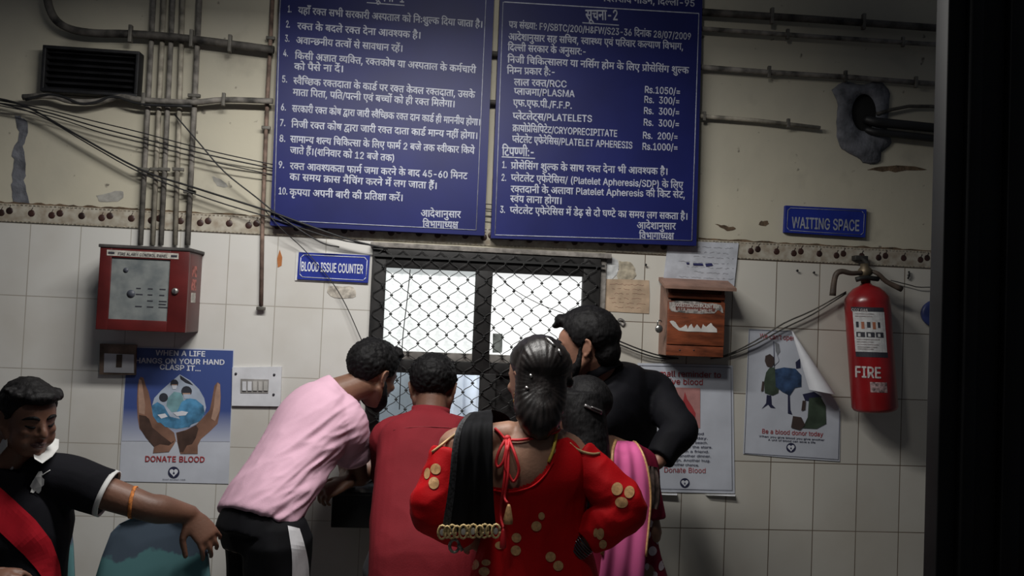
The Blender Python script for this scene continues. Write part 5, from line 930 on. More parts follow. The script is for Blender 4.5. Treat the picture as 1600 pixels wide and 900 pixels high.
SECOND_BOARD = [
[9640,[[10067,0,0],[10042,259,0],[10054,779,0],[10058,1457,0],[10066,2137,0],[10042,2396,0],[10027,3196,0],[10066,3759,0],[10037,4018,0],[10181,4589,0],[10044,4595,0],[44,5150,0],[10067,5672,0],[10042,5931,0],[10210,6451,0],[10054,6951,0],[10068,7629,0],[45,7888,0],[57,8472,0],[53,9056,0]],[942.8,1.8,1086.1,10.4],10.0],
[3292,[[10060,0,0],[10070,676,0],[10030,676,0],[10044,1310,0],[10066,1865,0],[45,2124,0],[50,2708,0]],[915.0,30.7,966.1,31.6],15.1],
[25051,[[10046,0,0],[10269,568,0],[10060,1400,0],[10006,2076,0],[10184,2076,0],[10051,2724,0],[10066,3304,0],[58,3563,0],[70,4085,0],[57,4616,0],[47,5200,0],[83,5524,0],[66,6101,0],[84,6690,0],[67,7271,0],[47,7928,0],[50,8252,0],[48,8836,0],[48,9420,0],[47,10004,0],[72,10328,0],[38,10997,0],[70,11577,0],[87,12108,0],[47,12995,0],[83,13319,0],[50,13896,0],[51,14480,0],[45,15064,0],[51,15648,0],[54,16232,0],[10067,17096,0],[10042,17355,0],[10044,17875,0],[10066,18430,0],[10006,18689,0],[10025,18689,0],[50,19731,0],[56,20315,0],[47,20899,0],[48,21223,0],[55,21807,0],[47,22391,0],[50,22715,0],[48,23299,0],[48,23883,0],[57,24467,0]],[795.0,43.3,1080.1,62.2],10.0],
[21443,[[10010,0,0],[10042,1023,0],[10075,1488,0],[10058,1543,0],[10066,2223,0],[10044,2482,0],[10069,3037,0],[10060,3037,0],[10066,3713,0],[10052,3972,0],[10060,4661,0],[10061,5337,0],[10060,6148,0],[10067,6824,0],[10030,7083,0],[10057,7717,0],[44,8273,0],[10215,8795,0],[10057,9184,0],[10066,9740,0],[10569,9999,0],[10051,10768,0],[10019,11628,0],[10057,12181,0],[10006,12737,0],[10046,13017,0],[10067,13585,0],[10052,13844,0],[10057,14253,0],[10066,14809,0],[10052,15068,0],[10025,15757,0],[10210,16519,0],[10051,17019,0],[10066,17599,0],[10039,17858,0],[10067,18861,0],[10057,19120,0],[10049,19676,0],[10066,20379,0],[10027,20638,0],[44,21201,0]],[794.3,62.2,1067.7,77.8],10.0],
[9822,[[10067,0,0],[10042,259,0],[10210,779,0],[10054,1279,0],[10068,1957,0],[10060,2496,0],[10052,3172,0],[10025,3581,0],[10066,4343,0],[10052,4602,0],[10025,5291,0],[10075,5832,0],[10009,6333,0],[10044,7097,0],[10069,7652,0],[10060,7652,0],[10066,8328,0],[10052,8587,0],[58,8996,0],[45,9238,0]],[793.4,78.9,916.6,86.0],10.0],
[19986,[[10067,0,0],[10044,259,0],[10032,814,0],[10068,1556,0],[10067,2095,0],[10030,2354,0],[10067,2988,0],[10025,3247,0],[10198,4009,0],[10060,4358,0],[10066,5034,0],[10054,5293,0],[10051,5971,0],[10051,6831,0],[10066,7411,0],[10044,7950,0],[10067,8505,0],[10060,8764,0],[10006,9440,0],[10181,9440,0],[10027,9440,0],[10061,10283,0],[10079,10814,0],[10050,11073,0],[10025,11951,0],[10075,12492,0],[10067,12993,0],[10054,13252,0],[10019,13930,0],[10274,14763,0],[10079,15331,0],[10060,15590,0],[10075,16266,0],[10067,16266,0],[10060,16525,0],[10006,17201,0],[10027,17201,0],[10058,18044,0],[10069,18724,0],[10210,18724,0],[10025,19224,0]],[792.8,97.8,1076.1,115.1],10.0],
[5634,[[10067,0,0],[10044,259,0],[10207,814,0],[10044,1164,0],[10274,1999,0],[10025,2567,0],[10066,3329,0],[10052,3588,0],[10061,4277,0],[10076,4808,0],[58,4808,0],[45,5050,0]],[792.1,115.1,868.3,117.8],10.0],
[5694,[[10054,0,0],[10066,678,0],[10054,937,0],[10052,1895,0],[10183,2304,0],[10040,2907,0],[47,3477,0],[82,3801,0],[67,4380,0],[67,5037,0]],[803.2,133.3,885.7,136.7],10.0],
[4540,[[82,0,0],[115,579,0],[46,1054,0],[49,1296,0],[48,1880,0],[53,2464,0],[48,3048,0],[47,3632,0],[61,3956,0]],[1006.8,144.9,1063.2,148.4],10.0],
[6884,[[10203,0,0],[10054,308,0],[10066,986,0],[10032,1245,0],[10050,1987,0],[10066,2585,0],[47,2844,0],[80,3168,0],[76,3743,0],[65,4252,0],[83,4873,0],[77,5450,0],[65,6263,0]],[803.2,147.8,897.9,151.8],10.0],
[4516,[[82,0,0],[115,579,0],[46,1054,0],[51,1856,0],[48,2440,0],[48,3024,0],[47,3608,0],[61,3932,0]],[1006.1,160.4,1062.3,163.3],10.0],
[6888,[[10019,0,0],[10047,553,0],[46,1324,0],[10019,1566,0],[10047,2119,0],[46,2890,0],[10046,3132,0],[10068,3700,0],[46,3959,0],[47,4201,0],[70,4525,0],[46,5056,0],[70,5298,0],[46,5829,0],[80,6071,0],[46,6646,0]],[801.7,165.6,893.9,170.0],10.0],
[4516,[[82,0,0],[115,579,0],[46,1054,0],[51,1856,0],[48,2440,0],[48,3024,0],[47,3608,0],[61,3932,0]],[1005.4,177.8,1062.1,180.4],10.0],
[8707,[[10203,0,0],[10054,308,0],[10075,986,0],[10035,986,0],[10054,1490,0],[10075,2168,0],[10035,2168,0],[10081,2628,0],[10060,2672,0],[47,3348,0],[80,3672,0],[76,4247,0],[65,4756,0],[84,5377,0],[69,5958,0],[76,6499,0],[69,7008,0],[84,7549,0],[83,8130,0]],[801.2,186.2,925.4,190.7],10.0],
[4516,[[82,0,0],[115,579,0],[46,1054,0],[51,1856,0],[48,2440,0],[48,3024,0],[47,3608,0],[61,3932,0]],[1005.0,196.0,1061.7,198.9],10.0],
[14102,[[10254,0,0],[10066,762,0],[10051,1021,0],[10079,1601,0],[10274,1860,0],[10075,2428,0],[10067,2428,0],[10060,2687,0],[10067,3363,0],[10046,3622,0],[10035,4190,0],[10075,4650,0],[10035,4694,0],[47,5198,0],[67,5522,0],[82,6179,0],[89,6758,0],[79,7369,0],[80,8057,0],[82,8632,0],[69,9211,0],[67,9752,0],[73,10409,0],[80,10806,0],[73,11381,0],[84,11778,0],[65,12359,0],[84,12980,0],[69,13561,0]],[800.6,204.9,964.6,213.8],10.0],
[4516,[[82,0,0],[115,579,0],[46,1054,0],[50,1856,0],[48,2440,0],[48,3024,0],[47,3608,0],[61,3932,0]],[1003.9,216.4,1059.4,218.7],10.0],
[16435,[[10203,0,0],[10054,308,0],[10075,986,0],[10035,986,0],[10054,1490,0],[10075,2168,0],[10035,2168,0],[10019,2952,0],[10047,3505,0],[10075,4054,0],[10052,4276,0],[10075,4685,0],[10067,4685,0],[10060,4944,0],[10060,5620,0],[47,6296,0],[80,6620,0],[76,7195,0],[65,7704,0],[84,8325,0],[69,8906,0],[76,9447,0],[69,9956,0],[84,10497,0],[65,11358,0],[80,11979,0],[72,12554,0],[69,13223,0],[82,13764,0],[69,14343,0],[83,14884,0],[73,15461,0],[83,15858,0]],[800.1,222.2,988.3,232.2],10.0],
[4540,[[82,0,0],[115,579,0],[46,1054,0],[49,1296,0],[48,1880,0],[48,2464,0],[48,3048,0],[47,3632,0],[61,3956,0]],[1003.2,233.8,1059.4,235.6],10.0],
[3606,[[10067,0,0],[10035,259,0],[10046,763,0],[10197,1331,0],[10039,1798,0],[10068,2521,0],[58,2780,0],[45,3022,0]],[784.6,243.1,835.7,244.4],12.9],
[826,[[49,0,0],[46,584,0]],[783.9,262.2,791.7,262.7],10.0],
[17638,[[10274,0,0],[10079,568,0],[10060,827,0],[10075,1503,0],[10067,1503,0],[10060,1762,0],[10006,2438,0],[10027,2438,0],[10058,3281,0],[10069,3961,0],[10210,3961,0],[10025,4461,0],[10025,5503,0],[10075,6044,0],[10060,6545,0],[10066,7221,0],[10041,7480,0],[10052,8402,0],[10183,8811,0],[10040,9414,0],[10042,10264,0],[10075,10729,0],[10044,10784,0],[10066,11339,0],[10049,11878,0],[10068,12581,0],[10010,13120,0],[10057,14143,0],[10213,14699,0],[10051,15106,0],[10025,15686,0],[10061,16728,0],[10076,17259,0],[10104,17259,0]],[798.3,263.6,1043.9,273.3],10.0],
[826,[[50,0,0],[46,584,0]],[782.8,282.2,791.2,282.7],10.0],
[20297,[[10203,0,0],[10054,308,0],[10075,986,0],[10035,986,0],[10054,1490,0],[10075,2168,0],[10035,2168,0],[10019,2952,0],[10047,3505,0],[10075,4054,0],[10052,4276,0],[10075,4685,0],[10067,4685,0],[10060,4944,0],[10060,5620,0],[47,6296,0],[40,6900,0],[80,7252,0],[108,7827,0],[97,8075,0],[116,8580,0],[101,8874,0],[108,9399,0],[101,9647,0],[116,10172,0],[65,10746,0],[112,11367,0],[104,11918,0],[101,12450,0],[114,12975,0],[101,13314,0],[115,13839,0],[105,14314,0],[115,14532,0],[47,15007,0],[83,15331,0],[68,15908,0],[80,16558,0],[41,17133,0],[10025,17765,0],[10075,18306,0],[10067,18807,0],[10054,19066,0],[10019,19744,0]],[798.3,282.7,1067.2,294.4],10.0],
[19856,[[10052,0,0],[10183,409,0],[10040,1012,0],[10042,1582,0],[10066,2102,0],[10044,2361,0],[10068,2916,0],[10025,3455,0],[10075,3996,0],[10009,4497,0],[10054,5261,0],[10066,5939,0],[10057,6198,0],[10066,6754,0],[80,7293,0],[108,7868,0],[97,8116,0],[116,8621,0],[101,8915,0],[108,9440,0],[101,9688,0],[116,10213,0],[65,10787,0],[112,11408,0],[104,11959,0],[101,12491,0],[114,13016,0],[101,13355,0],[115,13880,0],[105,14355,0],[115,14573,0],[10025,15328,0],[10068,16090,0],[10067,16629,0],[10025,16888,0],[10035,17650,0],[10060,18434,0],[10075,19110,0],[10035,19110,0],[44,19614,0]],[797.9,300.4,1070.6,309.3],10.0],
[5827,[[10215,0,0],[10057,389,0],[10006,945,0],[10051,945,0],[10054,1805,0],[10066,2483,0],[10044,2742,0],[10066,3297,0],[10061,3836,0],[10079,4367,0],[10027,4626,0],[10066,5189,0],[10104,5448,0]],[797.2,315.6,878.3,318.9],10.0],
[826,[[51,0,0],[46,584,0]],[781.0,332.2,789.4,332.7],10.0],
[21144,[[10203,0,0],[10054,308,0],[10075,986,0],[10035,986,0],[10054,1490,0],[10075,2168,0],[10035,2168,0],[10019,2952,0],[10047,3505,0],[10075,4054,0],[10052,4276,0],[10075,4685,0],[10067,4685,0],[10060,4944,0],[10060,5620,0],[10050,6576,0],[10449,7174,0],[10037,7454,0],[10075,8025,0],[10097,8031,0],[10060,8874,0],[10075,9550,0],[10042,9830,0],[10079,10350,0],[10028,10889,0],[10197,11480,0],[10035,11947,0],[10075,12407,0],[10025,12731,0],[10066,13493,0],[10060,14032,0],[10050,14708,0],[10051,15306,0],[10054,16166,0],[10027,16844,0],[10060,17687,0],[10025,18363,0],[10040,19125,0],[10066,19695,0],[10061,20234,0],[10076,20765,0],[10104,20765,0]],[796.6,333.3,1075.0,343.3],10.0],
[4381,[[10010,0,0],[10042,1023,0],[10075,1488,0],[10058,1543,0],[10066,2223,0],[10044,2482,0],[10069,3037,0],[10060,3037,0],[10066,3713,0],[10052,3972,0]],[995.0,357.3,1055.7,358.7],10.0],
[4253,[[10067,0,0],[10057,259,0],[10049,815,0],[10066,1518,0],[10027,1777,0],[10066,2340,0],[10201,2599,0],[10051,2961,0],[10179,3541,0]],[998.8,373.3,1052.8,374.2],10.0],
]
INK = {'g': {}}
for code, advance, contours in LETTERS:
    INK['g'][code] = (advance, contours)
GLYPH = {}


def area(p):
    return 0.5 * float(np.sum(p[:, 0] * np.roll(p[:, 1], -1) - np.roll(p[:, 0], -1) * p[:, 1]))


def holds(P, q):
    inside = False
    for (x0, y0), (x1, y1) in zip(P, np.roll(P, -1, axis=0)):
        if (y0 > q[1]) != (y1 > q[1]) and q[0] < (x1 - x0) * (q[1] - y0) / (y1 - y0) + x0:
            inside = not inside
    return inside


def make_glyphs():
    """fills each letter's outline once, stroke by stroke"""
    objs = []
    for key, (adv, cs) in INK['g'].items():
        loops = []
        for c in cs:
            pts = np.array(c, float).reshape(-1, 2).cumsum(0) / 250.0
            if len(pts) > 2 and np.allclose(pts[0], pts[-1]):
                pts = pts[:-1]
            loops.append(pts)
        solid = [p for p in loops if area(p) < 0]
        holes = [p for p in loops if area(p) >= 0]
        for n, s in enumerate(solid):
            cu = bpy.data.curves.new('g', 'CURVE')
            cu.dimensions = '2D'
            cu.fill_mode = 'BOTH'
            for pts in [s] + [h for h in holes if holds(s, h[0])]:
                sp = cu.splines.new('POLY')
                sp.points.add(len(pts) - 1)
                for q, (x, y) in zip(sp.points, pts):
                    q.co = (x, y, 0, 1)
                sp.use_cyclic_u = True
            o = bpy.data.objects.new('g', cu)
            COL.objects.link(o)
            objs.append((key, n, o))
    dg = bpy.context.evaluated_depsgraph_get()
    out = {}
    for key, n, o in objs:
        me = o.evaluated_get(dg).to_mesh()
        vs, fs = out.setdefault(key, ([], []))
        k = len(vs)
        vs += [(v.co.x, v.co.y, n * .00004) for v in me.vertices]
        fs += [[i + k for i in p.vertices] for p in me.polygons]
        o.evaluated_get(dg).to_mesh_clear()
    for key, n, o in objs:
        cu = o.data
        bpy.data.objects.remove(o)
        bpy.data.curves.remove(cu)
    return out


GLYPH['plain'] = make_glyphs()


def fatten(d):
    """bold letters: the plain ones laid over each other, moved a little"""
    out = {}
    for key, (vs, fs) in GLYPH['plain'].items():
        nv, nf = [], []
        for lay, (dx, dy) in enumerate(((d, 0), (-d, 0), (0, d * .7), (0, -d * .7))):
            o = len(nv)
            nv += [(x + dx, y + dy, lay * .00015 + z) for x, y, z in vs]
            nf += [[i + o for i in f] for f in fs]
        out[key] = (nv, nf)
    return out


GLYPH['bold'] = fatten(0.012)
GLYPH['heavy'] = fatten(0.026)


def layout(text):
    x, out = 0, []
    for ch in text:
        out.append([ord(ch), x, 0])
        x += INK['g'].get(ord(ch), [500])[0]
    return x, out


def letters(mb, line, a, b, size, m=0, weight='bold', up=None, n=None):
    """sets a line from the point a to the point b; size is the letter's em height"""
    w, gl = line if not isinstance(line, str) else layout(line)
    a, b = V(a), V(b)
    ex = (b - a) / (w / 1000.0)
    ez = (up if up is not None else V((0, -1, 0)).cross(ex).normalized() * -1)
    if up is None and ez.z < 0:
        ez = -ez
    ez = ez * size
    out = ex.cross(ez).normalized()
    if out.y > 0:
        out = -out
    for i, (k, x, y) in enumerate(gl):
        g = GLYPH[weight].get(k)
        if g:
            mb.add([a + ex * (q[0] + x / 1000.0) + ez * (q[1] + y / 1000.0) + out * (q[2] + .00004 * (i % 3)) for q in g[0]], g[1], m)
    return mb


def write_px(mb, text, p0, p1, hpx, Y, m=0, weight='bold'):
    """writing on the plane y = Y, its base line from pixel p0 to pixel p1, capitals hpx high"""
    a, b = at(*p0, Y), at(*p1, Y)
    h = (at(p0[0], p0[1] - hpx, Y) - a).length
    return letters(mb, text, a, b, h / 0.655, m, weight)


def scribble(mb, p0, p1, hpx, Y, m=0, seed=1, w=0.0009, gaps=4):
    """a line of handwriting too small to read"""
    rnd = random.Random(seed)
    n = max(6, int(abs(p1[0] - p0[0]) / 2.2))
    run = []
    for i in range(n + 1):
        t = i / n
        x, y = p0[0] + (p1[0] - p0[0]) * t, p0[1] + (p1[1] - p0[1]) * t
        if rnd.random() < 1.0 / (gaps + 1) and len(run) > 2:
            mb.tube(run, w, m, 4)
            run = []
        else:
            run.append(at(x + rnd.uniform(-.6, .6), y - rnd.random() * hpx, Y))
    if len(run) > 1:
        mb.tube(run, w, m, 4)

# ---------------------------------------------------------------- things on the wall
WHITE_INK = mat('white_letter_paint', (0.40, 0.42, 0.50), 0.5, var=0.12, scale=60)
BLUE = mat('blue_enamel_board', (0.0095, 0.0135, 0.100), 0.45, var=0.10, scale=3, spec=0.25)
BLUE_EDGE = mat('blue_board_edge', (0.05, 0.055, 0.16), 0.4, var=0.1)


def notice_board(label, TL, TR, BR, BL, lines, Y, rules, borders):
    c, w_, h_, ang = frame_of(TL, TR, BR, BL, Y)
    t = thing('notice_board', label, 'notice board', (c.x, 0.0, c.z), 'blue notice boards above the window')
    q = [at(*p, Y) for p in (TL, TR, BR, BL)]
    p = MB()
    p.prism([V((a.x, Y, a.z)) for a in q], V((0, -Y - 0.004, 0)), 0)
    build('panel', p, BLUE, t)
    for fx in (0.06, 0.94):
        a = q[3].lerp(q[2], fx)
        cl = MB()
        cl.box((a.x - .02, -0.006, a.z + .1), (a.x + .02, 0.009, a.z + .95), 0)
        build('wall_batten', cl, BLUE_EDGE, t)
    e = MB()
    for a, b in borders:
        A, B = at(*a, Y - .0008), at(*b, Y - .0008)
        e.tube([A, B], 0.0022, 0, 4)
    for a, b in rules:
        A, B = at(*a, Y - .0008), at(*b, Y - .0008)
        d = V((0, 0, 0.0022))
        e.add([A - d, B - d, B + d, A + d], [[0, 1, 2, 3]], 0)
    build('border_line', e, WHITE_INK, t)
    L_ = MB()
    for wd, gl, (x0, y0, x1, y1), hp in lines:
        a, b = at(x0, y0, Y - .0012), at(x1, y1, Y - .0012)
        hh = (at(x0, y0 - hp, Y) - at(x0, y0, Y)).length
        letters(L_, (wd, gl), a, b, hh / 0.622, 0, 'heavy')
    build('lettering', L_, WHITE_INK, t)
    return t


notice_board('blue board of numbered Hindi rules, the one on the left above the window', (441, -100), (776, -95), (757, 368), (422, 352), FIRST_BOARD, -0.055,
             [((573, 4), (632, 8.5))],
             [((437, 20), (428.5, 344)), ((444, -95), (437, 20)), ((428.5, 344), (744, 359.5)), ((744, 359.5), (763, -90))])
notice_board('blue board of Hindi blood charges priced in rupees, right of the numbered rules', (785, -100), (1100, -95), (1088, 384), (767, 372), SECOND_BOARD, -0.055,
             [((910, 35.5), (967, 39.5)), ((784, 245), (836, 247.5)), ((788, 3), (1092, 21))],
             [((786, 3), (773.5, 367)), ((773.5, 367), (1081, 376)), ((1081, 376), (1092, 21)), ((788, 3), (786, 5))])


SIGN_BLUE = mat('sign_blue', (0.016, 0.030, 0.24), 0.45, var=.08, spec=.25)
BRIGHT_INK = mat('bright_letter_paint', (0.62, 0.64, 0.70), 0.5, var=.05)


def small_sign(label, TL, TR, BR, BL, text, p0, p1, hp, white_back=None):
    ink = BRIGHT_INK if white_back else mat('dim_letter_paint', (0.30, 0.32, 0.38), 0.6, var=.1)
    c, w_, h_, ang = frame_of(TL, TR, BR, BL, -0.012)
    t = thing('room_sign', label, 'sign', (c.x, 0, c.z))
    p = MB()
    q = [at(*x, -0.012) for x in (TL, TR, BR, BL)]
    p.prism(q, V((0, 0.0115 if c.z < 2.0 else 0.021, 0)), 0)
    build('sign_plate', p, SIGN_BLUE, t)
    b = MB()
    cc = sum(q, V()) / 4
    n = 12
    ring = []
    for i in range(4):
        k, kn, kp = q[i], q[(i + 1) % 4], q[(i - 1) % 4]
        a = k + (cc - k) * 0.0 + (kn - k).normalized() * .010 + (kp - k).normalized() * .010
        ring += [a + (kp - k).normalized() * .012, a + (kn - k).normalized() * .012]
    for i in range(8):
        b.tube([ring[i] + V((0, -.0006, 0)), ring[(i + 1) % 8] + V((0, -.0006, 0))], 0.0013 if not white_back else 0.0019, 0, 4)
    build('border_line', b, ink, t)
    l_ = MB()
    write_px(l_, text, p0, p1, hp, -0.0135, 0, 'heavy')
    build('lettering', l_, ink, t)
    if white_back:
        f = MB()
        f.prism([at(*x, -0.006) for x in white_back], V((0, .0055, 0)), 0)
        build('backing_card', f, mat('white_card', (0.62, 0.62, 0.60), 0.7, var=0.1), t)
    return t


small_sign('blue BLOOD ISSUE COUNTER sign beside the window top corner', (467, 394), (578, 399), (575, 442), (464, 436), 'BLOOD ISSUE COUNTER', (470, 423), (567, 427.5), 14,
           [(463, 393), (577, 398), (575, 444), (461, 438)])
small_sign('blue WAITING SPACE sign on the cream wall above the extinguisher', (1228, 321), (1354, 327), (1352, 371), (1226, 363), 'WAITING SPACE', (1237, 356), (1343, 361), 17)

# ---------------------------------------------------------------- fire alarm panel
RED = mat('red_alarm_enamel', (0.090, 0.0095, 0.009), 0.4, var=0.15, scale=8)
PALE = mat('pale_label', (0.42, 0.40, 0.36), 0.6, var=0.2, scale=50)
INKD = mat('dark_ink', (0.025, 0.025, 0.035), 0.6, var=0.1)
Yb = -0.19
A = at(158, 392, Yb)
B = at(290, 520, Yb)
ax0, ax1, az0, az1 = A.x - .004, at(293, 450, Yb).x, B.z, at(225, 389, Yb).z
t = thing('fire_alarm_panel', 'red metal fire alarm box with a dusty glass door under the pipes', 'alarm panel', ((ax0 + ax1) / 2, 0, az0))
b = MB()
b.box((ax0, Yb + .02, az0), (ax1, 0, az1), 0, .004)
build('case', b, RED, t)
b = MB()
b.box((ax0 - .006, Yb - .004, az1 - .001), (ax1 + .008, 0.0, az1 + .012), 0, .003)
build('lid', b, mat('dusty_dark_lid', (0.055, 0.05, 0.048), 0.8, var=0.3), t)
gx0, gx1 = at(172, 440, Yb).x, at(264, 440, Yb).x
gz0, gz1 = at(215, 500, Yb).z, at(215, 404, Yb).z
b = MB()
b.box((ax0, Yb, az0), (gx0, Yb + .022, az1), 0, .002)
b.box((gx1, Yb, az0), (ax1, Yb + .022, az1), 0, .002)
b.box((gx0 - .001, Yb, az0), (gx1 + .001, Yb + .022, gz0), 0, .002)
b.box((gx0 - .001, Yb, gz1), (gx1 + .001, Yb + .022, az1), 0, .002)
door = build('door', b, RED, t)
b = MB()
b.box((gx0 - .003, Yb + .006, gz0 - .003), (gx1 + .003, Yb + .010, gz1 + .003), 0)
build('door_glass', b, mat('dusty_glass', (0.20, 0.215, 0.21), 0.35, var=0.35, scale=16, col2=(0.11, 0.125, 0.13)), door)
b = MB()
lx, lz = at(274, 455, Yb).x, at(274, 455, Yb).z
b.lathe((lx, Yb + .002, lz), (0, -1, 0), [(0, .013), (.008, .013), (.012, .009), (.012, .0)], 0, 16)
b.box((lx - .002, Yb - .013, lz - .007), (lx + .002, Yb - .009, lz + .007), 1)
build('lock', b, [mat('worn_steel', (0.35, 0.34, 0.32), 0.4, 0.8), INKD], door)
b = MB()
q = [at(167, 390, Yb - .001), at(279, 396, Yb - .001), at(279, 405, Yb - .001), at(167, 399, Yb - .001)]
b.prism(q, V((0, .002, 0)), 0)
write_px(b, 'FIRE ALARM CONTROL PANEL', (184, 398.3), (262, 402.3), 4.2, Yb - .0022, 1, 'bold')
for x in (174, 272):
    k = at(x, 394.5 + (x - 167) * .053, Yb - .0022)
    b.box((k.x - .012, k.y - .0004, k.z - .004), (k.x + .012, k.y, k.z + .004), 1)
build('name_strip', b, [PALE, INKD], t)
# indicator sheet inside, stickers on the right side
b = MB()
r = random.Random(4)
for i in range(7):
    z = gz1 - .12 - i * .012
    for j in range(3):
        if r.random() < .75:
            xx = gx0 + .10 + j * .045
            b.box((xx, Yb + .0045, z), (xx + r.uniform(.015, .035), Yb + .0062, z + .004), 0)
build('indicator_print', b, INKD, door)
for px, py, s in ((196, 422, .010), (204, 459, .016)):
    b = MB()
    k = at(px, py, Yb)
    b.lathe((k.x, Yb + .006, k.z), (0, -1, 0), [(0, s), (.002, s), (.002, 0)], 0, 14)
    build('gauge', b, mat('dark_gauge', (0.05, 0.055, 0.07), 0.5), door)
for z0, z1, m_ in ((az1 - .10, az1 - .055, 0), (az1 - .155, az1 - .11, 0), (az1 - .205, az1 - .165, 1)):
    b = MB()
    b.box((ax1 - .0005, Yb + .055, z0), (ax1 + .0012, Yb + .115, z1), 0)
    build('side_sticker', b, PALE if m_ else mat('faded_red_sticker', (0.36, 0.11, 0.09), 0.7, var=.4, scale=60), t)

# the black box high up beside the conduits
t = thing('ventilation_box', 'black louvred box high on the wall between two conduit runs', 'vent', at(140, 145, 0))
p0, p1 = at(62, 142, -.05), at(218, 80, -.05)
BLK = mat('sooty_black_metal', (0.010, 0.010, 0.012), 0.6, var=0.4, scale=12)
b = MB()
b.box((p0.x, -.05, p0.z), (p1.x, .009, p0.z + .014), 0, .003)
b.box((p0.x, -.05, p1.z - .014), (p1.x, .009, p1.z), 0, .003)
b.box((p0.x, -.05, p0.z + .012), (p0.x + .014, .009, p1.z - .012), 0, .003)
b.box((p1.x - .014, -.05, p0.z + .012), (p1.x, .009, p1.z - .012), 0, .003)
b.box((p0.x + .01, -.004, p0.z + .01), (p1.x - .01, .008, p1.z - .01), 0)
build('frame', b, BLK, t)
b = MB()
n = 7
for i in range(n):
    z = p0.z + .02 + (p1.z - p0.z - .04) * i / (n - 1)
    b.add([(p0.x + .012, -.040, z - .008), (p1.x - .012, -.040, z - .008), (p1.x - .012, -.012, z + .010), (p0.x + .012, -.012, z + .010)], [[0, 1, 2, 3]], 0)
build('louvre', b, BLK, t)

# ---------------------------------------------------------------- conduits, pipes, cables
CON = mat('dusty_grey_conduit', (0.19, 0.175, 0.155), 0.75, var=0.35, scale=20)
COND = mat('dark_grimy_pipe', (0.075, 0.068, 0.060), 0.75, var=0.4, scale=18)
CREAMP = mat('cream_painted_conduit', (0.34, 0.31, 0.25), 0.7, var=0.3, scale=16)
RUST = mat('rusty_brown_conduit', (0.20, 0.135, 0.105), 0.8, var=0.3, scale=22)
CABLE = mat('black_cable', (0.012, 0.012, 0.013), 0.55, var=0.2)
CLIP = mat('pipe_clip', (0.16, 0.15, 0.13), 0.6, 0.3, var=0.3)


def clip_at(b, p, vertical, r, m=1):
    if vertical:
        b.box((p.x - r * 2.2, p.y - r * 1.15, p.z - .007), (p.x + r * 2.2, p.y + r * .2, p.z + .007), m, .002)
    else:
        b.box((p.x - .007, p.y - r * 1.15, p.z - r * 2.2), (p.x + .007, p.y + r * .2, p.z + r * 2.2), m, .002)


def run_px(name, label, pts, Y, r, m, cat='conduit', group=None, clips=(), k=1, vertical=False, n=10):
    P = [at(p[0], p[1], p[2] if len(p) > 2 else Y) for p in pts]
    b = MB()
    b.tube(P, r, 0, n, k)
    o = build(name, b, m)
    tag(o, label, cat, group)
    if clips:
        for x, y in clips:
            c = MB()
            clip_at(c, at(x, y, Y), vertical, r, 0)
            build('clip', c, CLIP, o)
    return o


names = ['first and leftmost', 'second', 'third', 'fourth']
for i, (xt, xb) in enumerate(((240, 219), (256, 238), (270, 251), (285, 273))):
    run_px('vertical_conduit', 'grey upright conduit into the red alarm box, %s of the tight row' % names[i], [(xt + 1.5, -25), (xb + .5, 383)], -.016 if i % 2 else -.019, .0105, CREAMP if i % 2 else CON, 'conduit',
           'conduits into the alarm box', [(xt - 3, 60), (xb + 6, 265)], vertical=True)
run_px('vertical_conduit', 'grimy upright conduit set apart on the right of the row into the alarm box', [(313, -25), (293, 383)], -.017, .0115, CON, 'conduit', 'conduits into the alarm box', [(304, 150), (297, 300)], vertical=True)
run_px('vertical_conduit', 'thin rusty upright conduit beside the first blue board, ending in a clip on the tiles', [(427, -20), (418, 150), (410, 350), (408, 478)], -.014, .0085, RUST, 'conduit', None, [(423, 60), (416, 200), (408, 482)], vertical=True)
run_px('cable_conduit', 'thick dark cable run that curves down and crosses under the ceiling', [(72, -25), (76, 8), (88, 32), (112, 46), (150, 52), (200, 53), (260, 57), (330, 65), (428, 78)], -.044, .0165, COND, 'cable run', None, [(205, 54), (300, 61), (360, 69)], 4)
run_px('cable_conduit', 'grey cable run crossing the upright conduits below the black vent box', [(36, 152), (80, 150), (110, 158), (150, 159), (190, 151), (222, 156), (300, 160), (350, 156), (426, 158)], -.042, .0125, CON, 'cable run', None, [(225, 156), (350, 156)], 4)
run_px('cable_conduit', 'thin dark cable looping below the black vent box', [(40, 156), (75, 148), (100, 152), (125, 162), (150, 160), (178, 151), (222, 163), (300, 166)], -.052, .006, CABLE, 'cable', None, (), 4)
run_px('horizontal_pipe', 'short dark pipe glimpsed between the two blue boards, upper one', [(752, 83), (786, 85)], -.02, .012, COND, 'pipe')
run_px('horizontal_pipe', 'short dark pipe glimpsed between the two blue boards, lower one', [(750, 159), (786, 161)], -.02, .012, COND, 'pipe')
for i, y in enumerate((318, 329, 338)):
    run_px('thin_wire', 'thin dark wire showing between the two blue boards, %s one' % ('top', 'middle', 'lowest')[i], [(748, y), (775, y + 2)], -.02, .0022, CABLE, 'wire', 'wires behind the boards')
run_px('horizontal_pipe', 'thick grimy pipe, topmost on the wall right of the boards', [(1082, 18), (1270, 30), (1480, 45)], -.03, .0165, COND, 'pipe', None, [(1205, 26), (1348, 35)])
run_px('horizontal_pipe', 'thinner dusty pipe just under the topmost thick pipe right of the boards', [(1082, 44), (1270, 57), (1480, 71)], -.025, .0105, CON, 'pipe', None, [(1230, 54), (1410, 66)])
run_px('horizontal_pipe', 'long grey pipe passing right over the broken hole in the wall', [(1082, 104), (1200, 113), (1330, 121), (1480, 133)], -.022, .012, CON, 'pipe', None, [(1201, 113), (1320, 120), (1430, 129)])
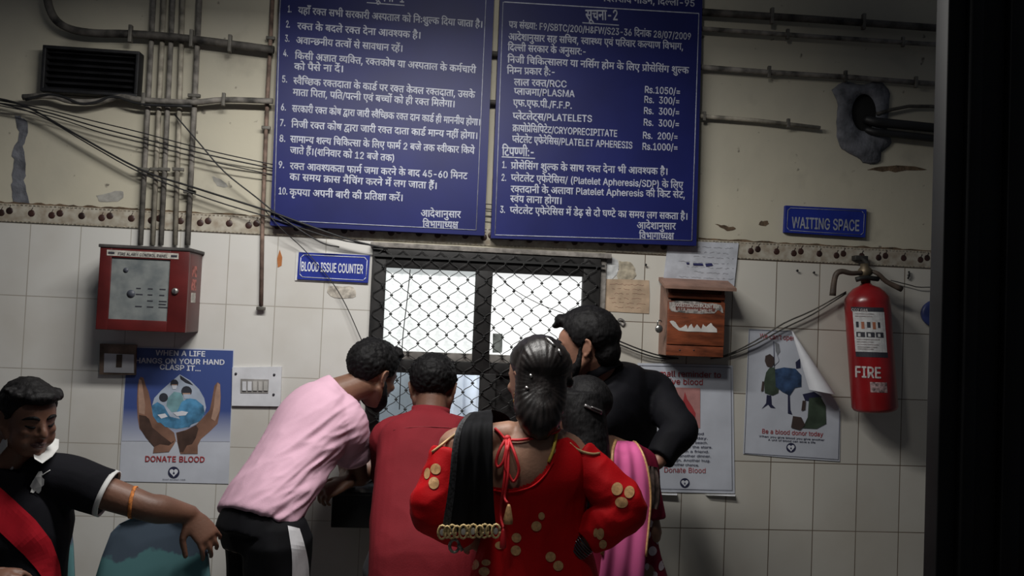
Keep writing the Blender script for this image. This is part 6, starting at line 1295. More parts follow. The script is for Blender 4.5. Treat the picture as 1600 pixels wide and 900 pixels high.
run_px('horizontal_pipe', 'short cream pipe with an open end, left of the broken hole', [(1082, 180.5), (1180, 188), (1281, 200)], -.02, .0095, CREAMP, 'pipe', None, [(1100, 182), (1231, 193)])
# the hole broken through the wall, with its cement collar and the two black pipes
t = thing('cement_collar', 'rough grey cement collar round a broken hole in the cream wall', 'wall hole', at(1348, 240, 0))
out_ = blob([(1300, 140), (1318, 128), (1350, 133), (1372, 126), (1388, 140), (1390, 165), (1386, 200), (1392, 222), (1378, 238), (1372, 255), (1352, 256), (1340, 246), (1320, 236), (1310, 222), (1306, 190), (1308, 165)], 21, 1.2, 3)
inn = [(1348 + 19 * math.cos(a) + 2, 176 + 29 * math.sin(a)) for a in (math.atan2(y - 178, x - 1348) for x, y in out_)]
b = MB()
b.loft([[at(x, y, .009) for x, y in out_], [at(1348 + (x - 1348) * .96, 180 + (y - 180) * .96, -.008) for x, y in out_],
        [at((x * .55 + u_ * .45), (y * .55 + v_ * .45), -.018) for (x, y), (u_, v_) in zip(out_, inn)], [at(x, y, -.015) for x, y in inn], [at(x, y, .006) for x, y in inn]], 0, True, True, False)
build('collar', b, CEMENT, t)
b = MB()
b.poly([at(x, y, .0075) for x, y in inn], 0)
build('hole', b, HOLE_DARK, t)  # flat disc on the unbroken wall, the hole's dark depth is its colour
for y0, y1, r_, lab in ((190, 199, .021, 'upper'), (206, 216, .017, 'lower')):
    run_px('black_pipe', 'thick black pipe running out of the broken hole, %s of the pair' % lab, [(1352, y0 - 4, -.005), (1366, y0, -.03), (1392, y0 + 3, -.038), (1490, y1 + 4, -.038)], -.03, r_, CABLE, 'pipe', 'black pipes from the hole', (), 3)
run_px('black_pipe', 'thin dark pipe just above the black pair that leaves the broken hole', [(1370, 178, -.02), (1420, 166, -.02), (1490, 168, -.02)], -.02, .008, COND, 'pipe', None, (), 2)

# loose wires
W_ = [
    ('black wire sagging from the left edge to the window corner, the heaviest one', [(-20, 150, -.06), (40, 166), (110, 205), (220, 265), (300, 292), (420, 330, -.065), (470, 348, -.066), (545, 374, -.06), (606, 389, -.045)], .0042),
    ('thin wire close under the heaviest black wire from the left edge', [(-20, 156, -.05), (60, 180), (140, 226), (222, 271), (330, 312), (425, 341, -.062), (520, 372, -.062), (596, 386, -.045)], .0028),
    ('thin wire from the left edge to the first blue board, topmost of the fan', [(-20, 154, -.05), (60, 168), (150, 190), (220, 207), (330, 236), (430, 258, -.03)], .0024),
    ('thin wire from the left edge to the first blue board, second of the fan', [(-20, 158, -.05), (60, 172), (150, 198), (220, 216), (330, 243), (430, 264, -.03)], .0030),
    ('thin wire from the left edge to the first blue board, third of the fan', [(-20, 161, -.05), (80, 182), (160, 208), (225, 224), (330, 252), (430, 274, -.03)], .0022),
    ('black wire dropping steeply from the conduits across the corner of the first blue board', [(272, 178, -.045), (310, 222), (350, 268), (400, 308), (440, 340, -.066), (500, 378, -.064), (530, 386, -.05)], .0034),
    ('thin dark wire from the first blue board past the sign down to the window frame', [(415, 330, -.06), (440, 358, -.066), (475, 390, -.03), (515, 436, -.03), (540, 476, -.03), (566, 534, -.04)], .0022),
]
for lab, pts, r_ in W_:
    run_px('loose_wire', lab, pts, -.05, r_, CABLE, 'wire', None, (), 4, n=6)
run_px('loose_wire', 'thin upright wire caught in the lattice of the window', [(641, 421), (636, 470), (630, 520), (627, 566), (624, 640)], -.046, .0021, CABLE, 'wire', None, (), 3, n=6)
run_px('loose_wire', 'slack wire laid over the bright upper right pane', [(772, 424), (795, 446), (818, 462), (850, 478), (882, 490)], -.046, .0018, CABLE, 'wire', None, (), 3, n=6)
for i, d in enumerate((0, 5)):
    run_px('hanging_cable', 'black cable from behind the bearded man to the brown complaint box, %s strand' % ('upper', 'lower')[i], [(935, 520 + d, -.03), (965, 532 + d), (1000, 546 + d), (1032, 556 + d * .8, -.02), (1060, 560, -.012)], -.03, .0032, CABLE, 'cable', 'twin cable to the complaint box', (), 3, n=6)
    run_px('hanging_cable', 'grey cable slung from the complaint box up to the fire extinguisher, %s strand' % ('upper', 'lower')[i], [(1110, 560, -.012), (1135, 555 + d * .3, -.02), (1180, 533 + d), (1225, 505 + d * 1.6), (1270, 485 + d * 1.2), (1322, 456 + d * .5, -.03)], -.03, .0036, COND, 'cable', 'twin cable to the extinguisher', (), 3, n=6)
run_px('loose_wire', 'thin wire from the extinguisher bracket off behind the dark door', [(1392, 438, -.02), (1420, 445), (1440, 449), (1490, 447)], -.02, .0022, CABLE, 'wire', None, (), 3, n=6)

# ---------------------------------------------------------------- switch plates
WP = mat('white_switch_plastic', (0.62, 0.63, 0.66), 0.4, var=0.06)
BRN = mat('brown_wood_back', (0.20, 0.14, 0.105), 0.7, var=0.3)
t = thing('switch_board', 'white switch plate with a row of switches between the poster and the pink shirt', 'switch plate', at(402, 634, 0))
b = MB()
b.prism([at(x, y, -.012) for x, y in ((363, 574), (440, 573), (438, 635), (362, 634))], V((0, .012, 0)), 0)
build('plate', b, WP, t)
b = MB()
b.prism([at(x, y, -.014) for x, y in ((376, 592), (420, 593), (419, 614.5), (375.5, 614))], V((0, .004, 0)), 0)
build('switch_recess', b, mat('grey_switch_recess', (0.26, 0.25, 0.24), 0.6), t)
for i in range(5):
    x = 378.5 + i * 8.4
    b = MB()
    b.prism([at(x + dx, y, -.019) for dx, y in ((0, 596), (6.2, 596.2), (6, 610.5), (0, 610.3))], V((0, .006, 0)), 0)
    build('switch', b, WP if i < 2 else mat('dusty_white_switch', (0.43, 0.42, 0.40), 0.5), t)
for x, y in ((368.5, 584), (428.5, 585.5), (427.5, 616.5)):
    b = MB()
    k = at(x, y, -.0125)
    b.lathe(k, (0, -1, 0), [(0, .0055), (.003, .0045), (.003, 0)], 0, 12)
    build('screw', b, INKD, t)
t = thing('socket_box', 'brown framed white socket box half hidden by the donate blood poster', 'socket', at(180, 586, 0))
b = MB()
b.prism([at(x, y, -.02) for x, y in ((156, 537), (212, 539), (211, 586), (155, 585))], V((0, .02, 0)), 0)
build('frame', b, BRN, t)
b = MB()
b.prism([at(x, y, -.024) for x, y in ((163, 552), (209, 554), (209, 583), (162, 582))], V((0, .006, 0)), 0)
build('plate', b, WP, t)
b = MB()
b.prism([at(x, y, -.026) for x, y in ((182, 554), (191, 554), (190, 574), (181, 574))], V((0, .004, 0)), 0)
build('socket_slot', b, mat('dark_brown_socket', (0.08, 0.055, 0.04), 0.6), t)

# ---------------------------------------------------------------- posters
PAPER = mat('white_poster_paper', (0.52, 0.545, 0.61), 0.6, var=0.05, scale=8)
P_BLUE = mat('poster_blue', (0.045, 0.075, 0.23), 0.5, var=0.08)
P_RED = mat('poster_red_ink', (0.36, 0.04, 0.045), 0.6, var=0.08)
P_NAVY = mat('poster_navy_ink', (0.02, 0.022, 0.06), 0.6, var=0.08)
P_HAND = mat('poster_hand_brown', (0.24, 0.125, 0.085), 0.6, var=0.2, scale=9)
P_HAND2 = mat('poster_hand_shade', (0.075, 0.04, 0.03), 0.6, var=0.2)
P_HAND3 = mat('poster_hand_light', (0.40, 0.25, 0.185), 0.6, var=0.15)
P_SKY = mat('poster_pale_sky', (0.40, 0.46, 0.56), 0.6, var=0.1, scale=14)
P_GOWN = mat('poster_surgeon_blue', (0.075, 0.25, 0.44), 0.6, var=0.3, scale=22)
P_TEAL = mat('poster_surgeon_teal', (0.20, 0.38, 0.42), 0.6, var=0.2)
P_CAP = mat('poster_dark_hair', (0.03, 0.032, 0.045), 0.6, var=0.2)
P_WHITE = mat('poster_white_ink', (0.66, 0.68, 0.74), 0.6, var=0.05)


def grade(name, c0, c1, z0, z1):
    """a print that changes colour from c0 at height z0 to c1 at z1"""
    m = bpy.data.materials.new(name)
    m.use_nodes = True
    nt = m.node_tree
    b = nt.nodes['Principled BSDF']
    b.inputs['Roughness'].default_value = 0.5
    geo = nt.nodes.new('ShaderNodeNewGeometry')
    sp = nt.nodes.new('ShaderNodeSeparateXYZ')
    nt.links.new(geo.outputs['Position'], sp.inputs[0])
    mr = nt.nodes.new('ShaderNodeMapRange')
    mr.inputs[1].default_value, mr.inputs[2].default_value = z0, z1
    nt.links.new(sp.outputs[2], mr.inputs[0])
    mx = nt.nodes.new('ShaderNodeMix')
    mx.data_type = 'RGBA'
    mx.inputs[6].default_value = (*c0, 1)
    mx.inputs[7].default_value = (*c1, 1)
    nt.links.new(mr.outputs[0], mx.inputs[0])
    nt.links.new(mx.outputs[2], b.inputs['Base Color'])
    return m


def sheet(b, corners, Y, m, nx=6, ny=8, wav=0.0, seed=0):
    """a sheet of paper with a slight wave; thickness 0.6 mm"""
    q = [at(*p, Y) for p in corners]
    vs = []
    for j in range(ny + 1):
        for i in range(nx + 1):
            u_, v_ = i / nx, j / ny
            p = q[0].lerp(q[1], u_).lerp(q[3].lerp(q[2], u_), v_)
            vs.append(p + V((0, -wav * (0.5 + 0.5 * noise.noise(V((u_ * 3 + seed, v_ * 3, seed)))), 0)))
    n = len(vs)
    fs = [[j * (nx + 1) + i, (j + 1) * (nx + 1) + i, (j + 1) * (nx + 1) + i + 1, j * (nx + 1) + i + 1] for j in range(ny) for i in range(nx)]
    b.add(vs, fs, m, True)
    b.add([p + V((0, .0006, 0)) for p in vs], [f[::-1] for f in fs], m, True)


def emblem(b, cx, cy, r, Y, m, mw):
    """round dark badge holding a white heart with a drop"""
    def circ(rr, dx=0, dy=0, k=22):
        return [(cx + dx + rr * math.cos(2 * math.pi * i / k), cy + dy + rr * math.sin(2 * math.pi * i / k)) for i in range(k)]
    wall_poly(b, circ(r), Y, m)
    heart = []
    for i in range(26):
        a = 2 * math.pi * i / 26
        heart.append((cx + r * .046 * 16 * math.sin(a) ** 3, cy + .02 * r - r * .048 * (13 * math.cos(a) - 5 * math.cos(2 * a) - 2 * math.cos(3 * a) - math.cos(4 * a))))
    wall_poly(b, heart, Y - .0004, mw)
    wall_poly(b, [(cx, cy - r * .22)] + [(cx + r * .17 * math.sin(a), cy + r * .18 - r * .17 * math.cos(a)) for a in (0.7 + i * (2 * math.pi - 1.4) / 9 for i in range(10))], Y - .0008, m)


# poster one: two hands round a drop
t = thing('blood_poster', 'blue DONATE BLOOD poster of two hands round a drop, under the alarm box', 'poster', at(272, 754, 0))
b = MB()
sheet(b, ((197, 541), (366, 546), (357, 756), (186, 752)), -.003, 0)
sheet_o = build('sheet', b, PAPER, t)
b = MB()
Y1 = -.0042
z_lo, z_hi = at(270, 692, Y1).z, at(270, 640, Y1).z
wall_poly(b, [(199, 543), (364.5, 548), (359, 690), (190, 689)], Y1, 0)
drop = [(281, 586)]
for a in np.linspace(-2.6, 2.6 + 0, 25):
    drop.append((279.5 + 41.5 * math.sin(-a) * 1.0, 630 - 40 * -math.cos(a) * 1.0 * (1 if True else 1)))
drop = [(281, 585), (268, 596), (252, 610), (241, 622), (237, 636), (238, 650), (246, 661), (258, 668), (275, 671), (292, 669), (308, 662), (318, 650), (322, 637), (319, 622), (311, 608), (298, 595)]
wall_poly(b, drop, Y1 - .0005, 1)
Y2 = Y1 - .0009
wall_poly(b, [(237, 634), (246, 628), (256, 634), (262, 645), (268, 655), (256, 662), (246, 660), (239, 650)], Y2, 2)
wall_poly(b, [(262, 622), (272, 612), (284, 614), (288, 628), (282, 642), (268, 644), (260, 634)], Y2, 3)
wall_poly(b, [(284, 628), (294, 622), (306, 624), (318, 634), (320, 646), (312, 658), (298, 664), (282, 656), (276, 644)], Y2 - .0003, 2)
wall_poly(b, [(246, 656), (262, 650), (282, 655), (302, 660), (296, 667), (276, 670), (258, 667)], Y2 - .0005, 2)
for cx, cy, rr in ((272.5, 599, 6.2), (291.5, 611.5, 8.4), (255.5, 621, 7)):
    wall_poly(b, [(cx + rr * math.cos(a), cy + rr * math.sin(a)) for a in np.linspace(0, 6, 14)], Y2 - .0006, 4)
for cx, cy, rr in ((272.5, 601.5, 4.6), (291.5, 615, 6.2)):
    wall_poly(b, [(cx - rr, cy - 1), (cx + rr, cy - 1), (cx + rr * .8, cy + rr * .7), (cx, cy + rr), (cx - rr * .8, cy + rr * .7)], Y2 - .0008, 7)
wall_poly(b, [(286, 616), (298, 616), (296, 623), (288, 623)], Y2 - .0009, 1)
wall_poly(b, [(268, 602), (277, 602), (275, 608), (270, 608)], Y2 - .0009, 8)
wall_poly(b, [(281, 586), (296, 596), (302, 602), (290, 598), (282, 592)], Y2 - .0006, 4)
wall_poly(b, [(271, 645), (284, 642), (294, 644), (290, 649), (276, 650)], Y2 - .0011, 8)
wall_poly(b, [(246, 648), (258, 646), (262, 651), (252, 654)], Y2 - .0011, 8)
# hands
Y3 = Y1 - .0007
wall_poly(b, [(219, 589), (224, 590), (228, 603), (232, 612), (235, 625), (238, 645), (246, 656), (262, 668), (272, 676), (275, 688), (272, 694), (264, 706), (239, 708), (241, 696), (230, 684), (218, 670), (215, 652), (214, 630), (215, 602)], Y3, 5)
wall_poly(b, [(217, 648), (228, 650), (242, 664), (258, 676), (272, 690), (264, 696), (250, 694), (241, 698), (228, 684), (218, 668)], Y3 - .0004, 6)
wall_poly(b, [(232, 652), (246, 662), (266, 674), (274, 686), (268, 692), (252, 680), (238, 668)], Y3 - .0007, 5)
wall_poly(b, [(340, 597), (344, 600), (345, 620), (344, 640), (340, 662), (328, 674), (314, 686), (309, 696), (309, 709), (282, 709), (277, 690), (275, 676), (290, 672), (306, 664), (318, 652), (328, 640), (332, 620), (335, 603)], Y3, 5)
wall_poly(b, [(276, 676), (292, 672), (306, 664), (310, 670), (306, 684), (300, 694), (292, 696), (286, 707), (281, 706), (278, 692)], Y3 - .0004, 6)
wall_poly(b, [(340, 598), (344, 601), (344.5, 622), (343, 642), (336, 658), (330, 654), (334, 636), (336, 616)], Y3 - .0004, 7)
wall_poly(b, [(217, 592), (221, 594), (224, 612), (227, 634), (226, 648), (217, 645), (216, 618)], Y3 - .0004, 7)
write_px(b, 'WHEN A LIFE', (243, 555), (321, 557), 8, Y1 - .001, 8, 'heavy')
write_px(b, 'HANGS ON YOUR HAND', (211, 567), (351, 570), 8, Y1 - .001, 8, 'heavy')
write_px(b, 'CLASP IT...', (249, 577), (314, 580), 8, Y1 - .001, 8, 'heavy')
write_px(b, 'DONATE BLOOD', (226, 721), (320, 722), 8.5, Y1 - .001, 9, 'heavy')
emblem(b, 271.5, 738, 9, Y1 - .001, 10, 8)
write_px(b, 'blood donation week', (254, 750), (290, 750.5), 2.2, Y1 - .001, 10, 'plain')
build('print', b, [grade('poster_blue_fading_down', (0.47, 0.50, 0.59), (0.045, 0.075, 0.24), z_lo, z_hi), P_SKY, P_GOWN, P_TEAL, P_CAP, P_HAND, P_HAND2, P_HAND3, P_WHITE, P_RED, P_NAVY], t)

# poster two: a small reminder
t = thing('blood_poster', 'white reminder to give blood poster behind the black shirt, under the complaint box', 'poster', at(1075, 772, 0))
b = MB()
sheet(b, ((996, 567), (1145, 571), (1148, 771), (1003, 768)), -.003, 0, wav=.002, seed=4)
build('sheet', b, PAPER, t)
Y1 = -.0062
b = MB()
for p, q_ in (((999, 571), (1142, 574.5)), ((1142, 574.5), (1144, 766)), ((1144, 766), (1007, 763)), ((1007, 763), (999, 571))):
    A_, B_ = at(*p, Y1), at(*q_, Y1)
    b.tube([A_, B_], .0008, 2, 4)
write_px(b, 'A small reminder to', (1011, 587), (1127, 590.5), 9, Y1, 1, 'bold')
write_px(b, 'give blood', (1039, 600), (1099, 601.5), 9, Y1, 1, 'bold')
wall_poly(b, [(1046, 605), (1094, 606.5), (1094, 669), (1046, 668)], Y1, 0)
wall_poly(b, [(1070, 612), (1074, 624), (1082, 636), (1087, 646), (1086, 656), (1080, 663), (1071, 665), (1062, 662), (1056, 654), (1057, 644), (1064, 634), (1068, 624)], Y1 - .0005, 1)
for i, (s, x0, x1) in enumerate((('Another pint of blood', 1018, 1100), ('for another birthday.', 1022, 1106), ('Another morning at the beach.', 1015, 1106), ('Another night under the stars.', 1012, 1113), ('Another talk with a friend.', 1014, 1108),
                                 ('Another diner, another dinner.', 1012, 1111), ('Another laugh. Another hug.', 1017, 1110), ('Another chance.', 1047, 1092))):
    y = 678 + i * 7.0
    write_px(b, s, (x0, y), (x1, y + 1.6), 3.8, Y1, 2, 'bold')
write_px(b, 'Donate Blood', (1037, 738), (1103, 739), 8, Y1, 1, 'plain')
emblem(b, 1070, 754.5, 7.5, Y1, 2, 3)
build('print', b, [mat('poster_pink_panel', (0.42, 0.20, 0.19), 0.6), P_RED, P_NAVY, P_WHITE], t)
for x0, x1, y in ((1005, 1058, 771), (1101, 1149, 772.5)):
    b = MB()
    k = [at(x0, y, -.004), at(x1, y, -.004), at(x1, y + 3, -.022), at(x0 + 6, y + 1.2, -.018)]
    b.add(k, [[0, 1, 2, 3]], 0, True)
    build('curled_edge', b, mat('white_paper_edge', (0.66, 0.67, 0.69), 0.6), t)

# poster three: corner peeling
t = thing('blood_poster', 'white blood donor poster whose top corner has peeled and rolled down, near the extinguisher', 'poster', at(1240, 720, 0))
b = MB()
pts3 = [(1170, 514), (1238, 517), (1250, 560), (1266, 608), (1292, 612), (1303, 622), (1313, 640), (1312, 721), (1238, 716), (1161, 709)]
b.prism([at(x, y, -.004) for x, y in pts3], V((0, .0006, 0)), 0)
build('sheet', b, PAPER, t)
b = MB()
Y1 = -.0052
for p, q_ in (((1171, 515), (1163, 708)), ((1163, 708), (1310, 718)), ((1310, 718), (1312, 642)), ((1171, 515), (1236, 518))):
    b.tube([at(*p, Y1), at(*q_, Y1)], .0008, 0, 4)
write_px(b, "We can't oper", (1187, 529), (1241, 532), 8, Y1, 1, 'bold')
write_px(b, 'Be a blood donor today', (1190, 677), (1286, 682), 7, Y1, 1, 'bold')
write_px(b, 'When you give blood you give another', (1186, 683), (1288, 689), 3, Y1, 0, 'bold')
write_px(b, 'A unit of blood can save a life', (1200, 688.5), (1274, 693), 3, Y1, 0, 'bold')
emblem(b, 1236, 699.5, 7.5, Y1, 0, 5)
G_, B_, K_ = 2, 3, 0
for poly_, m_ in (([(1197, 582), (1202, 575), (1210, 574), (1212, 580), (1219, 590), (1216, 614), (1207, 618), (1195, 614), (1194, 596)], 2), ([(1196, 556), (1203, 553), (1209, 558), (1210, 568), (1205, 574), (1198, 572), (1195, 564)], 6),
                  ([(1211, 577), (1225, 574), (1243, 576), (1252, 586), (1252, 604), (1242, 606), (1234, 618), (1222, 612), (1212, 604)], 3), ([(1198, 617), (1205, 618), (1206, 632), (1212, 638), (1204, 637), (1200, 632), (1190, 639), (1197, 630)], 0),
                  ([(1191, 596), (1194, 596), (1193, 610), (1189, 612)], 6), ([(1243, 566), (1250, 560), (1251, 575), (1244, 576)], 0), ([(1231, 617), (1234, 617), (1235, 640), (1238, 648), (1231, 646)], 0),
                  ([(1264, 622), (1282, 620), (1290, 634), (1291, 662), (1276, 670), (1254, 669), (1262, 652)], 2), ([(1239, 650), (1252, 652), (1258, 664), (1250, 672), (1236, 668)], 6), ([(1254, 616), (1272, 612), (1284, 620), (1276, 628), (1258, 626)], 0),
                  ([(1254, 626), (1259, 626), (1258, 640), (1252, 642)], 6)):
    wall_poly(b, poly_, Y1 - .0004 * (1 + m_), m_)
b.tube([at(1209, 533, Y1), at(1210, 580, Y1)], .0015, 0, 5)
wall_poly(b, [(1211, 535), (1217, 537), (1219, 549), (1215, 555), (1212, 549)], Y1 - .001, 4)
b.tube([at(1214, 554, Y1), at(1217, 564, Y1), at(1210, 572, Y1), at(1211, 584, Y1)], .0007, 0, 4, 3)
build('print', b, [P_NAVY, P_RED, mat('poster_dull_green', (0.05, 0.075, 0.05), 0.6, var=.2), mat('poster_deep_blue', (0.035, 0.075, 0.17), 0.6, var=.3, scale=25), mat('poster_grey', (0.22, 0.23, 0.25), 0.6), P_WHITE, mat('poster_dark_skin', (0.06, 0.04, 0.035), 0.6)], t)
# the rolled-down corner: a cone of paper
b = MB()
apex = at(1237, 517, -.006)
e0, e1 = at(1266, 609, -.008), at(1290, 612, -.008)
rings = []
for i in range(9):
    u_ = i / 8
    row = []
    for j in range(15):
        a = math.pi * 1.55 * j / 14
        wd = (0.003 + .058 * u_)
        base = apex.lerp(at(1276, 611, -.006), u_)
        row.append(base + V((-math.cos(a) * wd * .95, -math.sin(a) * wd * .8 - .002 - wd * .78, math.cos(a) * wd * .14)))
    rings.append(row)
b.loft(rings, 0, False, True, False)
build('peeled_corner', b, mat('white_paper_back', (0.66, 0.67, 0.70), 0.55, var=.04), t)

# ---------------------------------------------------------------- papers by the window
TAN = mat('yellowed_paper', (0.46, 0.34, 0.235), 0.8, var=0.18, scale=12)
t = thing('handwritten_note', 'yellowed handwritten note pasted beside the window', 'note', at(980, 490, 0))
b = MB()
b.prism([at(x, y, -.003) for x, y in ((944, 436), (980, 436.5), (1014, 438), (1015, 460), (1014, 490), (975, 488), (945, 486))], V((0, .0028, 0)), 0)
build('sheet', b, TAN, t)
b = MB()
for i in range(6):
    scribble(b, (952 + (i % 3) * 4, 445 + i * 7.2), (1008 - (i % 2) * 6, 447 + i * 7.2), 2.6, -.0036, 0, i, .0006)
build('writing', b, mat('faded_pink_ink', (0.30, 0.13, 0.11), 0.8), t)
t = thing('white_notice', 'creased white notice with blue stamps, tucked behind the complaint box roof', 'notice', at(1100, 446, 0))
b = MB()
sheet(b, ((1044, 376), (1154, 380), (1147, 447), (1036, 438)), -.0095, 0, wav=.003, seed=9)
build('sheet', b, mat('white_notice_paper', (0.47, 0.49, 0.54), 0.7, var=.1, scale=18), t)
b = MB()
for i in range(7):
    scribble(b, (1060 + (i % 3) * 12, 385 + i * 8), (1146 - (i % 2) * 8, 389 + i * 8), 2.0, -.0135, 0, 30 + i, .0005, 2)
for pts_ in ([(1083, 411), (1098, 411.5), (1099, 415), (1083, 414.5)], [(1102, 412), (1112, 411), (1114, 415), (1103, 416.5)], [(1072, 410), (1077, 410), (1077, 413), (1073, 413)]):
    wall_poly(b, pts_, -.0140, 1)
build('writing', b, [mat('grey_ink', (0.20, 0.20, 0.22), 0.7), mat('blue_stamp_ink', (0.02, 0.022, 0.10), 0.6)], t)
t = thing('torn_paper', 'torn scrap of whitish paper stuck above the yellowed note', 'paper scrap', at(965, 436, 0))
b = MB()
b.prism([at(x, y, -.002) for x, y in blob([(945, 400), (962, 404), (967, 418), (961, 432), (946, 437)], 31, .8)], V((0, .0015, 0)), 0)
build('scrap', b, mat('white_scrap', (0.55, 0.56, 0.56), 0.8, var=.15, scale=40), t)
b = MB()
b.prism([at(x, y, -.002) for x, y in blob([(968, 408), (985, 410), (993, 424), (990, 436), (966, 436)], 32, .8)], V((0, .0015, 0)), 0)
build('glue_stain', b, mat('beige_glue_stain', (0.42, 0.37, 0.28), 0.8, var=.2, scale=40), t)
t = thing('torn_paper', 'small faded paper scrap stuck on the tiles below the BLOOD ISSUE COUNTER sign', 'paper scrap', at(532, 465, 0))
b = MB()
b.prism([at(x, y, -.002) for x, y in blob([(513, 447), (552, 449), (551, 466), (515, 462)], 33, 1.2)], V((0, .0015, 0)), 0)
build('scrap', b, mat('faded_scrap', (0.47, 0.43, 0.37), 0.8, var=.25, scale=40), t)
o = MB()
o.prism([at(x, y, -.0015) for x, y in ((437, 390), (441, 402), (440, 415), (434, 418), (433, 404))], V((0, .0014, 0)), 0)
tag(build('orange_smear', o, mat('orange_stain', (0.38, 0.13, 0.03), 0.7, var=.2)), 'small orange smear on the tiles left of the BLOOD ISSUE COUNTER sign', 'smear')
# wall hook with loose cord below the note
b = MB()
b.tube([at(968, 512, -.006), at(966, 500, -.01), at(970, 498, -.012), at(976, 503, -.01), at(973, 509, -.006), at(968, 503, -.008)], .0035, 0, 6, 3)
tag(build('wall_hook', b, mat('grey_hook', (0.20, 0.19, 0.185), 0.6, .3)), 'small grey hook with a loop of cord below the yellowed note', 'hook')
for i, (x, y, lab) in enumerate(((1008, 414, 'black nail in the tiles right of the torn paper above the note'), (1244, 423, 'small nail in the tiles under the border, first of two beside the extinguisher'), (1270, 426, 'small nail in the tiles under the border, second of two beside the extinguisher'), (1418, 430, 'dark bent nail in the tiles right of the extinguisher'))):
    b = MB()
    k = at(x, y, 0)
    b.lathe(k, (0, -1, 0), [(0, .002), (.012, .002), (.012, .0055), (.015, .005), (.015, 0)], 0, 10)
    if i == 3:
        b.tube([k + V((0, -.01, .018)), k + V((0.002, -.012, 0)), k + V((-.004, -.010, -.018))], .004, 0, 6)
    tag(build('nail', b, CABLE), lab, 'nail')

# ---------------------------------------------------------------- complaint box
WOOD = mat('red_brown_wood', (0.205, 0.052, 0.020), 0.5, var=0.25, scale=10, stretch=(1, 1, 4), bump=.1, bscale=30)
WOODS = mat('faded_pinkish_wood', (0.27, 0.155, 0.115), 0.65, var=0.15, scale=14)
Yc = -0.13
cx0, cx1 = at(1043, 500, Yc).x, at(1132, 500, Yc).x
cz0, cz1 = at(1088, 557, Yc).z, at(1088, 446, Yc).z
t = thing('complaint_box', 'red-brown wooden complaint box with a sloping roof and a padlock', 'complaint box', ((cx0 + cx1) / 2, 0, cz0))
b = MB()
b.box((cx0, Yc + .008, cz0), (cx0 + .014, 0, cz1), 1)
b.box((cx1 - .014, Yc + .008, cz0), (cx1, 0, cz1), 0)
b.box((cx0 + .012, -.012, cz0), (cx1 - .012, 0, cz1), 0)
b.box((cx0 + .012, Yc + .008, cz0), (cx1 - .012, -.010, cz0 + .014), 0)
zs0 = at(1090, 471, Yc).z
b.box((cx0, Yc, zs0 + .010), (cx1, Yc + .014, at(1090, 459, Yc).z), 0, .002)
b.box((cx0, Yc + .02, at(1090, 459, Yc).z), (cx1, Yc + .03, cz1), 0)
build('body', b, [WOOD, WOODS], t)
b = MB()
zf = at(1090, 540, Yc).z
b.box((cx0, Yc - .004, zf + .001), (cx1, Yc + .012, zs0 - .002), 0, .002)
dr = build('door', b, WOOD, t)
b = MB()
b.box((cx0, Yc, cz0), (cx1, Yc + .012, zf - .001), 0, .002)
build('lower_board', b, WOOD, t)
for x in (1062, 1084):
    b = MB()
    k = at(x, 547, Yc - .001)
    b.lathe(k, (0, -1, 0), [(0, .003), (.001, .003), (.001, 0)], 0, 8)
    build('nail_head', b, INKD, t)
# roof
b = MB()
r0, r1 = cx0 - .028, cx1 + .040
zr = at(1088, 448, Yc - .03).z
b.prism([V((r0, Yc - .04, zr)), V((r0, Yc - .04, zr - .013)), V((r0 + .018, .0, cz1 + .020)), V((r0 + .018, .0, cz1 + .036))], V((r1 - r0 - .005, 0, 0)), 0)
build('roof', b, WOODS, t)
# label remains on the door
b = MB()
Yl = Yc - .0055
wall_poly(b, blob([(1046, 472), (1060, 470), (1090, 472), (1112, 474), (1126, 476), (1130, 489), (1122, 485), (1112, 490), (1080, 489), (1056, 487), (1047, 484)], 41, .8), Yl, 0)
wall_poly(b, [(1055, 474), (1118, 477), (1117, 487), (1056, 484.5)], Yl - .0005, 2)
write_px(b, 'SUGGESTION/COMPLAINT BOX', (1050, 478.5), (1124, 482.0), 5.2, Yl - .0011, 1, 'heavy')
write_px(b, 'G.T.B. Hospital, Delhi-95', (1059, 485.3), (1113, 487.4), 4.0, Yl - .0011, 1, 'bold')
wall_poly(b, blob([(1046, 503), (1052, 501), (1058, 508), (1064, 513), (1072, 507), (1074, 514), (1080, 506), (1084, 513), (1089, 506), (1095, 514), (1098, 507), (1104, 511), (1110, 505), (1114, 508), (1121, 519), (1090, 518), (1060, 516)], 42, .7, 2), Yl, 1)
build('torn_label', b, [mat('worn_label', (0.33, 0.30, 0.28), 0.7, var=.35, scale=70), mat('label_white', (0.60, 0.58, 0.55), 0.7, var=.1), mat('label_maroon', (0.14, 0.045, 0.035), 0.6)], dr)
b = MB()
k = at(1030, 513, Yc)
b.tube([k + V((.012, .01, .028)), k + V((.004, 0, .034)), k + V((-.008, -.002, .030)), k + V((-.008, -.003, .012))], .0032, 0, 8, 3)
b.ell(k + V((-.002, -.004, -.002)), (.017, 0, 0), (0, .010, 0), (0, 0, .018), 0, 16, 10)
build('padlock', b, mat('padlock_steel', (0.42, 0.41, 0.39), 0.3, 0.9), t)

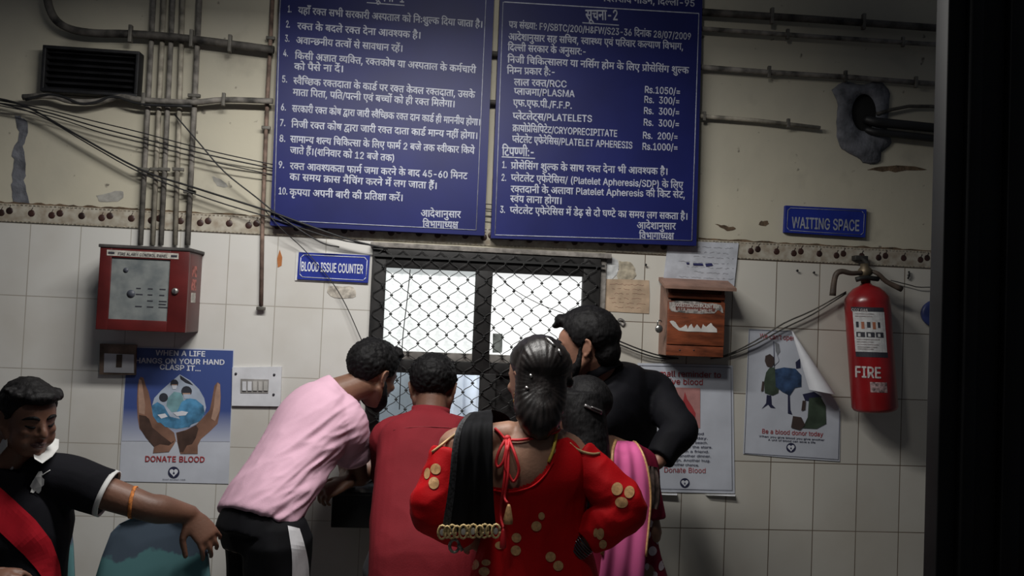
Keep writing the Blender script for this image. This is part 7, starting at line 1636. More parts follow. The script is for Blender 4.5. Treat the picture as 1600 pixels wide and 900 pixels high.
# ---------------------------------------------------------------- fire extinguisher
Ye = -.11
top, bot = at(1353, 446, Ye), at(1367, 640, Ye)
axd = (bot - top).normalized()
Rr = (at(1391, 540, Ye) - at(1326.5, 540, Ye)).length / 2
t = thing('fire_extinguisher', 'red fire extinguisher hanging aslant on the tiles with a white label', 'fire extinguisher', bot)
H = (bot - top).length
ERED = mat('extinguisher_red', (0.26, 0.010, 0.013), 0.28, var=0.12, scale=7, spec=.6)
b = MB()
b.lathe(top, axd, [(-.012, .018), (0, .028), (.012, .055), (.03, .074), (.055, Rr * .97), (.075, Rr), (H * .5, Rr), (H - .012, Rr), (H, Rr * .93), (H + .006, Rr * .8), (H + .006, 0)], 0, 40, (0, -1, 0))
cyl = build('cylinder', b, ERED, t)
vb = MB()
vb.lathe(top - axd * .012, axd, [(0, .020), (-.03, .022), (-.035, .030), (-.06, .028), (-.07, .018), (-.085, .016), (-.085, 0)], 0, 18)
build('valve', vb, mat('dull_brass', (0.16, 0.125, 0.08), 0.5, 0.6, var=.3), t)
BLKR = mat('black_rubber', (0.018, 0.017, 0.016), 0.6, var=.3)
vb = MB()
c = top - axd * .035
vb.tube([at(1337, 437, Ye - .02), at(1352, 434, Ye - .03), at(1372, 436, Ye - .02)], .011, 0, 8, 2)
build('collar', vb, BLKR, t)
vb = MB()
vb.tube([c + V((-.02, -.01, .02)), at(1330, 427, Ye - .03), at(1316, 424, Ye - .035), at(1307, 428, Ye - .035), at(1303, 442, Ye - .03), at(1301, 462, Ye - .025)], [.010, .011, .012, .012, .012, .014], 0, 10, 4)
build('discharge_horn', vb, mat('brown_bakelite', (0.085, 0.06, 0.045), 0.6, var=.3), t)
vb = MB()
vb.tube([c + V((.02, -.005, .03)), at(1372, 428, Ye - .02), at(1385, 440, Ye - .02), at(1409, 452, Ye - .025)], [.008, .010, .011, .013], 0, 10, 3)
build('lever', vb, mat('brown_bakelite', (0.085, 0.06, 0.045), 0.6), t)
vb = MB()
k = at(1345, 403, -.03)
vb.box(k + V((-.03, -.01, -.012)), k + V((.03, .03, .010)), 0, .003)
vb.tube([k + V((0, -.005, 0)), k + V((0.006, -.05, -.03)), c + V((0, 0, .04))], .008, 0, 8, 2)
build('wall_bracket', vb, mat('dark_bracket', (0.04, 0.038, 0.035), 0.6, .3), t)
ebvh = BVHTree.FromPolygons([tuple(WM['fire_extinguisher'] @ v.co) for v in cyl.data.vertices], [list(p.vertices) for p in cyl.data.polygons])
b = MB()


def on_ext(u0, v0, u1, v1, m, nu=10, nv=4, off=.0012):
    """label area; u across the visible face (-1..1), v in pixels down the axis"""
    def q(u, v):
        y = v0 + (v1 - v0) * v
        cxp = 1353.5 + (y - 446) * .0735
        x = cxp + (u0 + (u1 - u0) * u) * 33.5
        return (x, y + (x - cxp) * .03)
    decal_grid(b, ebvh, q, nu, nv, m, off)


on_ext(-.78, 480, .72, 487, 1)
on_ext(-.72, 487, .74, 550, 0, 12, 10)
on_ext(-.72, 550, .76, 558, 1)
r = random.Random(7)
for (u0, v0, u1, v1) in ((-.62, 519, -.22, 527), (-.16, 519, .22, 527), (.28, 519, .62, 527)):
    on_ext(u0, v0, u1, v1, 1, 4, 2, .002)
    on_ext(u0 + .08, v0 + 2, u0 + .2, v1 - 1, 0, 2, 2, .0026)
for i, (u0, u1) in enumerate(((-.6, -.48), (-.36, -.22), (-.1, .06), (.16, .30), (.40, .5))):
    on_ext(u0, 503, u1, 512 + (i % 2) * 2, 3 if i % 2 else 1, 3, 3, .002)
for y in (490, 494, 530, 534, 538, 542, 545):
    on_ext(-.62, y, .1 + r.random() * .5, y + 1.2, 2, 6, 1, .002)
build('label', b, [mat('label_paper', (0.52, 0.52, 0.52), 0.5, var=.1, scale=50), INKD, mat('label_grey', (0.30, 0.26, 0.26), 0.6, var=.3, scale=60), mat('label_orange', (0.35, 0.12, 0.06), 0.6)], cyl)
b = MB()
on_ext(-.16, 597, .62, 613, 0, 6, 3, .0012)
build('inspection_sticker', b, mat('worn_sticker', (0.36, 0.25, 0.25), 0.6, var=.4, scale=70), cyl)


def curved_word(word, x0, x1, y0, y1, h, m):
    """writing wrapped on the extinguisher"""
    w_, gl = layout(word)
    for kk, xx, yy in gl:
        g = GLYPH['heavy'].get(kk)
        if not g:
            continue
        P = []
        for gx, gy, gz in g[0]:
            f = (gx + xx / 1000) / (w_ / 1000)
            P.append(cast(ebvh, x0 + (x1 - x0) * f + gy * h * -.03, y0 + (y1 - y0) * f - gy * h / .655, .0024 + gz))
        if all(p is not None for p in P):
            lb.add(P, g[1], m)


lb = MB()
curved_word('FIRE', 1336, 1377, 589, 591, 17, 0)
build('lettering', lb, mat('extinguisher_lettering', (0.50, 0.46, 0.45), 0.6, var=.2, scale=60), cyl)
lb = MB()
curved_word('CO2 GAS', 1331, 1356, 486, 487.5, 4.5, 0)
build('lettering', lb, mat('extinguisher_lettering', (0.50, 0.46, 0.45), 0.6, var=.2, scale=60), cyl)

# round blue object half behind the dark door
b = MB()
k = at(1462, 490, -.03)
b.lathe(k + V((0, .03, 0)), (0, -1, 0), [(0, .055), (.02, .062), (.028, .058), (.03, .045), (.03, 0)], 0, 28)
tag(build('blue_disc', b, mat('blue_plastic', (0.03, 0.045, 0.16), 0.4)), 'round blue plastic disc on the tiles, half hidden by the dark door', 'disc')

# paper taped inside the bright pane
b = MB()
b.prism([at(x, y, -.002) for x, y in ((770, 521), (785.5, 521.5), (784.5, 551), (769.5, 551))], V((0, .001, 0)), 0)
tag(build('taped_card', b, mat('grey_card', (0.19, 0.21, 0.20), 0.7, var=.15)), 'small grey card taped in the bottom corner of the bright upper right pane', 'card')

# ---------------------------------------------------------------- the counter ledge, and what shows in the issue room
b = MB()
kz = .922
b.box((1.316, -.24, .792), (2.46, -.001, kz), 0, .006)
o = thing('counter_ledge', 'black counter ledge projecting under the window where people lean', 'counter', (1.87, -.12, .792))
build('ledge_box', b, mat('black_ledge_paint', (0.010, 0.011, 0.013), 0.35, var=.3, scale=9), o)
b = MB()
b.box((1.309, -.25, kz - .001), (2.468, -.0005, kz + .014), 0, .004)
build('ledge_top', b, mat('black_ledge_top', (0.016, 0.017, 0.020), 0.3, var=.3, scale=9), o)
STEEL = mat('grey_cupboard', (0.20, 0.225, 0.245), 0.5, var=.2, scale=4)
t = thing('steel_cupboard', 'grey steel cupboard seen through the lattice inside the issue room', 'cupboard', (1.50, 1.1, 0))
b = MB()
b.box((1.24, .85, 0), (1.62, 1.4, 1.5), 0, .02)
build('carcass', b, STEEL, t)
b = MB()
b.box((1.26, .835, .1), (1.60, .85, 1.42), 0, .006)
dd = build('door', b, STEEL, t)
b = MB()
b.box((1.56, .81, .9), (1.575, .838, 1.05), 0, .004)
build('handle', b, mat('worn_steel', (0.35, 0.34, 0.32), 0.4, 0.8), dd)
b = MB()
ring_rows = []
for j in range(12):
    z = .0 + j * .155
    ring_rows.append([V((1.66 + .55 * i / 40 + .01 * math.sin(j * .9 + i), .98 + .025 * math.sin(i * .9) + .012 * math.sin(i * 2.3 + j * .4), z)) for i in range(41)])
b.loft(ring_rows, 0, False, True, False)
tag(build('white_curtain', b, mat('white_curtain_cloth', (0.66, 0.70, 0.78), 0.8, var=.12, scale=5)), 'pale folded curtain seen through the lattice inside the issue room', 'curtain')

# ---------------------------------------------------------------- people: one continuous body each, clothes and hair as children


def axes(front, up):
    f = V(front).normalized()
    r = f.cross(V(up)).normalized()
    return r, f, r.cross(f).normalized()


class Fig:
    def __init__(s, spine, front_low, front_top, head, hfwd, hup, arms, legs, female=False, k=1.0, hk=1.0, chub=0.0):
        s.chub = chub
        s.sp = [V(p) for p in spine]
        s.fl, s.ft = V(front_low).normalized(), V(front_top).normalized()
        s.head, s.hf, s.hu = V(head), V(hfwd).normalized(), V(hup).normalized()
        s.arms, s.legs, s.female, s.k, s.hk = arms, legs, female, k, hk
        P = catmull([list(p) for p in s.sp], 20)
        s.ts = np.concatenate([np.linspace(0, .4, 20, endpoint=False), np.linspace(.4, .75, 20, endpoint=False), np.linspace(.75, 1, 20, endpoint=False), [1.0]])
        s.P = P
        s.len = float(np.linalg.norm(np.diff(P, axis=0), axis=1).sum())

    def at(s, t):
        if t < 0:
            d = (V(s.P[0]) - V(s.P[4])).normalized()
            d = (d + V((0, 0, -1))).normalized()
            return V(s.P[0]) + d * (-t) * s.len
        if t > 1:
            return s.sp[3] + (s.head - s.sp[3]) * (t - 1) * 1.5
        return V([float(np.interp(t, s.ts, s.P[:, i])) for i in range(3)])

    def basis(s, t):
        T = (s.at(t + .02) - s.at(t - .02)).normalized()
        w = min(max(t / .8, 0), 1)
        f = (s.fl * (1 - w) + s.ft * w).normalized()
        r = f.cross(T).normalized()
        return r, T.cross(r).normalized(), T

    def ring(s, t, hw, hd, off=0.0, n=32, e=2.35):
        c = s.at(t)
        r, f, T = s.basis(t)
        out = []
        for j in range(n):
            a = 2 * math.pi * j / n
            ca, sa = math.cos(a), math.sin(a)
            out.append(c + f * off + r * hw * math.copysign(abs(ca) ** (2 / e), ca) + f * hd * math.copysign(abs(sa) ** (2 / e), sa))
        return out

    def torso(s, mb, table, k=6):
        A = catmull(table, k)
        mb.loft([s.ring(a[0], a[1] * s.k, a[2] * s.k, (a[3] if len(a) > 3 else 0) * s.k) for a in A], 0)


MALE = [(-.16, .120, .095, 0), (-.06, .158, .112, -.006), (.08, .168, .118, -.008), (.25, .152, .108, 0), (.42, .148, .104, 0), (.60, .160, .112, 0), (.76, .172, .118, 0), (.87, .165, .104, -.004), (.95, .118, .080, -.006), (1.02, .066, .062, 0)]
FEM = [(-.16, .125, .100, 0), (-.06, .160, .118, -.010), (.06, .172, .122, -.012), (.25, .142, .100, 0), (.40, .126, .092, 0), (.58, .138, .104, .006), (.74, .150, .108, .008), (.86, .146, .090, 0), (.95, .095, .068, -.004), (1.02, .052, .050, 0)]


def plus(table, a, t0=None, t1=None):
    rows = [list(r) for r in table if (t0 is None or r[0] >= t0) and (t1 is None or r[0] <= t1)]
    return [[r[0], r[1] + a, r[2] + a, r[3]] for r in rows]


def hand(mb, wr, d, n, right, sc=1.0, curl=(25, 30, 25), spread=9):
    wr, d, n = V(wr), V(d).normalized(), V(n)
    n = (n - d * n.dot(d)).normalized()
    s = d.cross(n) * (1 if right else -1)
    rings = []
    for h, w, th in ((-.012, .026, .022), (.012, .028, .019), (.035, .036, .0165), (.065, .041, .0145), (.090, .040, .0125), (.098, .034, .009)):
        rings.append([wr + (d * h + s * w * math.cos(a) - n * th * math.sin(a)) * sc for a in (2 * math.pi * j / 16 for j in range(16))])
    mb.loft(rings)
    for i, ln in enumerate((.072, .080, .075, .058)):
        b = wr + (d * (.086 - .004 * abs(i - 1.2)) + s * (.0285 - .0187 * i)) * sc
        ang = math.radians(spread * (1.3 - i))
        dd = (d * math.cos(ang) + s * math.sin(ang)).normalized()
        pts, rr, th = [b - dd * .02 * sc, b], [.0090 * sc, .0092 * sc], 0.0
        for q, fr in enumerate((.44, .31, .25)):
            th += math.radians(curl[q] * (1 + .08 * i))
            pts.append(pts[-1] + (dd * math.cos(th) + n * math.sin(th)) * ln * fr * sc)
            rr.append((.0086 - .0007 * q - (.0008 if i == 3 else 0)) * sc)
        mb.limb(pts, rr, 0, 10, 3)
    b = wr + (d * .022 + s * .026) * sc
    t1 = (d * .62 + s * .70 + n * .35).normalized()
    t2 = (d * .90 + s * .32 + n * .40).normalized()
    mb.limb([b - t1 * .015 * sc, b + t1 * .022 * sc, b + (t1 * .046 + t2 * .0) * sc, b + (t1 * .046 + t2 * .030) * sc, b + (t1 * .046 + t2 * .052) * sc], [.013 * sc, .0135 * sc, .0110 * sc, .0098 * sc, .0085 * sc], 0, 10, 3)


def head(mb, F, ears=True):
    r, f, u = axes(F.hf, F.hu)
    k = F.hk
    W = lambda x, y, z: F.head + (r * x + f * y + u * z) * k
    D = lambda x, y, z: (r * x + f * y + u * z) * k
    fe = .93 if F.female else 1.0
    mb.ell(W(0, -.012, .036), D(.0735, 0, 0), D(0, .094, 0), D(0, 0, .084), 0, 28, 18)
    rows = [(.085, .004, .050, .055), (.06, .014, .066, .074), (.03, .018, .069, .078), (-.01, .020, .066, .077), (-.042, .026, .060, .069), (-.072, .034, .051 * fe, .056), (-.096, .044, .037 * fe, .041), (-.112, .053, .022, .024)]
    A = catmull(rows, 4)
    mb.loft([[W(a[2] * math.copysign(abs(math.cos(q)) ** .85, math.cos(q)), a[1] + a[3] * math.copysign(abs(math.sin(q)) ** .85, math.sin(q)), a[0]) for q in (2 * math.pi * j / 28 for j in range(28))] for a in A], 0)
    mb.limb([W(0, .090, .022), W(0, .101, .000), W(0, .1105, -.018), W(0, .113, -.029)], [.0075 * k, .0095 * k, .0125 * k, .0130 * k], 0, 12, 3)
    for sx in (-1, 1):
        mb.ball(W(sx * .0115, .1015, -.0315), .0095 * k)
        mb.ell(W(sx * .040, .070, -.020), D(.022, 0, 0), D(0, .022, 0), D(0, 0, .018))
        mb.limb([W(sx * .012, .089, .024), W(sx * .032, .084, .027), W(sx * .052, .068, .021)], [.010 * k, .010 * k, .009 * k], 0, 10, 2)
        mb.ell(W(sx * .031, .078, .006), D(.0145, 0, 0), D(0, .012, 0), D(0, 0, .010))
        if F.chub:
            mb.ell(W(sx * .040, .050, -.050), D(.031 * F.chub, 0, 0), D(0, .036 * F.chub, 0), D(0, 0, .040 * F.chub))
        mb.limb([W(sx * .060, -.004, -.040), W(sx * .050, .030, -.074), W(sx * .022, .066, -.100)], [.018 * k, .016 * k, .015 * k], 0, 10, 2)
        if ears:
            mb.ell(W(sx * .077, -.012, -.002), D(.008, -.004 * sx * 0, 0), D(sx * .006, -.018, 0), D(.004 * sx, -.006, .030), 0, 16, 10)
            mb.tube([W(sx * .078, .004, .012), W(sx * .084, -.004, .026), W(sx * .089, -.020, .026), W(sx * .089, -.030, .010), W(sx * .085, -.026, -.012), W(sx * .078, -.010, -.030)], .0048 * k, 0, 8, 3)
            mb.ball(W(sx * .078, -.006, -.029), .008 * k)
    mb.ell(W(0, .090, -.0590), D(.024, 0, 0), D(0, .0105, 0), D(0, 0, .0062))
    mb.ell(W(0, .0875, -.0705), D(.020, 0, 0), D(0, .0115, 0), D(0, 0, .0072))
    mb.ell(W(0, .080, -.097), D(.021, 0, 0), D(0, .015, 0), D(0, 0, .015))
    nr = .050 if F.female else .058
    nb = F.at(1.0)
    mb.limb([nb - (F.head - nb).normalized() * .03, nb.lerp(W(0, -.022, -.035), .5), W(0, -.018, -.030)], [nr * 1.12 * F.k, nr * F.k, nr * F.k], 0, 18, 4)
    return W, D


def arm_pts(a):
    sh, el, wr = V(a['sh']), V(a['el']), V(a['wr'])
    return sh, el, wr


def body(F, legs=True):
    mb = MB()
    F.torso(mb, FEM if F.female else MALE)
    g = F.k * (.86 if F.female else 1.0)
    for a in F.arms:
        sh, el, wr = arm_pts(a)
        nb = F.at(.97)
        mb.limb([nb.lerp(sh, .30) + V((0, 0, .004)), nb.lerp(sh, .65), sh], [.050 * g, .054 * g, .056 * g], 0, 16, 3)
        mb.limb([sh, sh.lerp(el, .35), sh.lerp(el, .75), el, el.lerp(wr, .28), el.lerp(wr, .7), wr], [.057 * g, .049 * g, .043 * g, .040 * g, .042 * g, .033 * g, .026 * g], 0, 18, 4)
        if a.get('hand'):
            hand(mb, wr, a['hand'][0], a['hand'][1], a['right'], .92 if F.female else 1.0, a.get('curl', (25, 30, 25)))
    for hp_, kn_, an_, toe in F.legs:
        hp_, kn_, an_, toe = V(hp_), V(kn_), V(an_), V(toe)
        mb.limb([hp_, hp_.lerp(kn_, .5), kn_, kn_.lerp(an_, .3), kn_.lerp(an_, .75), an_], [.088 * g, .074 * g, .056 * g, .058 * g, .042 * g, .036 * g], 0, 18, 4)
        fd = (toe - an_)
        fd.z = 0
        fd.normalize()
        h0 = V((an_.x, an_.y, .035)) - fd * .045
        mb.limb([h0, h0 + fd * .08, h0 + fd * .17, h0 + fd * .215], [.034 * g, .036 * g, .030 * g, .020 * g], 0, 14, 3)
    W, D = head(mb, F)
    return mb, W, D


def fold(amp, freq, stretch=(1, 1, 1), seed=0.0, keep=None):
    """cloth folds: ridged noise along a stretched direction"""
    st = V(stretch)

    def fn(co, no):
        out = co.copy()
        for i in range(len(co)):
            p = V(co[i])
            q = V((p.x * st.x, p.y * st.y, p.z * st.z)) * freq + V((seed, seed * 1.7, -seed))
            n1 = noise.noise(q)
            n2 = noise.noise(q * 2.1 + V((5, 5, 5)))
            h = (1 - abs(n1) * 2) * .7 + (1 - abs(n2) * 2) * .3
            a = amp if keep is None else amp * keep(p)
            out[i] += no[i] * a * (h - .55)
        return out
    return fn


def tuft(amp, freq, seed=0.0):
    def fn(co, no):
        out = co.copy()
        for i in range(len(co)):
            p = V(co[i])
            out[i] += no[i] * amp * (noise.noise(p * freq + V((seed, 0, 0))) + .6 * noise.noise(p * freq * 2.3))
        return out
    return fn


def hair_cap(mb, W, line, top=.016, side=.012, back=.014, cz=.036):
    """hair over the skull down to the line: a function of (angle from the face, 0..pi) giving the lowest height"""
    nu, nv = 56, 40
    vs, fs = [], []
    for i in range(nv + 1):
        th = math.pi * i / nv
        for j in range(nu):
            ph = 2 * math.pi * j / nu
            x, y, z = math.sin(th) * math.sin(ph), math.sin(th) * math.cos(ph), math.cos(th)
            a = abs(math.atan2(math.sin(ph), math.cos(ph)))
            zz = z * .084 + cz
            w_ = min(1, max(0, (zz - line(a)) / .014))
            t = (top * max(z, 0) + side * (1 - abs(z)) * (1 if a < 1.9 else 0) + back * (1 - abs(z)) * (0 if a < 1.9 else 1))
            g = t * w_ - (1 - w_) * .020
            vs.append(W(x * (.0735 + g), -.012 + y * (.094 + g), cz + z * (.084 + g)))
    for i in range(nv):
        for j in range(nu):
            k = (j + 1) % nu
            fs.append([i * nu + j, (i + 1) * nu + j, (i + 1) * nu + k, i * nu + k])
    mb.add(vs, fs, 0, True)


def man_line(front=.082, side=-.012, nape=-.050):
    def f(a):
        return float(np.interp(a, [0, .55, .95, 1.15, 1.45, 1.65, 1.95, 2.4, math.pi], [front, front - .004, front - .028, side + .02, side, .024, -.022, nape, nape - .006]))
    return f


HAIR = mat('black_hair', (0.0065, 0.006, 0.0065), 0.62, var=0.25, scale=90, bump=.22, bscale=200, spec=.14, stretch=(1, 1, .15))
HAIRB = mat('dark_brown_hair', (0.010, 0.0075, 0.007), 0.38, var=0.3, scale=70, bump=.10, bscale=150, spec=.34, stretch=(1, 1, .08))


def skin(name, c):
    return mat(name, c, 0.5, var=0.10, scale=9, bump=.06, bscale=120, spec=.35)


def px_of(p):
    d = V(p) - CAM
    return 800 + FPX * d.dot(_r) / d.dot(_f), 450 - FPX * d.dot(_u) / d.dot(_f)


def px_arr(co):
    d = co - np.array(CAM)
    c = d @ np.array(_f)
    return 800 + FPX * (d @ np.array(_r)) / c, 450 - FPX * (d @ np.array(_u)) / c


def in_poly(x, y, P):
    inside = np.zeros(len(x), bool)
    n = len(P)
    for i in range(n):
        (x0, y0), (x1, y1) = P[i], P[(i + 1) % n]
        c = ((y0 > y) != (y1 > y)) & (x < (x1 - x0) * (y - y0) / (y1 - y0 + 1e-12) + x0)
        inside ^= c
    return inside


def decal_poly(mb, bvh, pts, m=0, off=.002):
    q = [cast(bvh, x, y, off) for x, y in pts]
    if all(p is not None for p in q):
        mb.add(q, [list(range(len(q)))], m, False)


def line_on(mb, bvh, pts, r, m=0, off=.003, k=3, n=8):
    q = [next((p for p in (cast(w_, x, y, off) for w_ in (bvh if isinstance(bvh, list) else [bvh])) if p is not None), None) for x, y in pts]
    q = [p for p in q if p is not None]
    if len(q) > 1:
        mb.tube(q, r, m, n, k)


def ring_band(mb, c, axis, r1, r2, h, th, m=0, n=32, xdir=None, gap=0.0, flare=0.0):
    """a cuff or collar: an elliptical band of some thickness, open over an angle at the front if asked"""
    axis = V(axis).normalized()
    a = V(xdir).normalized() if xdir else axis.orthogonal().normalized()
    a = (a - axis * a.dot(axis)).normalized()
    b = axis.cross(a)
    rings = []
    for j in range(n + (1 if gap else 0)):
        q = gap / 2 + (2 * math.pi - gap) * j / n
        d = a * math.cos(q) * r1 + b * math.sin(q) * r2
        dn = d.normalized()
        rings.append([V(c) + d - axis * h / 2 + dn * flare, V(c) + d + axis * h / 2, V(c) + d + axis * h / 2 + dn * th, V(c) + d - axis * h / 2 + dn * (th + flare)])
    if gap:
        mb.loft(rings, m)
    else:
        mb.loft(rings + [rings[0]], m, True, True, False)



def person(label, F, skin_m, base, voxel=.0055):
    mb, W, D = body(F)
    o, bvh = surf('person', mb, voxel, skin_m, None, 3, loc=base)
    tag(o, label, 'person')
    return o, bvh, W, D


def sleeve(mb, F, a, end, add, grow=0.0, start=.30):
    sh, el, wr = arm_pts(a)
    g = F.k * (.86 if F.female else 1.0)
    nb = F.at(.97)
    P = [nb.lerp(sh, start), nb.lerp(sh, .65), sh, sh.lerp(el, .35), sh.lerp(el, .75), el, el.lerp(wr, .28), el.lerp(wr, .7), wr]
    R = [.046, .055, .059, .051, .046, .043, .043, .036, .029]
    S = [-1, -.5, 0, .35, .75, 1, 1.28, 1.7, 2]
    PP, RR = [], []
    for i, (p, r_, s_) in enumerate(zip(P, R, S)):
        if s_ < end - .04:
            PP.append(p)
            RR.append(r_ * g + add + grow * max(s_, 0) / max(end, .01))
        else:
            q = (end - S[i - 1]) / (s_ - S[i - 1])
            PP.append(P[i - 1].lerp(p, q))
            RR.append((R[i - 1] + (r_ - R[i - 1]) * q) * g + add + grow)
            break
    A = catmull(np.hstack([np.array([list(p) for p in PP]), np.array(RR).reshape(-1, 1)]), 5)
    mb.tube(A[:, :3], A[:, 3], 0, 22)
    return PP[-1], (PP[-1] - PP[-2]).normalized(), RR[-1]


def neck_base(mb, F, r):
    nb_ = F.sp[3]
    d = (F.head - nb_).normalized()
    mb.tube([F.at(.955), F.at(.985), nb_ + d * .016], [r * 1.22, r * 1.10, r], 0, 24, 3)


def trousers(F, add=.012, leg=1.0):
    mb = MB()
    g = F.k * (.9 if F.female else 1.0)
    F.torso(mb, plus([r for r in (FEM if F.female else MALE) if r[0] <= .10], .003))
    for hp_, kn_, an_, toe in F.legs:
        hp_, kn_, an_ = V(hp_), V(kn_), V(an_)
        an_ = kn_.lerp(an_, leg)
        mb.limb([hp_, hp_.lerp(kn_, .5), kn_, kn_.lerp(an_, .5), an_], [.098 * g + add, .086 * g + add, .070 * g + add, .064 * g + add, .056 * g + add], 0, 20, 4)
    return mb


def face(o, W, D, k, brow=1.0, lip=(0.13, 0.05, 0.045), lid=True, down=False):
    """brows, closed-down eyes and lips of a face that shows"""
    for sx in (-1, 1):
        b = MB()
        b.limb([W(sx * .014, .0975, .0245), W(sx * .026, .0965, .031), W(sx * .042, .0865, .030), W(sx * .055, .0720, .022)], [.0035 * k * brow, .0055 * k * brow, .0048 * k * brow, .0025 * k], 0, 8, 3)
        build('eyebrow', b, HAIR, o)
        if down:    # looking down: only the dark line of the lashes shows
            b = MB()
            b.tube([W(sx * .0150, .0880, .0030), W(sx * .024, .0925, -.0015), W(sx * .034, .0905, -.0020), W(sx * .0475, .0785, .0025)], [.0018, .0036, .0036, .0018], 0, 7, 3)
            build('eyelashes', b, HAIR, o)
            continue
        b = MB()
        b.ell(W(sx * .0305, .0845, .0035), D(.0150, -.003 * sx, 0), D(0, .0065, 0), D(0, 0, .0046), 0, 14, 8)
        e = build('eye', b, mat('eye_white', (0.36, 0.33, 0.30), 0.3, var=.05), o)
        b = MB()
        b.ell(W(sx * .0305, .0880, .0022), D(.0062, 0, 0), D(0, .0045, 0), D(0, 0, .0046), 0, 12, 8)
        build('iris', b, mat('dark_iris', (0.012, 0.008, 0.006), 0.2, var=.05), e)
        if lid:
            b = MB()
            b.tube([W(sx * .0155, .0868, .0035), W(sx * .024, .0905, .0075), W(sx * .034, .0890, .0078), W(sx * .0465, .0775, .0030)], [.0016, .0024, .0024, .0014], 0, 7, 3)
            build('eyelashes', b, HAIR, e)
    b = MB()
    b.limb([W(-.024, .0885, -.0620), W(-.008, .0990, -.0595), W(0, .0992, -.0603), W(.008, .0990, -.0595), W(.024, .0885, -.0620)], [.0028, .0046, .0042, .0046, .0028], 0, 8, 3)
    b.limb([W(-.021, .0880, -.0660), W(-.008, .0968, -.0700), W(.008, .0968, -.0700), W(.021, .0880, -.0660)], [.0026, .0056, .0056, .0026], 0, 8, 3)
    build('lips', b, mat('lips_%d' % int(lip[0] * 1000), lip, 0.45, var=.1), o)


# ================================================================ the man in the pink T-shirt, leaning on the ledge
SK2 = skin('brown_skin_pink_shirt_man', (0.185, 0.092, 0.058))
rsh, rel, rwr = at(541, 660, -.46), at(560, 744, -.28), V((1.50, -.090, 1.03))
nb = at(526, 614, -.37)
lsh = V((1.335, -.25, 1.27))
lel, lwr = V((1.37, -.13, .985)), at(545, 753, -.36)
F2 = Fig([at(408, 824, -.62), at(446, 738, -.53), at(485, 670, -.43), nb], (.80, .55, 0), (.74, .50, -.40), at(581, 588, -.33), (.62, .72, -.30), (.22, .18, .95),
         [dict(sh=rsh, el=rel, wr=rwr, right=True, hand=((.25, .0, .96), (0, 1, 0)), curl=(12, 15, 12)), dict(sh=lsh, el=lel, wr=lwr, right=False, hand=((-.88, -.28, -.34), (-.20, .45, -.87)), curl=(30, 38, 30))],
         [(at(418, 818, -.62) + V((.05, -.075, -.03)), (1.20, -.66, .47), (1.16, -.72, .08), (1.36, -.60, .03)), (at(418, 818, -.62) + V((-.05, .075, -.03)), (1.10, -.48, .47), (1.02, -.50, .08), (1.22, -.40, .03))], k=1.0, hk=1.0)
o2, b2, W, D = person('man in a pink T-shirt leaning over with his forearm on the black ledge', F2, SK2, (1.1, -.6, 0))
PINK = mat('pink_jersey', (0.60, 0.375, 0.47), 0.85, var=.05, scale=6, bump=.08, bscale=220, spec=.12)
mb = MB()
F2.torso(mb, [(.02, .180, .132, -.024), (.045, .185, .136, -.024), (.09, .185, .134, -.024), (.15, .184, .132, -.022), (.30, .174, .130, -.008), (.45, .166, .128, .002), (.60, .172, .130, .004), (.76, .180, .130, 0), (.87, .172, .116, -.004), (.945, .134, .100, -.006), (.99, .090, .084, -.002), (1.035, .069, .067, 0)])
neck_base(mb, F2, .0735)
e1, d1, r1 = sleeve(mb, F2, F2.arms[0], .56, .020, .006)
e2, d2, r2 = sleeve(mb, F2, F2.arms[1], .56, .020, .004)
fcen = at(500, 700, -.5)


def folds2(co, no):
    """creases drawn from the armpit down to the belly"""
    out = co.copy()
    arm = np.array(at(535, 690, -.5))
    bel = np.array(at(478, 790, -.6))
    for i in range(len(co)):
        p = co[i]
        w = max(0, 1 - np.linalg.norm(p - bel) / .34) + .6 * max(0, 1 - np.linalg.norm(p - arm) / .22)
        q = V(p)
        h = noise.noise(V((q.x * 5 - q.z * 3, q.y * 4, q.z * 19 - q.x * 15)))
        h2 = noise.noise(V((q.x * 11 + q.z * 4, q.y * 9, q.z * 34 - q.x * 22)) + V((9, 0, 0)))
        r_ = (1 - 2.2 * abs(h)) * .7 + (1 - 2 * abs(h2)) * .35
        out[i] += no[i] * (.028 * min(w, 1.1) * (r_ - .45) + .0025 * noise.noise(q * 9))
    return out


sh2, sb2 = surf('t_shirt', mb, .006, PINK, o2, 4, folds2)
b = MB()
ring_band(b, F2.at(1.035), F2.basis(1.0)[2], .067, .065, .012, .006, 0, 28)
build('neckband', b, PINK, sh2)
b = MB()
ring_band(b, e1, d1, r1 - .003, r1 - .003, .012, .005, 0, 28)
build('sleeve_hem', b, mat('pink_hem', (0.72, 0.46, 0.52), 0.85), sh2)
tm = trousers(F2, .018)
F2.torso(tm, [(-.05, .172, .126, -.014), (.05, .172, .126, -.016), (.13, .168, .122, -.014)])
BLACKC = mat('black_track_cloth', (0.008, 0.008, 0.010), 0.8, var=.2, scale=8, spec=.12)
tr2, tb2 = surf('track_pants', tm, .008, BLACKC, o2, 4, fold(.010, 5, (1, 1, .5), 3))
b = MB()
decal_grid(b, tb2, strip([(449, 822), (452, 842), (455, 862), (456, 882), (455, 910)], [(467, 826), (473, 845), (478, 865), (481, 885), (482, 912)]), 14, 5, 0, .004)
build('side_stripe', b, mat('white_stripe_cloth', (0.55, 0.55, 0.57), 0.8, var=.08), tr2)
mb = MB()
hair_cap(mb, W, man_line(.066, -.016, -.056), .030, .015, .020)
for i in range(16):
    a = random.Random(i).uniform(-1.2, 1.2)
    rr = random.Random(i + 50).uniform(.2, 1)
    mb.ell(W(.055 * math.sin(a) * rr, .062 - .10 * (1 - rr), .118 + .010 * math.cos(i * 2.1)), D(.020, 0, 0), D(0, .024, 0), D(0, 0, .016), 0, 10, 7)
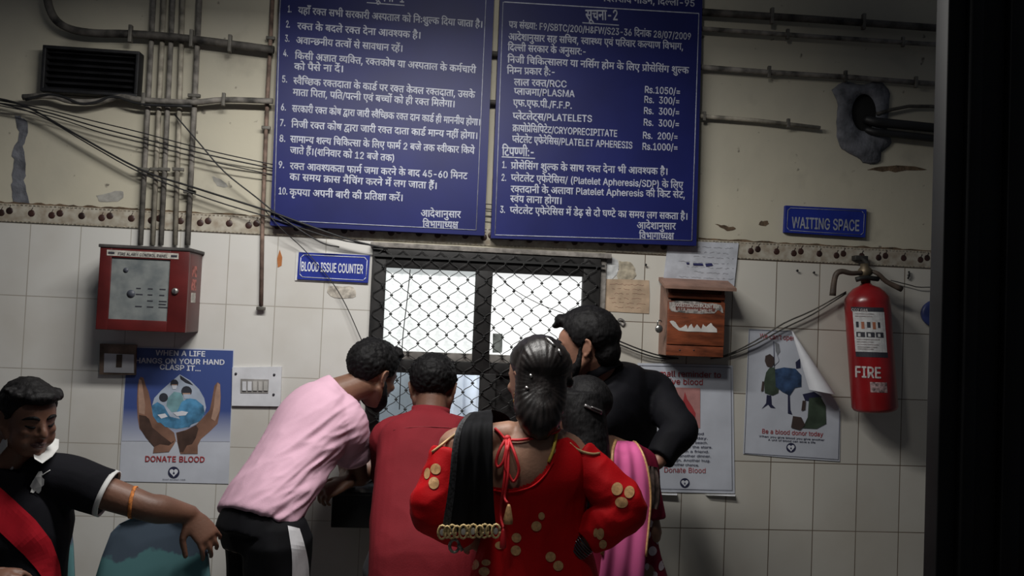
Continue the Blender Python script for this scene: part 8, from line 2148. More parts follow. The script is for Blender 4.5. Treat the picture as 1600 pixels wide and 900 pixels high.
mb.ell(W(0, .080, .108), D(.045, 0, 0), D(0, .030, 0), D(0, 0, .022))
surf('hair', mb, .0045, HAIR, o2, 2, tuft(.0045, 70, 2))
mb = MB()
for sx in (-1, 1):
    mb.limb([W(sx * .068, .010, -.02), W(sx * .063, .020, -.050), W(sx * .045, .052, -.086), W(0, .078, -.108)], [.012, .017, .020, .020], 0, 12, 4)
mb.limb([W(-.03, .088, -.052), W(0, .102, -.046), W(.03, .088, -.052)], [.006, .008, .006], 0, 8, 3)
surf('beard', mb, .0045, HAIR, o2, 2, tuft(.002, 80, 1))
face(o2, W, D, 1.0)

# ================================================================ the man in the red shirt at the opening
SK3 = skin('dark_brown_skin_red_shirt_man', (0.15, 0.075, 0.05))
nb = at(672, 652, -.46)
pe = at(660, 872, -.76)
F3 = Fig([pe, at(661, 792, -.66), at(667, 712, -.54), nb], (0, 1, 0), (0, .90, -.42), at(676, 610, -.41), (.03, .88, -.38), (0, .35, .93),
         [dict(sh=at(736, 688, -.47), el=at(744, 742, -.27), wr=V((1.80, -.17, .985)), right=True, hand=((-.95, .05, 0), (0, 0, -1))), dict(sh=at(610, 685, -.47), el=at(603, 742, -.27), wr=V((1.60, -.17, .985)), right=False, hand=((.95, .05, 0), (0, 0, -1)))],
         [(pe + V((.09, 0, -.03)), (1.80, -.72, .46), (1.80, -.80, .08), (1.84, -.60, .03)), (pe + V((-.09, 0, -.03)), (1.61, -.72, .46), (1.60, -.80, .08), (1.57, -.60, .03))])
o3, b3, W, D = person('man in a plain red shirt seen from behind, bent to the window opening', F3, SK3, (pe.x, pe.y, 0))
REDS = mat('dull_red_shirt_cloth', (0.165, 0.014, 0.020), 0.8, var=.06, scale=5, bump=.08, bscale=200, spec=.12)
mb = MB()
F3.torso(mb, [(-.22, .186, .150, -.004), (-.10, .185, .150, -.006), (.05, .183, .148, -.008), (.25, .180, .140, 0), (.45, .180, .134, 0), (.62, .182, .132, 0), (.78, .182, .128, 0), (.875, .176, .118, -.004), (.945, .140, .104, -.006), (.99, .090, .084, -.002), (1.035, .068, .066, 0)])
neck_base(mb, F3, .0735)
for a in F3.arms:
    sleeve(mb, F3, a, 1.55, .016, .004)
sh3, sb3 = surf('shirt', mb, .006, REDS, o3, 4, fold(.009, 4.5, (1.3, 1, 1.0), 7))
b = MB()
ring_band(b, nb + (F3.head - nb).normalized() * .018, (F3.head - nb).normalized() + V((0, -.15, .2)), .067, .064, .034, .007, 0, 30)
build('collar', b, REDS, sh3)
b = MB()
line_on(b, sb3, [(615, 672), (640, 668), (672, 667), (705, 669), (728, 674)], .0016, 0, .0008)
build('yoke_seam', b, mat('dark_red_seam', (0.20, 0.014, 0.020), 0.8), sh3)
surf('trousers', trousers(F3, .016), .009, mat('charcoal_trouser_cloth', (0.02, 0.02, 0.024), 0.8), o3, 4, fold(.008, 5, (1, 1, .5), 8))
mb = MB()
hair_cap(mb, W, man_line(.070, -.014, -.088), .022, .015, .022)
for i in range(26):
    q = random.Random(i + 9)
    a, h = q.uniform(0, 6.28), q.uniform(.02, .115)
    rad = math.sqrt(max(.05, 1 - ((h - .036) / .084) ** 2))
    mb.ell(W(.080 * rad * math.cos(a), -.012 + .100 * rad * math.sin(a), h + .012), D(.017, 0, 0), D(0, .017, 0), D(0, 0, .011), 0, 8, 6)
surf('hair', mb, .0045, HAIR, o3, 2, tuft(.0045, 75, 4))

# ================================================================ the bearded man in the black shirt
SK6 = skin('brown_skin_bearded_man', (0.24, 0.120, 0.080))
nb = at(941, 588, -.53)
pe = V((2.40, -.45, .92))
F6 = Fig([pe, (2.41, -.45, 1.10), (2.40, -.47, 1.30), nb], (-.62, .78, 0), (-.66, .74, -.1), at(915, 543, -.56), (-.93, .28, -.14), (-.10, .05, 1),
         [dict(sh=at(1022, 612, -.43), el=at(1064, 670, -.60), wr=at(1026, 724, -.66), right=True, hand=((-.45, .35, -.75), (-.6, .6, .3)), curl=(30, 35, 25)), dict(sh=at(893, 650, -.62), el=(2.19, -.50, 1.13), wr=(2.20, -.34, 1.0), right=False, hand=((.1, .8, .2), (0, 0, -1)))],
         [(pe + V((.075, .06, -.03)), (2.47, -.42, .48), (2.49, -.40, .08), (2.38, -.25, .03)), (pe + V((-.075, -.06, -.03)), (2.30, -.50, .48), (2.31, -.50, .08), (2.20, -.34, .03))], k=1.0, hk=1.03)
o6, b6, W, D = person('bearded man in a black shirt with a hand on his hip, looking at the window', F6, SK6, (pe.x, pe.y, 0), .005)
BSH = mat('black_shirt_cloth', (0.007, 0.007, 0.0095), 0.75, var=.15, scale=6, bump=.08, bscale=200, spec=.12)
mb = MB()
F6.torso(mb, [(-.14, .178, .132, -.004), (0, .180, .134, -.006), (.2, .172, .126, 0), (.42, .168, .122, 0), (.60, .176, .124, 0), (.77, .184, .128, 0), (.875, .178, .120, -.002), (.945, .142, .108, -.002), (.985, .096, .090, 0), (1.02, .072, .070, 0)])
neck_base(mb, F6, .0735)
for a in F6.arms:
    sleeve(mb, F6, a, 1.88, .018, .004)
sh6, sb6 = surf('shirt', mb, .006, BSH, o6, 4, fold(.010, 5.5, (1, 1, 1), 11))
b = MB()
ax = (F6.head - nb).normalized()
ring_band(b, nb + ax * .024 + V((.004, 0, 0)), V((-.50, .22, .85)), .074, .070, .040, .006, 0, 32, V((-.65, .75, 0)), .7, .010)
build('collar', b, BSH, sh6)
surf('trousers', trousers(F6, .014), .009, mat('dark_blue_trouser_cloth', (0.018, 0.020, 0.032), 0.8), o6, 4, fold(.008, 5, (1, 1, .5), 12))
mb = MB()
hair_cap(mb, W, man_line(.070, -.020, -.072), .032, .020, .028)
mb.ell(W(0, .072, .104), D(.056, 0, 0), D(0, .030, 0), D(0, .006, .026))
mb.ell(W(0, .094, .092), D(.036, 0, 0), D(0, .020, -.006), D(0, .003, .012))
mb.ell(W(0, -.070, -.018), D(.066, 0, 0), D(0, .056, 0), D(0, 0, .064))
surf('hair', mb, .0045, HAIR, o6, 9, tuft(.0022, 60, 6))
mb = MB()
for sx in (-1, 1):
    mb.limb([W(sx * .073, .006, .012), W(sx * .069, .014, -.022), W(sx * .063, .024, -.056), W(sx * .046, .054, -.088), W(0, .080, -.112)], [.006, .009, .016, .021, .024], 0, 12, 4)
    mb.limb([W(sx * .042, .074, -.060), W(sx * .030, .084, -.085), W(0, .088, -.100)], [.012, .014, .016], 0, 10, 3)
mb.limb([W(-.030, .086, -.058), W(-.014, .101, -.048), W(0, .106, -.046), W(.014, .101, -.048), W(.030, .086, -.058)], [.007, .009, .008, .009, .007], 0, 8, 3)
surf('beard', mb, .0045, HAIR, o6, 2, tuft(.0025, 80, 3))
face(o6, W, D, 1.0)

# ================================================================ the woman in the pink dupatta
SK5 = skin('brown_skin_pink_dupatta_woman', (0.20, 0.105, 0.07))
pe = V((2.335, -.79, .79))
nb = at(927, 690, -.80)
F5 = Fig([pe, (2.335, -.79, .96), (2.315, -.80, 1.10), nb], (-.3, .95, 0), (-.35, .93, -.1), at(910, 644, -.80), (-.55, .80, -.12), (-.02, .1, 1),
         [dict(sh=(2.425, -.74, 1.155), el=(2.465, -.80, .93), wr=(2.36, -.66, .95), right=True, hand=((-.8, .4, .1), (-.3, .3, -.9))), dict(sh=(2.145, -.86, 1.15), el=(2.10, -.82, .92), wr=(2.19, -.66, .95), right=False, hand=((.6, .6, .1), (0, 0, -1)))],
         [(pe + V((.085, .02, -.03)), (2.43, -.75, .42), (2.44, -.78, .08), (2.38, -.58, .03)), (pe + V((-.085, -.02, -.03)), (2.24, -.78, .42), (2.24, -.80, .08), (2.16, -.62, .03))], female=True, k=.97, hk=.94)
o5, b5, W, D = person('woman with low-tied black hair and bright pink dupatta beside the bearded man', F5, SK5, (pe.x, pe.y, 0))
MAROON = mat('dark_red_kurta_cloth', (0.17, 0.008, 0.030), 0.75, var=.1, scale=6, spec=.12)
mb = MB()
F5.torso(mb, [(-.62, .235, .20, 0), (-.4, .225, .185, 0), (-.16, .208, .160, -.006), (-.02, .195, .145, -.008), (.2, .165, .122, 0), (.4, .146, .110, 0), (.6, .154, .118, .004), (.76, .163, .122, .006), (.86, .152, .104, 0), (.93, .105, .078, 0)])
for a in F5.arms:
    sleeve(mb, F5, a, .8, .016, .004)
ku5, kb5 = surf('kurta', mb, .007, MAROON, o5, 4, fold(.012, 5, (1.6, 1.6, .35), 15))
for x, y, rx, ry in ((1016, 818, 4, 6), (1029, 842, 5, 9), (1019, 861, 6.5, 7.5), (1033, 884, 4.5, 8), (1010, 886, 3.5, 6), (1013, 836, 3, 6), (1038, 862, 3, 6), (1022, 898, 5, 5)):
    b = MB()
    decal_disc(b, kb5, x, y, rx, ry, 0, .002, .2)
    if b.f:
        build('printed_dot', b, mat('white_dot_print', (0.50, 0.42, 0.46), 0.8, var=.1), ku5)
PINKD = mat('bright_pink_dupatta_cloth', (0.56, 0.105, 0.27), 0.7, var=.10, scale=7, stretch=(1, 1, .3), spec=.12)


def drape(rows, thick=.004, nu=22, sub=4, amp=.006, waves=5, seed=0.0):
    """hanging cloth: rows of (left point, right point) from top to bottom, with folds running down"""
    A = catmull([[*a, *c] for a, c in rows], sub)
    fr, bk = [], []
    for i, q in enumerate(A):
        a, c = V(q[:3]), V(q[3:])
        e = c - a
        n_ = V((e.y, -e.x, 0))
        n_ = n_.normalized() if n_.length > 1e-6 else V((0, -1, 0))
        if n_.y > 0:
            n_ = -n_
        f_, g_ = [], []
        for j in range(nu + 1):
            u_ = j / nu
            h = amp * (math.sin(u_ * waves * 2 * math.pi + seed + .25 * math.sin(i * .4)) + .5 * noise.noise(V((u_ * 6, i * .12, seed))))
            p = a.lerp(c, u_) + n_ * h
            f_.append(p)
            g_.append(p - n_ * thick)
        fr.append(f_)
        bk.append(g_)
    m = MB()
    m.loft([f_ + g_[::-1] for f_, g_ in zip(fr, bk)], 0)
    return m, fr


rows = [((2.30, -.67, 1.08), (2.39, -.665, 1.07)), ((2.30, -.72, 1.19), (2.41, -.71, 1.18)), (at(961, 688, -.82), at(990, 690, -.82)), (at(957, 704, -.91), at(1003, 706, -.90)), (at(955, 735, -.945), at(1013, 738, -.935)), (at(951, 775, -.955), at(1017, 778, -.95)),
        (at(947, 815, -.965), at(1014, 818, -.965)), (at(942, 855, -.985), at(1010, 858, -.985)), (at(936, 905, -1.0), at(1006, 908, -1.0)), (at(930, 960, -1.0), at(1000, 960, -1.0))]
m_, fr = drape(rows, .004, 24, 4, .0045, 2.6)
dp5 = build('dupatta', m_, PINKD, o5)
GOLD = mat('gold_trim', (0.50, 0.285, 0.125), 0.5, 0.12, var=.14, scale=120)
b = MB()
for side in (0, -1):
    b.tube([f_[side] + V((0, -.003, 0)) for f_ in fr[6:30]], .006 if side == 0 else .004, 0, 6)
build('gold_border', b, GOLD, dp5)
b = MB()
rows = [(at(1013, 728, -.86), at(1026, 730, -.83)), (at(1014, 752, -.89), at(1030, 755, -.85)), (at(1013, 776, -.90), at(1030, 780, -.86)), (at(1011, 792, -.91), at(1026, 796, -.88))]
m2_, _fr = drape(rows, .003, 8, 3, .004, 2, 2.0)
build('sheer_edge', m2_, mat('brown_sheer_cloth', (0.10, 0.065, 0.055), 0.8, var=.3, scale=60), dp5)
mb = MB()
hair_cap(mb, W, lambda a: float(np.interp(a, [0, .6, 1.0, 1.4, 1.7, 2.2, 3.2], [.074, .068, .050, .016, -.02, -.075, -.085])), .016, .014, .020)
rows = [(612, 880, 938, .030, -.885), (640, 876, 945, .055, -.885), (672, 880, 950, .062, -.895), (705, 888, 953, .060, -.915), (740, 898, 954, .052, -.935), (775, 908, 952, .040, -.945), (800, 918, 946, .024, -.945)]
mb.loft([[at((x0 + x1) / 2, y, Yh) + V((math.cos(q) * (at(x1, y, Yh) - at(x0, y, Yh)).length / 2, hd * math.sin(q), 0)) for q in (2 * math.pi * j / 24 for j in range(24))] for y, x0, x1, hd, Yh in catmull(rows, 4)])
mb.ell(W(.072, -.014, -.006), D(.020, 0, 0), D(0, .034, 0), D(0, 0, .040))
hr5, hb5 = surf('hair', mb, .0045, HAIR, o5, 8, tuft(.002, 40, 9))
b = MB()
k = [cast(hb5, x, y, .006) for x, y in ((913, 634), (922, 639), (931, 643), (938, 646))]
k = [p for p in k if p is not None]
if len(k) > 1:
    b.tube(k, .006, 0, 8, 3)
    b.tube([p + V((0, -.006, .006)) for p in k[1:]], .0035, 0, 6, 3)
    build('hair_clip', b, mat('grey_metal_clip', (0.18, 0.17, 0.17), 0.35, 0.6), o5)
face(o5, W, D, .95)
b = MB()
b.ball(W(-.080, -.004, -.036), .005)
build('earring', b, GOLD, o5)

# ================================================================ the woman in the red dress
SK4 = skin('brown_skin_red_dress_woman', (0.27, 0.145, 0.095))
pe = V((2.015, -1.16, .86))
nb = at(836, 668, -1.20)
F4 = Fig([pe, (2.01, -1.18, 1.05), (2.0, -1.195, 1.20), nb], (-.05, 1, 0), (-.06, .99, -.10), at(839, 594, -1.155), (-.42, .88, -.10), (-.04, .06, 1),
         [dict(sh=at(887, 702, -1.18), el=at(974, 792, -1.24), wr=at(908, 850, -1.23), right=True, hand=((-.75, .25, -.45), (-.25, .9, .1)), curl=(20, 25, 20)), dict(sh=at(712, 694, -1.20), el=at(677, 793, -1.25), wr=at(736, 838, -1.17), right=False, hand=((.6, .6, -.4), (.2, .9, 0)), curl=(20, 25, 20))],
         [(pe + V((.085, 0, -.03)), (2.10, -1.12, .45), (2.10, -1.16, .08), (2.12, -.95, .03)), (pe + V((-.085, 0, -.03)), (1.93, -1.12, .45), (1.92, -1.16, .08), (1.89, -.95, .03))], female=True, k=1.0, hk=.97)
o4, b4, W, D = person('woman in a red backless dress with gold dots and a black dupatta, hands on hips', F4, SK4, (pe.x, pe.y, 0))
RED4 = mat('bright_red_dress_cloth', (0.42, 0.003, 0.006), 0.65, var=.10, scale=5, bump=.06, bscale=180, spec=.12)
mb = MB()
F4.torso(mb, [(-.70, .255, .22, 0), (-.45, .240, .20, 0), (-.18, .215, .170, -.010), (-.04, .200, .150, -.010), (.12, .185, .132, -.006), (.28, .164, .116, 0), (.42, .150, .106, 0), (.58, .156, .112, .006), (.74, .164, .119, .008), (.85, .152, .100, .002), (.925, .118, .080, -.002), (.955, .095, .070, -.002)])
dress_mb = mb
U_NECK = [(745, 600), (890, 600), (873, 662), (869, 690), (862, 716), (850, 738), (832, 755), (812, 763), (792, 766), (770, 762), (752, 748), (740, 720), (735, 680)]


def neck_cut(co):
    x, y = px_arr(co)
    back = co[:, 1] < -1.19
    return (in_poly(x, y, U_NECK) & back) | (y < 652) | ((x > 905) & (y < 705)) | ((x < 735) & (y < 692))


dr4, db4 = surf('dress', dress_mb, .0045, RED4, o4, 4, fold(.006, 6, (1.4, 1.4, .5), 21), cut=neck_cut)
for i, a in enumerate(F4.arms):
    mb = MB()
    sh, el, wr = arm_pts(a)
    s0 = sh.lerp(el, .14)
    A = catmull([[*p, r_] for p, r_ in zip((s0, sh.lerp(el, .40), sh.lerp(el, .75), el, el.lerp(wr, .3), el.lerp(wr, .62), el.lerp(wr, .90)), (.061, .066, .069, .070, .069, .062, .048))], 5)
    mb.tube(A[:, :3], A[:, 3], 0, 24)
    q = sh + (F4.at(.80) - sh) * .45
    mb.limb([q + V((0, 0, -.085)), s0.lerp(el, .35)], [.048, .050], 0, 18, 3)
    sl4, sv4 = surf('sleeve', mb, .0055, RED4, dr4, 4, fold(.011, 7, (1, 1, 1.2), 25 + i))
    b = MB()
    if a['right']:
        line_on(b, [sv4, b4], [(889, 693), (898, 701), (912, 707), (926, 710), (936, 709)], .0042, 0, .002)
        spots = [(964, 764, 8.8, 10), (983, 769, 8, 9.5), (971, 785, 10, 8.5), (938, 834, 6, 9), (942, 850, 6, 7), (931, 832, 3.5, 7), (892, 711, 5, 7), (893, 730, 4, 7), (897, 707, 6, 8)]
    else:
        line_on(b, [sv4, b4], [(676, 707), (688, 698), (700, 688), (712, 679), (722, 672)], .0042, 0, .002)
        spots = [(681, 733, 8, 8.5), (668, 740, 4.5, 9), (678, 755, 8, 9.5)]
    build('gold_edging', b, mat('pale_gold_edging', (0.50, 0.33, 0.16), 0.5, 0.2, var=.2), sl4)
    for x, y, rx, ry in spots:
        b = MB()
        decal_disc(b, sv4, x, y, rx, ry, 0, .0018, .15)
        if b.f:
            build('gold_dot', b, GOLD, sl4)
for x, y, rx, ry in ((864, 682, 7, 8), (861, 703, 7, 7.5), (877, 676, 0.1, .1), (781, 852, 7, 6), (807, 840, 7.5, 7.5), (806, 860, 8, 8), (741, 882, 8.5, 8.5), (757, 893, 8.5, 7), (760, 879, 7, 5), (838, 822, 8, 8), (846, 806, 5, 6), (860, 870, 8, 8), (872, 884, 8, 8), (706, 880, 6, 8)):
    if rx > 1:
        b = MB()
        decal_disc(b, db4, x, y, rx, ry, 0, .0018)
        if b.f:
            build('gold_dot', b, GOLD, dr4)
YEL = mat('yellow_piping', (0.55, 0.40, 0.045), 0.6, var=.1)
b = MB()
line_on(b, [db4, b4], [(870, 672), (867, 690), (863, 706), (857, 722)], .0045, 0, .002)
build('yellow_strap', b, YEL, dr4)
b = MB()
line_on(b, [db4, b4], [(864, 722), (853, 741), (835, 758), (813, 766.5), (792, 769), (772, 766)], .0030, 0, .001)
build('neck_piping', b, RED4, dr4)
# the tie across the back, its bow and tassels
CORD = mat('red_cord', (0.50, 0.008, 0.014), 0.6, var=.1)
tie = at(796, 692, -1.33)


def out_of_back(x, y, off=.010):
    p = cast(b4, x, y, off)
    return p if p is not None else at(x, y, -1.32)


b = MB()
b.tube([out_of_back(773, 671, .006), out_of_back(779, 676, .006), out_of_back(787, 684, .008), out_of_back(796, 690, .010), out_of_back(815, 689, .008), out_of_back(842, 683, .006), out_of_back(866, 677, .008), out_of_back(871, 674, .010)], .0042, 0, 8, 4)
cord = build('tie_cord', b, CORD, dr4)
b = MB()
b.ell(out_of_back(796, 690, .014), (.011, 0, 0), (0, .009, 0), (0, 0, .011))
b.tube([out_of_back(794, 690, .016), out_of_back(785, 706, .018), out_of_back(779, 722, .016), out_of_back(782, 729, .016), out_of_back(789, 722, .018), out_of_back(795, 700, .018)], .0042, 0, 8, 4)
b.tube([out_of_back(798, 690, .016), out_of_back(806, 712, .018), out_of_back(811, 735, .016), out_of_back(804, 751, .014), out_of_back(796, 740, .016), out_of_back(792, 728, .018), out_of_back(797, 700, .02)], .0042, 0, 8, 4)
b.tube([out_of_back(795, 692, .018), out_of_back(792, 740, .02), out_of_back(790, 770, .026), out_of_back(789, 800, .026), at(787, 826, -1.335)], .0038, 0, 8, 4)
b.tube([out_of_back(798, 692, .018), out_of_back(796, 740, .024), out_of_back(794, 770, .03), at(793, 786, -1.335)], .0038, 0, 8, 4)
build('bow', b, CORD, cord)
for (x, y0, y1, wd, mm) in ((795, 788, 818, .013, GOLD), (787, 826, 856, .009, CORD)):
    b = MB()
    b.lathe(at(x, y0, -1.337), V((0, 0, -1)), [(0, .003), (.006, .006), (.04, wd), (.052, wd), (.053, 0)], 0, 14)
    build('tassel', b, mm, cord)
# the black dupatta over one shoulder
BLD = mat('black_dupatta_cloth', (0.0055, 0.0055, 0.0065), 0.8, var=.3, scale=30, stretch=(1, 1, .2), spec=.12)
rows = [((1.83, -1.05, 1.20), (1.93, -1.04, 1.22)), ((1.83, -1.10, 1.31), (1.935, -1.09, 1.34)), (at(738, 645, -1.19), at(770, 640, -1.19)), (at(722, 655, -1.27), at(770, 650, -1.27)), (at(712, 674, -1.315), at(770, 668, -1.325)), (at(706, 705, -1.335), at(770, 700, -1.345)),
        (at(703, 740, -1.340), at(770, 735, -1.350)), (at(699, 775, -1.340), at(771, 770, -1.350)), (at(694, 805, -1.340), at(773, 803, -1.350)), (at(690, 832, -1.340), at(776, 830, -1.350))]
m_, fr = drape(rows, .005, 34, 5, .0035, 3.3, 1.0)
dp4 = build('dupatta', m_, BLD, o4)
b = MB()
lace = [[p + V((0, -.003, 0)) for p in f_[0:6]] for f_ in fr[12:]]
b.loft(lace, 0, False, True, False)
build('lace_edge', b, mat('grey_black_lace', (0.030, 0.030, 0.033), 0.8, var=.6, scale=160), dp4)
b = MB()
end = fr[-1]
for i in range(11):
    b = MB()
    p = end[int(i * 3.3)].lerp(end[min(34, int(i * 3.3) + 1)], .3) + V((0, -.011, .004))
    rr = .0115 if i % 2 else .0135
    ring = [p + V((rr * .8 * math.cos(q), -.001 * (i % 3), rr * 1.35 * math.sin(q))) for q in (2 * math.pi * j / 12 for j in range(13))]
    b.tube(ring, .0034, 0, 6)
    if i % 2 == 0:
        b.ell(p, (.007, 0, 0), (0, .002, 0), (0, 0, .010), 1, 12, 6)
    build('sequin', b, [mat('bright_gold_sequin', (0.60, 0.44, 0.20), 0.5, 0.05, var=.3, scale=200), mat('silver_sequin', (0.58, 0.54, 0.46), 0.45, 0.05)], dp4)
b = MB()
p = at(710, 853, -1.34)
b.tube([p + V((.013 * math.cos(q), 0, .017 * math.sin(q))) for q in (2 * math.pi * j / 12 for j in range(13))], .0045, 0, 6)
b.tube([p + V((0, 0, .016)), at(708, 838, -1.34)], .003, 0, 6)
b.tube([p + V((.010, 0, .004)), p + V((.022, 0, -.012))], .006, 0, 6)
build('border_pendant', b, mat('dull_silver_bead', (0.24, 0.22, 0.19), 0.4, 0.4, var=.3, scale=100), dp4)
# hair gathered low, shining on the crown
mb = MB()
hair_cap(mb, W, lambda a: float(np.interp(a, [0, .6, 1.0, 1.35, 1.6, 2.0, 3.2], [.078, .070, .050, .022, -.006, -.060, -.078])), .020, .016, .024)
rows = [(548, 812, 876, .030, -1.20), (572, 806, 885, .052, -1.205), (605, 805, 886, .062, -1.215), (636, 803, 882, .066, -1.235), (658, 808, 876, .060, -1.25), (674, 818, 866, .048, -1.26), (686, 830, 854, .028, -1.265)]
mb.loft([[at((x0 + x1) / 2, y, Yh) + V((math.cos(q) * (at(x1, y, Yh) - at(x0, y, Yh)).length / 2, hd * math.sin(q), 0)) for q in (2 * math.pi * j / 28 for j in range(28))] for y, x0, x1, hd, Yh in catmull(rows, 4)])
mb.limb([W(.075, .02, .06), W(.086, -.03, .03), W(.066, -.075, -.01)], [.012, .016, .016], 0, 12, 4)


def swept(co, no):
    out = co.copy()
    c = np.array(W(0, -.012, .02))
    for i in range(len(co)):
        d = co[i] - c
        a = math.atan2(d[0], d[2] + .02)
        out[i] += no[i] * (.0007 * math.sin(a * 34 + 4 * d[1]) + .0025 * noise.noise(V(co[i]) * 30))
    return out


hr4, hb4 = surf('hair', mb, .0042, HAIRB, o4, 8, swept)
STEELC = mat('bright_clip_metal', (0.60, 0.58, 0.56), 0.2, 0.9)
for pts_, r_ in ((((853, 529), (860, 535), (866, 541)), .0040), (((872, 546), (876, 556)), .003), (((829, 585), (831, 590)), .0035), (((822, 604), (826, 608)), .0035)):
    b = MB()
    k = [cast(hb4, x, y, .003) for x, y in pts_]
    k = [p for p in k if p is not None]
    if len(k) > 1:
        b.tube(k, r_, 0, 8, 2)
        build('hair_clip', b, STEELC, o4)
face(o4, W, D, .97)
b = MB()
e = W(-.084, -.008, -.040)
b.ball(e, .0045)
b.tube([e, e + V((0, -.002, -.016))], .0028, 0, 8)
b.ball(e + V((0, -.002, -.020)), .0058)
build('earring', b, mat('bright_gold', (0.70, 0.48, 0.18), 0.25, 0.9), o4)
b = MB()
k = [cast(b4, x, y, .004) for x, y in ((768, 641), (776, 641), (784, 641), (792, 641.5), (800, 642), (808, 643))]
for p in k:
    if p is not None:
        b.ball(p, .0042, 0, 8, 6)
build('necklace', b, GOLD, o4)
BANG = mat('black_glass_bangle', (0.012, 0.012, 0.016), 0.15, var=.1, spec=.8)
sh, el, wr = arm_pts(F4.arms[0])
d = (wr - el).normalized()
for i in range(6):
    b = MB()
    c = el.lerp(wr, .96) + d * (i * .007 - .004)
    ring_band(b, c, d, .036, .036, .0045, .003, 0, 26)
    build('bangle', b, BANG, o4)

# ================================================================ the seated man in the polo shirt, and the seats
SK1 = skin('dark_brown_skin_seated_man', (0.130, 0.062, 0.040))
nb = V((.468, -1.06, 1.165))
pe = V((.45, -1.08, .60))
F1 = Fig([pe, (.45, -1.03, .79), (.455, -1.045, .99), nb], (.22, -.97, 0), (.24, -.96, -.12), at(43, 653, -1.10), (.78, -.60, -.20), (.06, -.08, 1),
         [dict(sh=(.30, -1.10, 1.115), el=(.29, -1.30, .90), wr=(.575, -1.45, .945), right=True, hand=((.95, .1, .12), (0, .35, -.9)), curl=(20, 25, 20)), dict(sh=(.640, -1.03, 1.115), el=at(232, 793, -1.02), wr=at(297, 803, -.945), right=False, hand=((.60, -.02, -.72), (-.40, .75, -.45)), curl=(16, 24, 20))],
         [((.36, -1.12, .57), (.33, -1.56, .56), (.33, -1.50, .08), (.33, -1.75, .03)), ((.55, -1.10, .57), (.60, -1.54, .56), (.62, -1.48, .08), (.66, -1.72, .03))], k=1.04, hk=.85, chub=1.0)
o1, b1, W, D = person('seated man in a black polo with a red band, arm along the blue chair back', F1, SK1, (.45, -1.1, 0), .005)
POLO = mat('black_polo_knit', (0.006, 0.006, 0.0085), 0.85, var=.15, scale=7, bump=.05, bscale=240, spec=.12)
mb = MB()
F1.torso(mb, [(-.10, .186, .150, .004), (.02, .186, .152, .008), (.15, .182, .152, .012), (.30, .176, .148, .014), (.45, .174, .140, .010), (.60, .178, .134, .004), (.76, .184, .132, 0), (.87, .172, .114, -.004), (.945, .124, .090, -.006), (.985, .090, .080, -.002)])
neck_base(mb, F1, .0735)
s1 = [sleeve(mb, F1, a, .46, .016, .002) for a in F1.arms]
po1, pb1 = surf('polo_shirt', mb, .006, POLO, o1, 4, fold(.009, 5, (1, 1, 1), 31))
WHT = mat('white_ribbed_trim', (0.50, 0.50, 0.49), 0.8, var=.08, spec=.12)
for e, d, r_ in s1:
    b = MB()
    ring_band(b, e, d, r_ - .004, r_ - .004, .014, .005, 0, 30)
    build('sleeve_trim', b, WHT, po1)
b = MB()
ax = (F1.head - nb).normalized()
ring_band(b, nb + ax * .018, ax + V((-.08, .35, .15)), .079, .076, .040, .006, 0, 34, V((.26, -.96, 0)), 1.9, .016)
for pts_, ys in (([(91, 687), (90, 701), (80, 714), (66, 724), (54, 717), (50, 700), (70, 682)], (-1.02, -1.06, -1.12, -1.165, -1.175, -1.10, -1.03)), ([(-12, 694), (2, 684), (11, 684), (10, 698), (-2, 712)], (-1.11, -1.13, -1.15, -1.16, -1.14))):
    b.prism([at(x, y, yy) for (x, y), yy in zip(pts_, ys)], V((0, .006, 0)), 0)
build('collar', b, WHT, po1)
b = MB()
decal_grid(b, pb1, strip([(-14, 748), (18, 778), (54, 811), (80, 845), (92, 880), (96, 912)], [(-14, 818), (2, 833), (20, 850), (38, 867), (56, 888), (72, 912)]), 22, 8, 0, .003)
build('red_band', b, mat('red_polo_band', (0.38, 0.010, 0.020), 0.85, var=.08, spec=.12), po1)
b = MB()
decal_poly(b, pb1, [(61, 737), (66, 736.5), (67.5, 741), (66, 745), (70, 749), (69.5, 757), (66, 760), (65, 766), (61, 771), (57, 770), (57, 766), (52, 770.5), (47, 769.5), (50, 763), (47.5, 759), (52, 751), (56, 745)], 0, .004)
line_on(b, pb1, [(66, 743), (72, 739), (79, 735)], .0011, 0, .004)
build('rider_emblem', b, mat('white_embroidery', (0.72, 0.72, 0.70), 0.8, var=.06, spec=.1), po1)
b = MB()
p = cast(pb1, 17, 733, .004)
if p is not None:
    b.lathe(p, V((0, -1, 0)), [(-.003, .006), (.002, .006), (.002, 0)], 0, 14)
    build('button', b, WHT, po1)
surf('trousers', trousers(F1, .014), .009, mat('dark_jean_cloth', (0.016, 0.018, 0.026), 0.8), o1, 4, fold(.008, 5, (1, 1, .5), 33))
mb = MB()
hair_cap(mb, W, man_line(.066, -.012, -.050), .018, .012, .014)
mb.ell(W(0, .030, .098), D(.066, 0, 0), D(0, .066, 0), D(0, 0, .028))
mb.ell(W(.0, .076, .092), D(.058, 0, 0), D(0, .034, .004), D(0, 0, .024))
mb.ell(W(-.058, .050, .094), D(.020, 0, 0), D(0, .036, 0), D(0, 0, .020))
mb.ell(W(.064, .030, .094), D(.022, 0, 0), D(0, .034, 0), D(0, 0, .018))
mb.limb([W(.06, .0, .098), W(.082, .01, .104), W(.096, .02, .110)], [.014, .012, .005], 0, 8, 3)
surf('hair', mb, .0045, HAIR, o1, 2, tuft(.003, 75, 13))
face(o1, W, D, .85, 1.15, (0.075, 0.032, 0.028), True, True)
b = MB()
sh, el, wr = arm_pts(F1.arms[1])
c = sh.lerp(el, .80)
ring_band(b, c, (el - sh).normalized() + V((.0, .1, .25)), .045, .045, .010, .003, 0, 28)
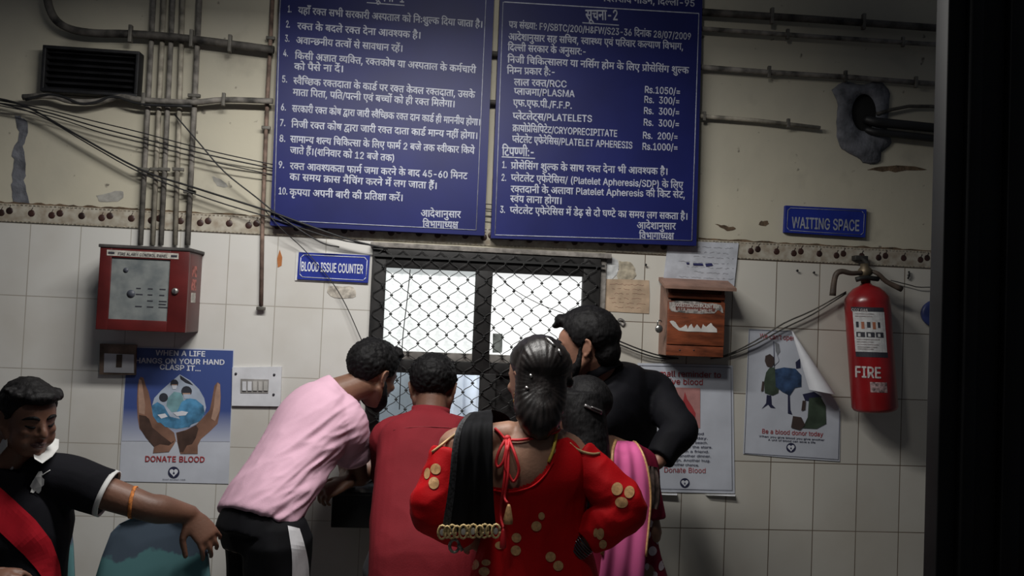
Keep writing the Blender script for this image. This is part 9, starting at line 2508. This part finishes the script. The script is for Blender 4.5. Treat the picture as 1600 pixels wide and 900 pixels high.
build('thread_band', b, mat('orange_thread', (0.50, 0.16, 0.03), 0.8, var=.3, scale=120), o1)

# seats: moulded shells on steel legs
SEAT = mat('worn_blue_seat_plastic', (0.058, 0.080, 0.110), 0.5, var=.2, scale=7, col2=(0.080, 0.185, 0.195), detail=7, spec=.3)
_nt = SEAT.node_tree     # the top coat is rubbed off more towards the foot of the backrest
_rp = next(n for n in _nt.nodes if n.type == 'MAP_RANGE')
_nz = next(n for n in _nt.nodes if n.type == 'TEX_NOISE')
_geo, _sep, _ma, _ad = (_nt.nodes.new(k) for k in ('ShaderNodeNewGeometry', 'ShaderNodeSeparateXYZ', 'ShaderNodeMath', 'ShaderNodeMath'))
_ma.operation = 'MULTIPLY_ADD'
_ma.inputs[1].default_value, _ma.inputs[2].default_value = -2.6, 2.41
_nt.links.new(_geo.outputs['Position'], _sep.inputs[0])
_nt.links.new(_sep.outputs[2], _ma.inputs[0])
_nt.links.new(_ma.outputs[0], _ad.inputs[0])
_nt.links.new(_nz.outputs[0], _ad.inputs[1])
_nt.links.new(_ad.outputs[0], _rp.inputs[0])
_rp.inputs[1].default_value, _rp.inputs[2].default_value = .60, .64
STEELL = mat('seat_leg_steel', (0.12, 0.12, 0.12), 0.4, 0.7, var=.2)


def seat(label, cx, cy):
    t = thing('waiting_chair', label, 'chair', (cx, cy, 0), 'blue moulded waiting chairs')
    b = MB()
    rows = []
    for z, hw, y in ((.46, .205, -.02), (.52, .212, .03), (.62, .200, .06), (.74, .182, .085), (.86, .160, .108), (.93, .142, .122), (.965, .122, .130), (.982, .090, .134)):
        f_ = [V((cx + hw * (2 * j / 14 - 1), cy + y - .030 * (1 - (2 * j / 14 - 1) ** 2) * -1 - .03, z - .010 * abs(2 * j / 14 - 1) ** 3 * (1 if z > .95 else 0))) for j in range(15)]
        rows.append(f_ + [p + V((0, .014, 0)) for p in f_[::-1]])
    b.loft(rows, 0)
    build('backrest', b, SEAT, t)
    b = MB()
    rows = []
    for y, hw, z in ((.03, .205, .462), (-.06, .215, .452), (-.20, .220, .452), (-.34, .216, .462), (-.42, .205, .455), (-.44, .200, .435)):
        f_ = [V((cx + hw * (2 * j / 14 - 1), cy + y, z + .018 * (2 * j / 14 - 1) ** 2)) for j in range(15)]
        rows.append(f_ + [p - V((0, 0, .014)) for p in f_[::-1]])
    b.loft(rows, 0)
    build('seat', b, SEAT, t)
    for sx in (-1, 1):
        for y in (-.36, -.02):
            b = MB()
            b.tube([(cx + sx * .16, cy + y, .446), (cx + sx * .17, cy + y + (.05 if y > -.1 else -.03), .0)], .013, 0, 12)
            build('leg', b, STEELL, t)
    b = MB()
    b.tube([(cx - .165, cy - .19, .43), (cx + .165, cy - .19, .43)], .015, 0, 10)
    build('crossbar', b, STEELL, t)
    return t


seat('worn blue chair with peeling paint, empty under the seated man\'s arm', .857, -.99)
seat('blue chair the man in the black polo is sitting on', .405, -.885)
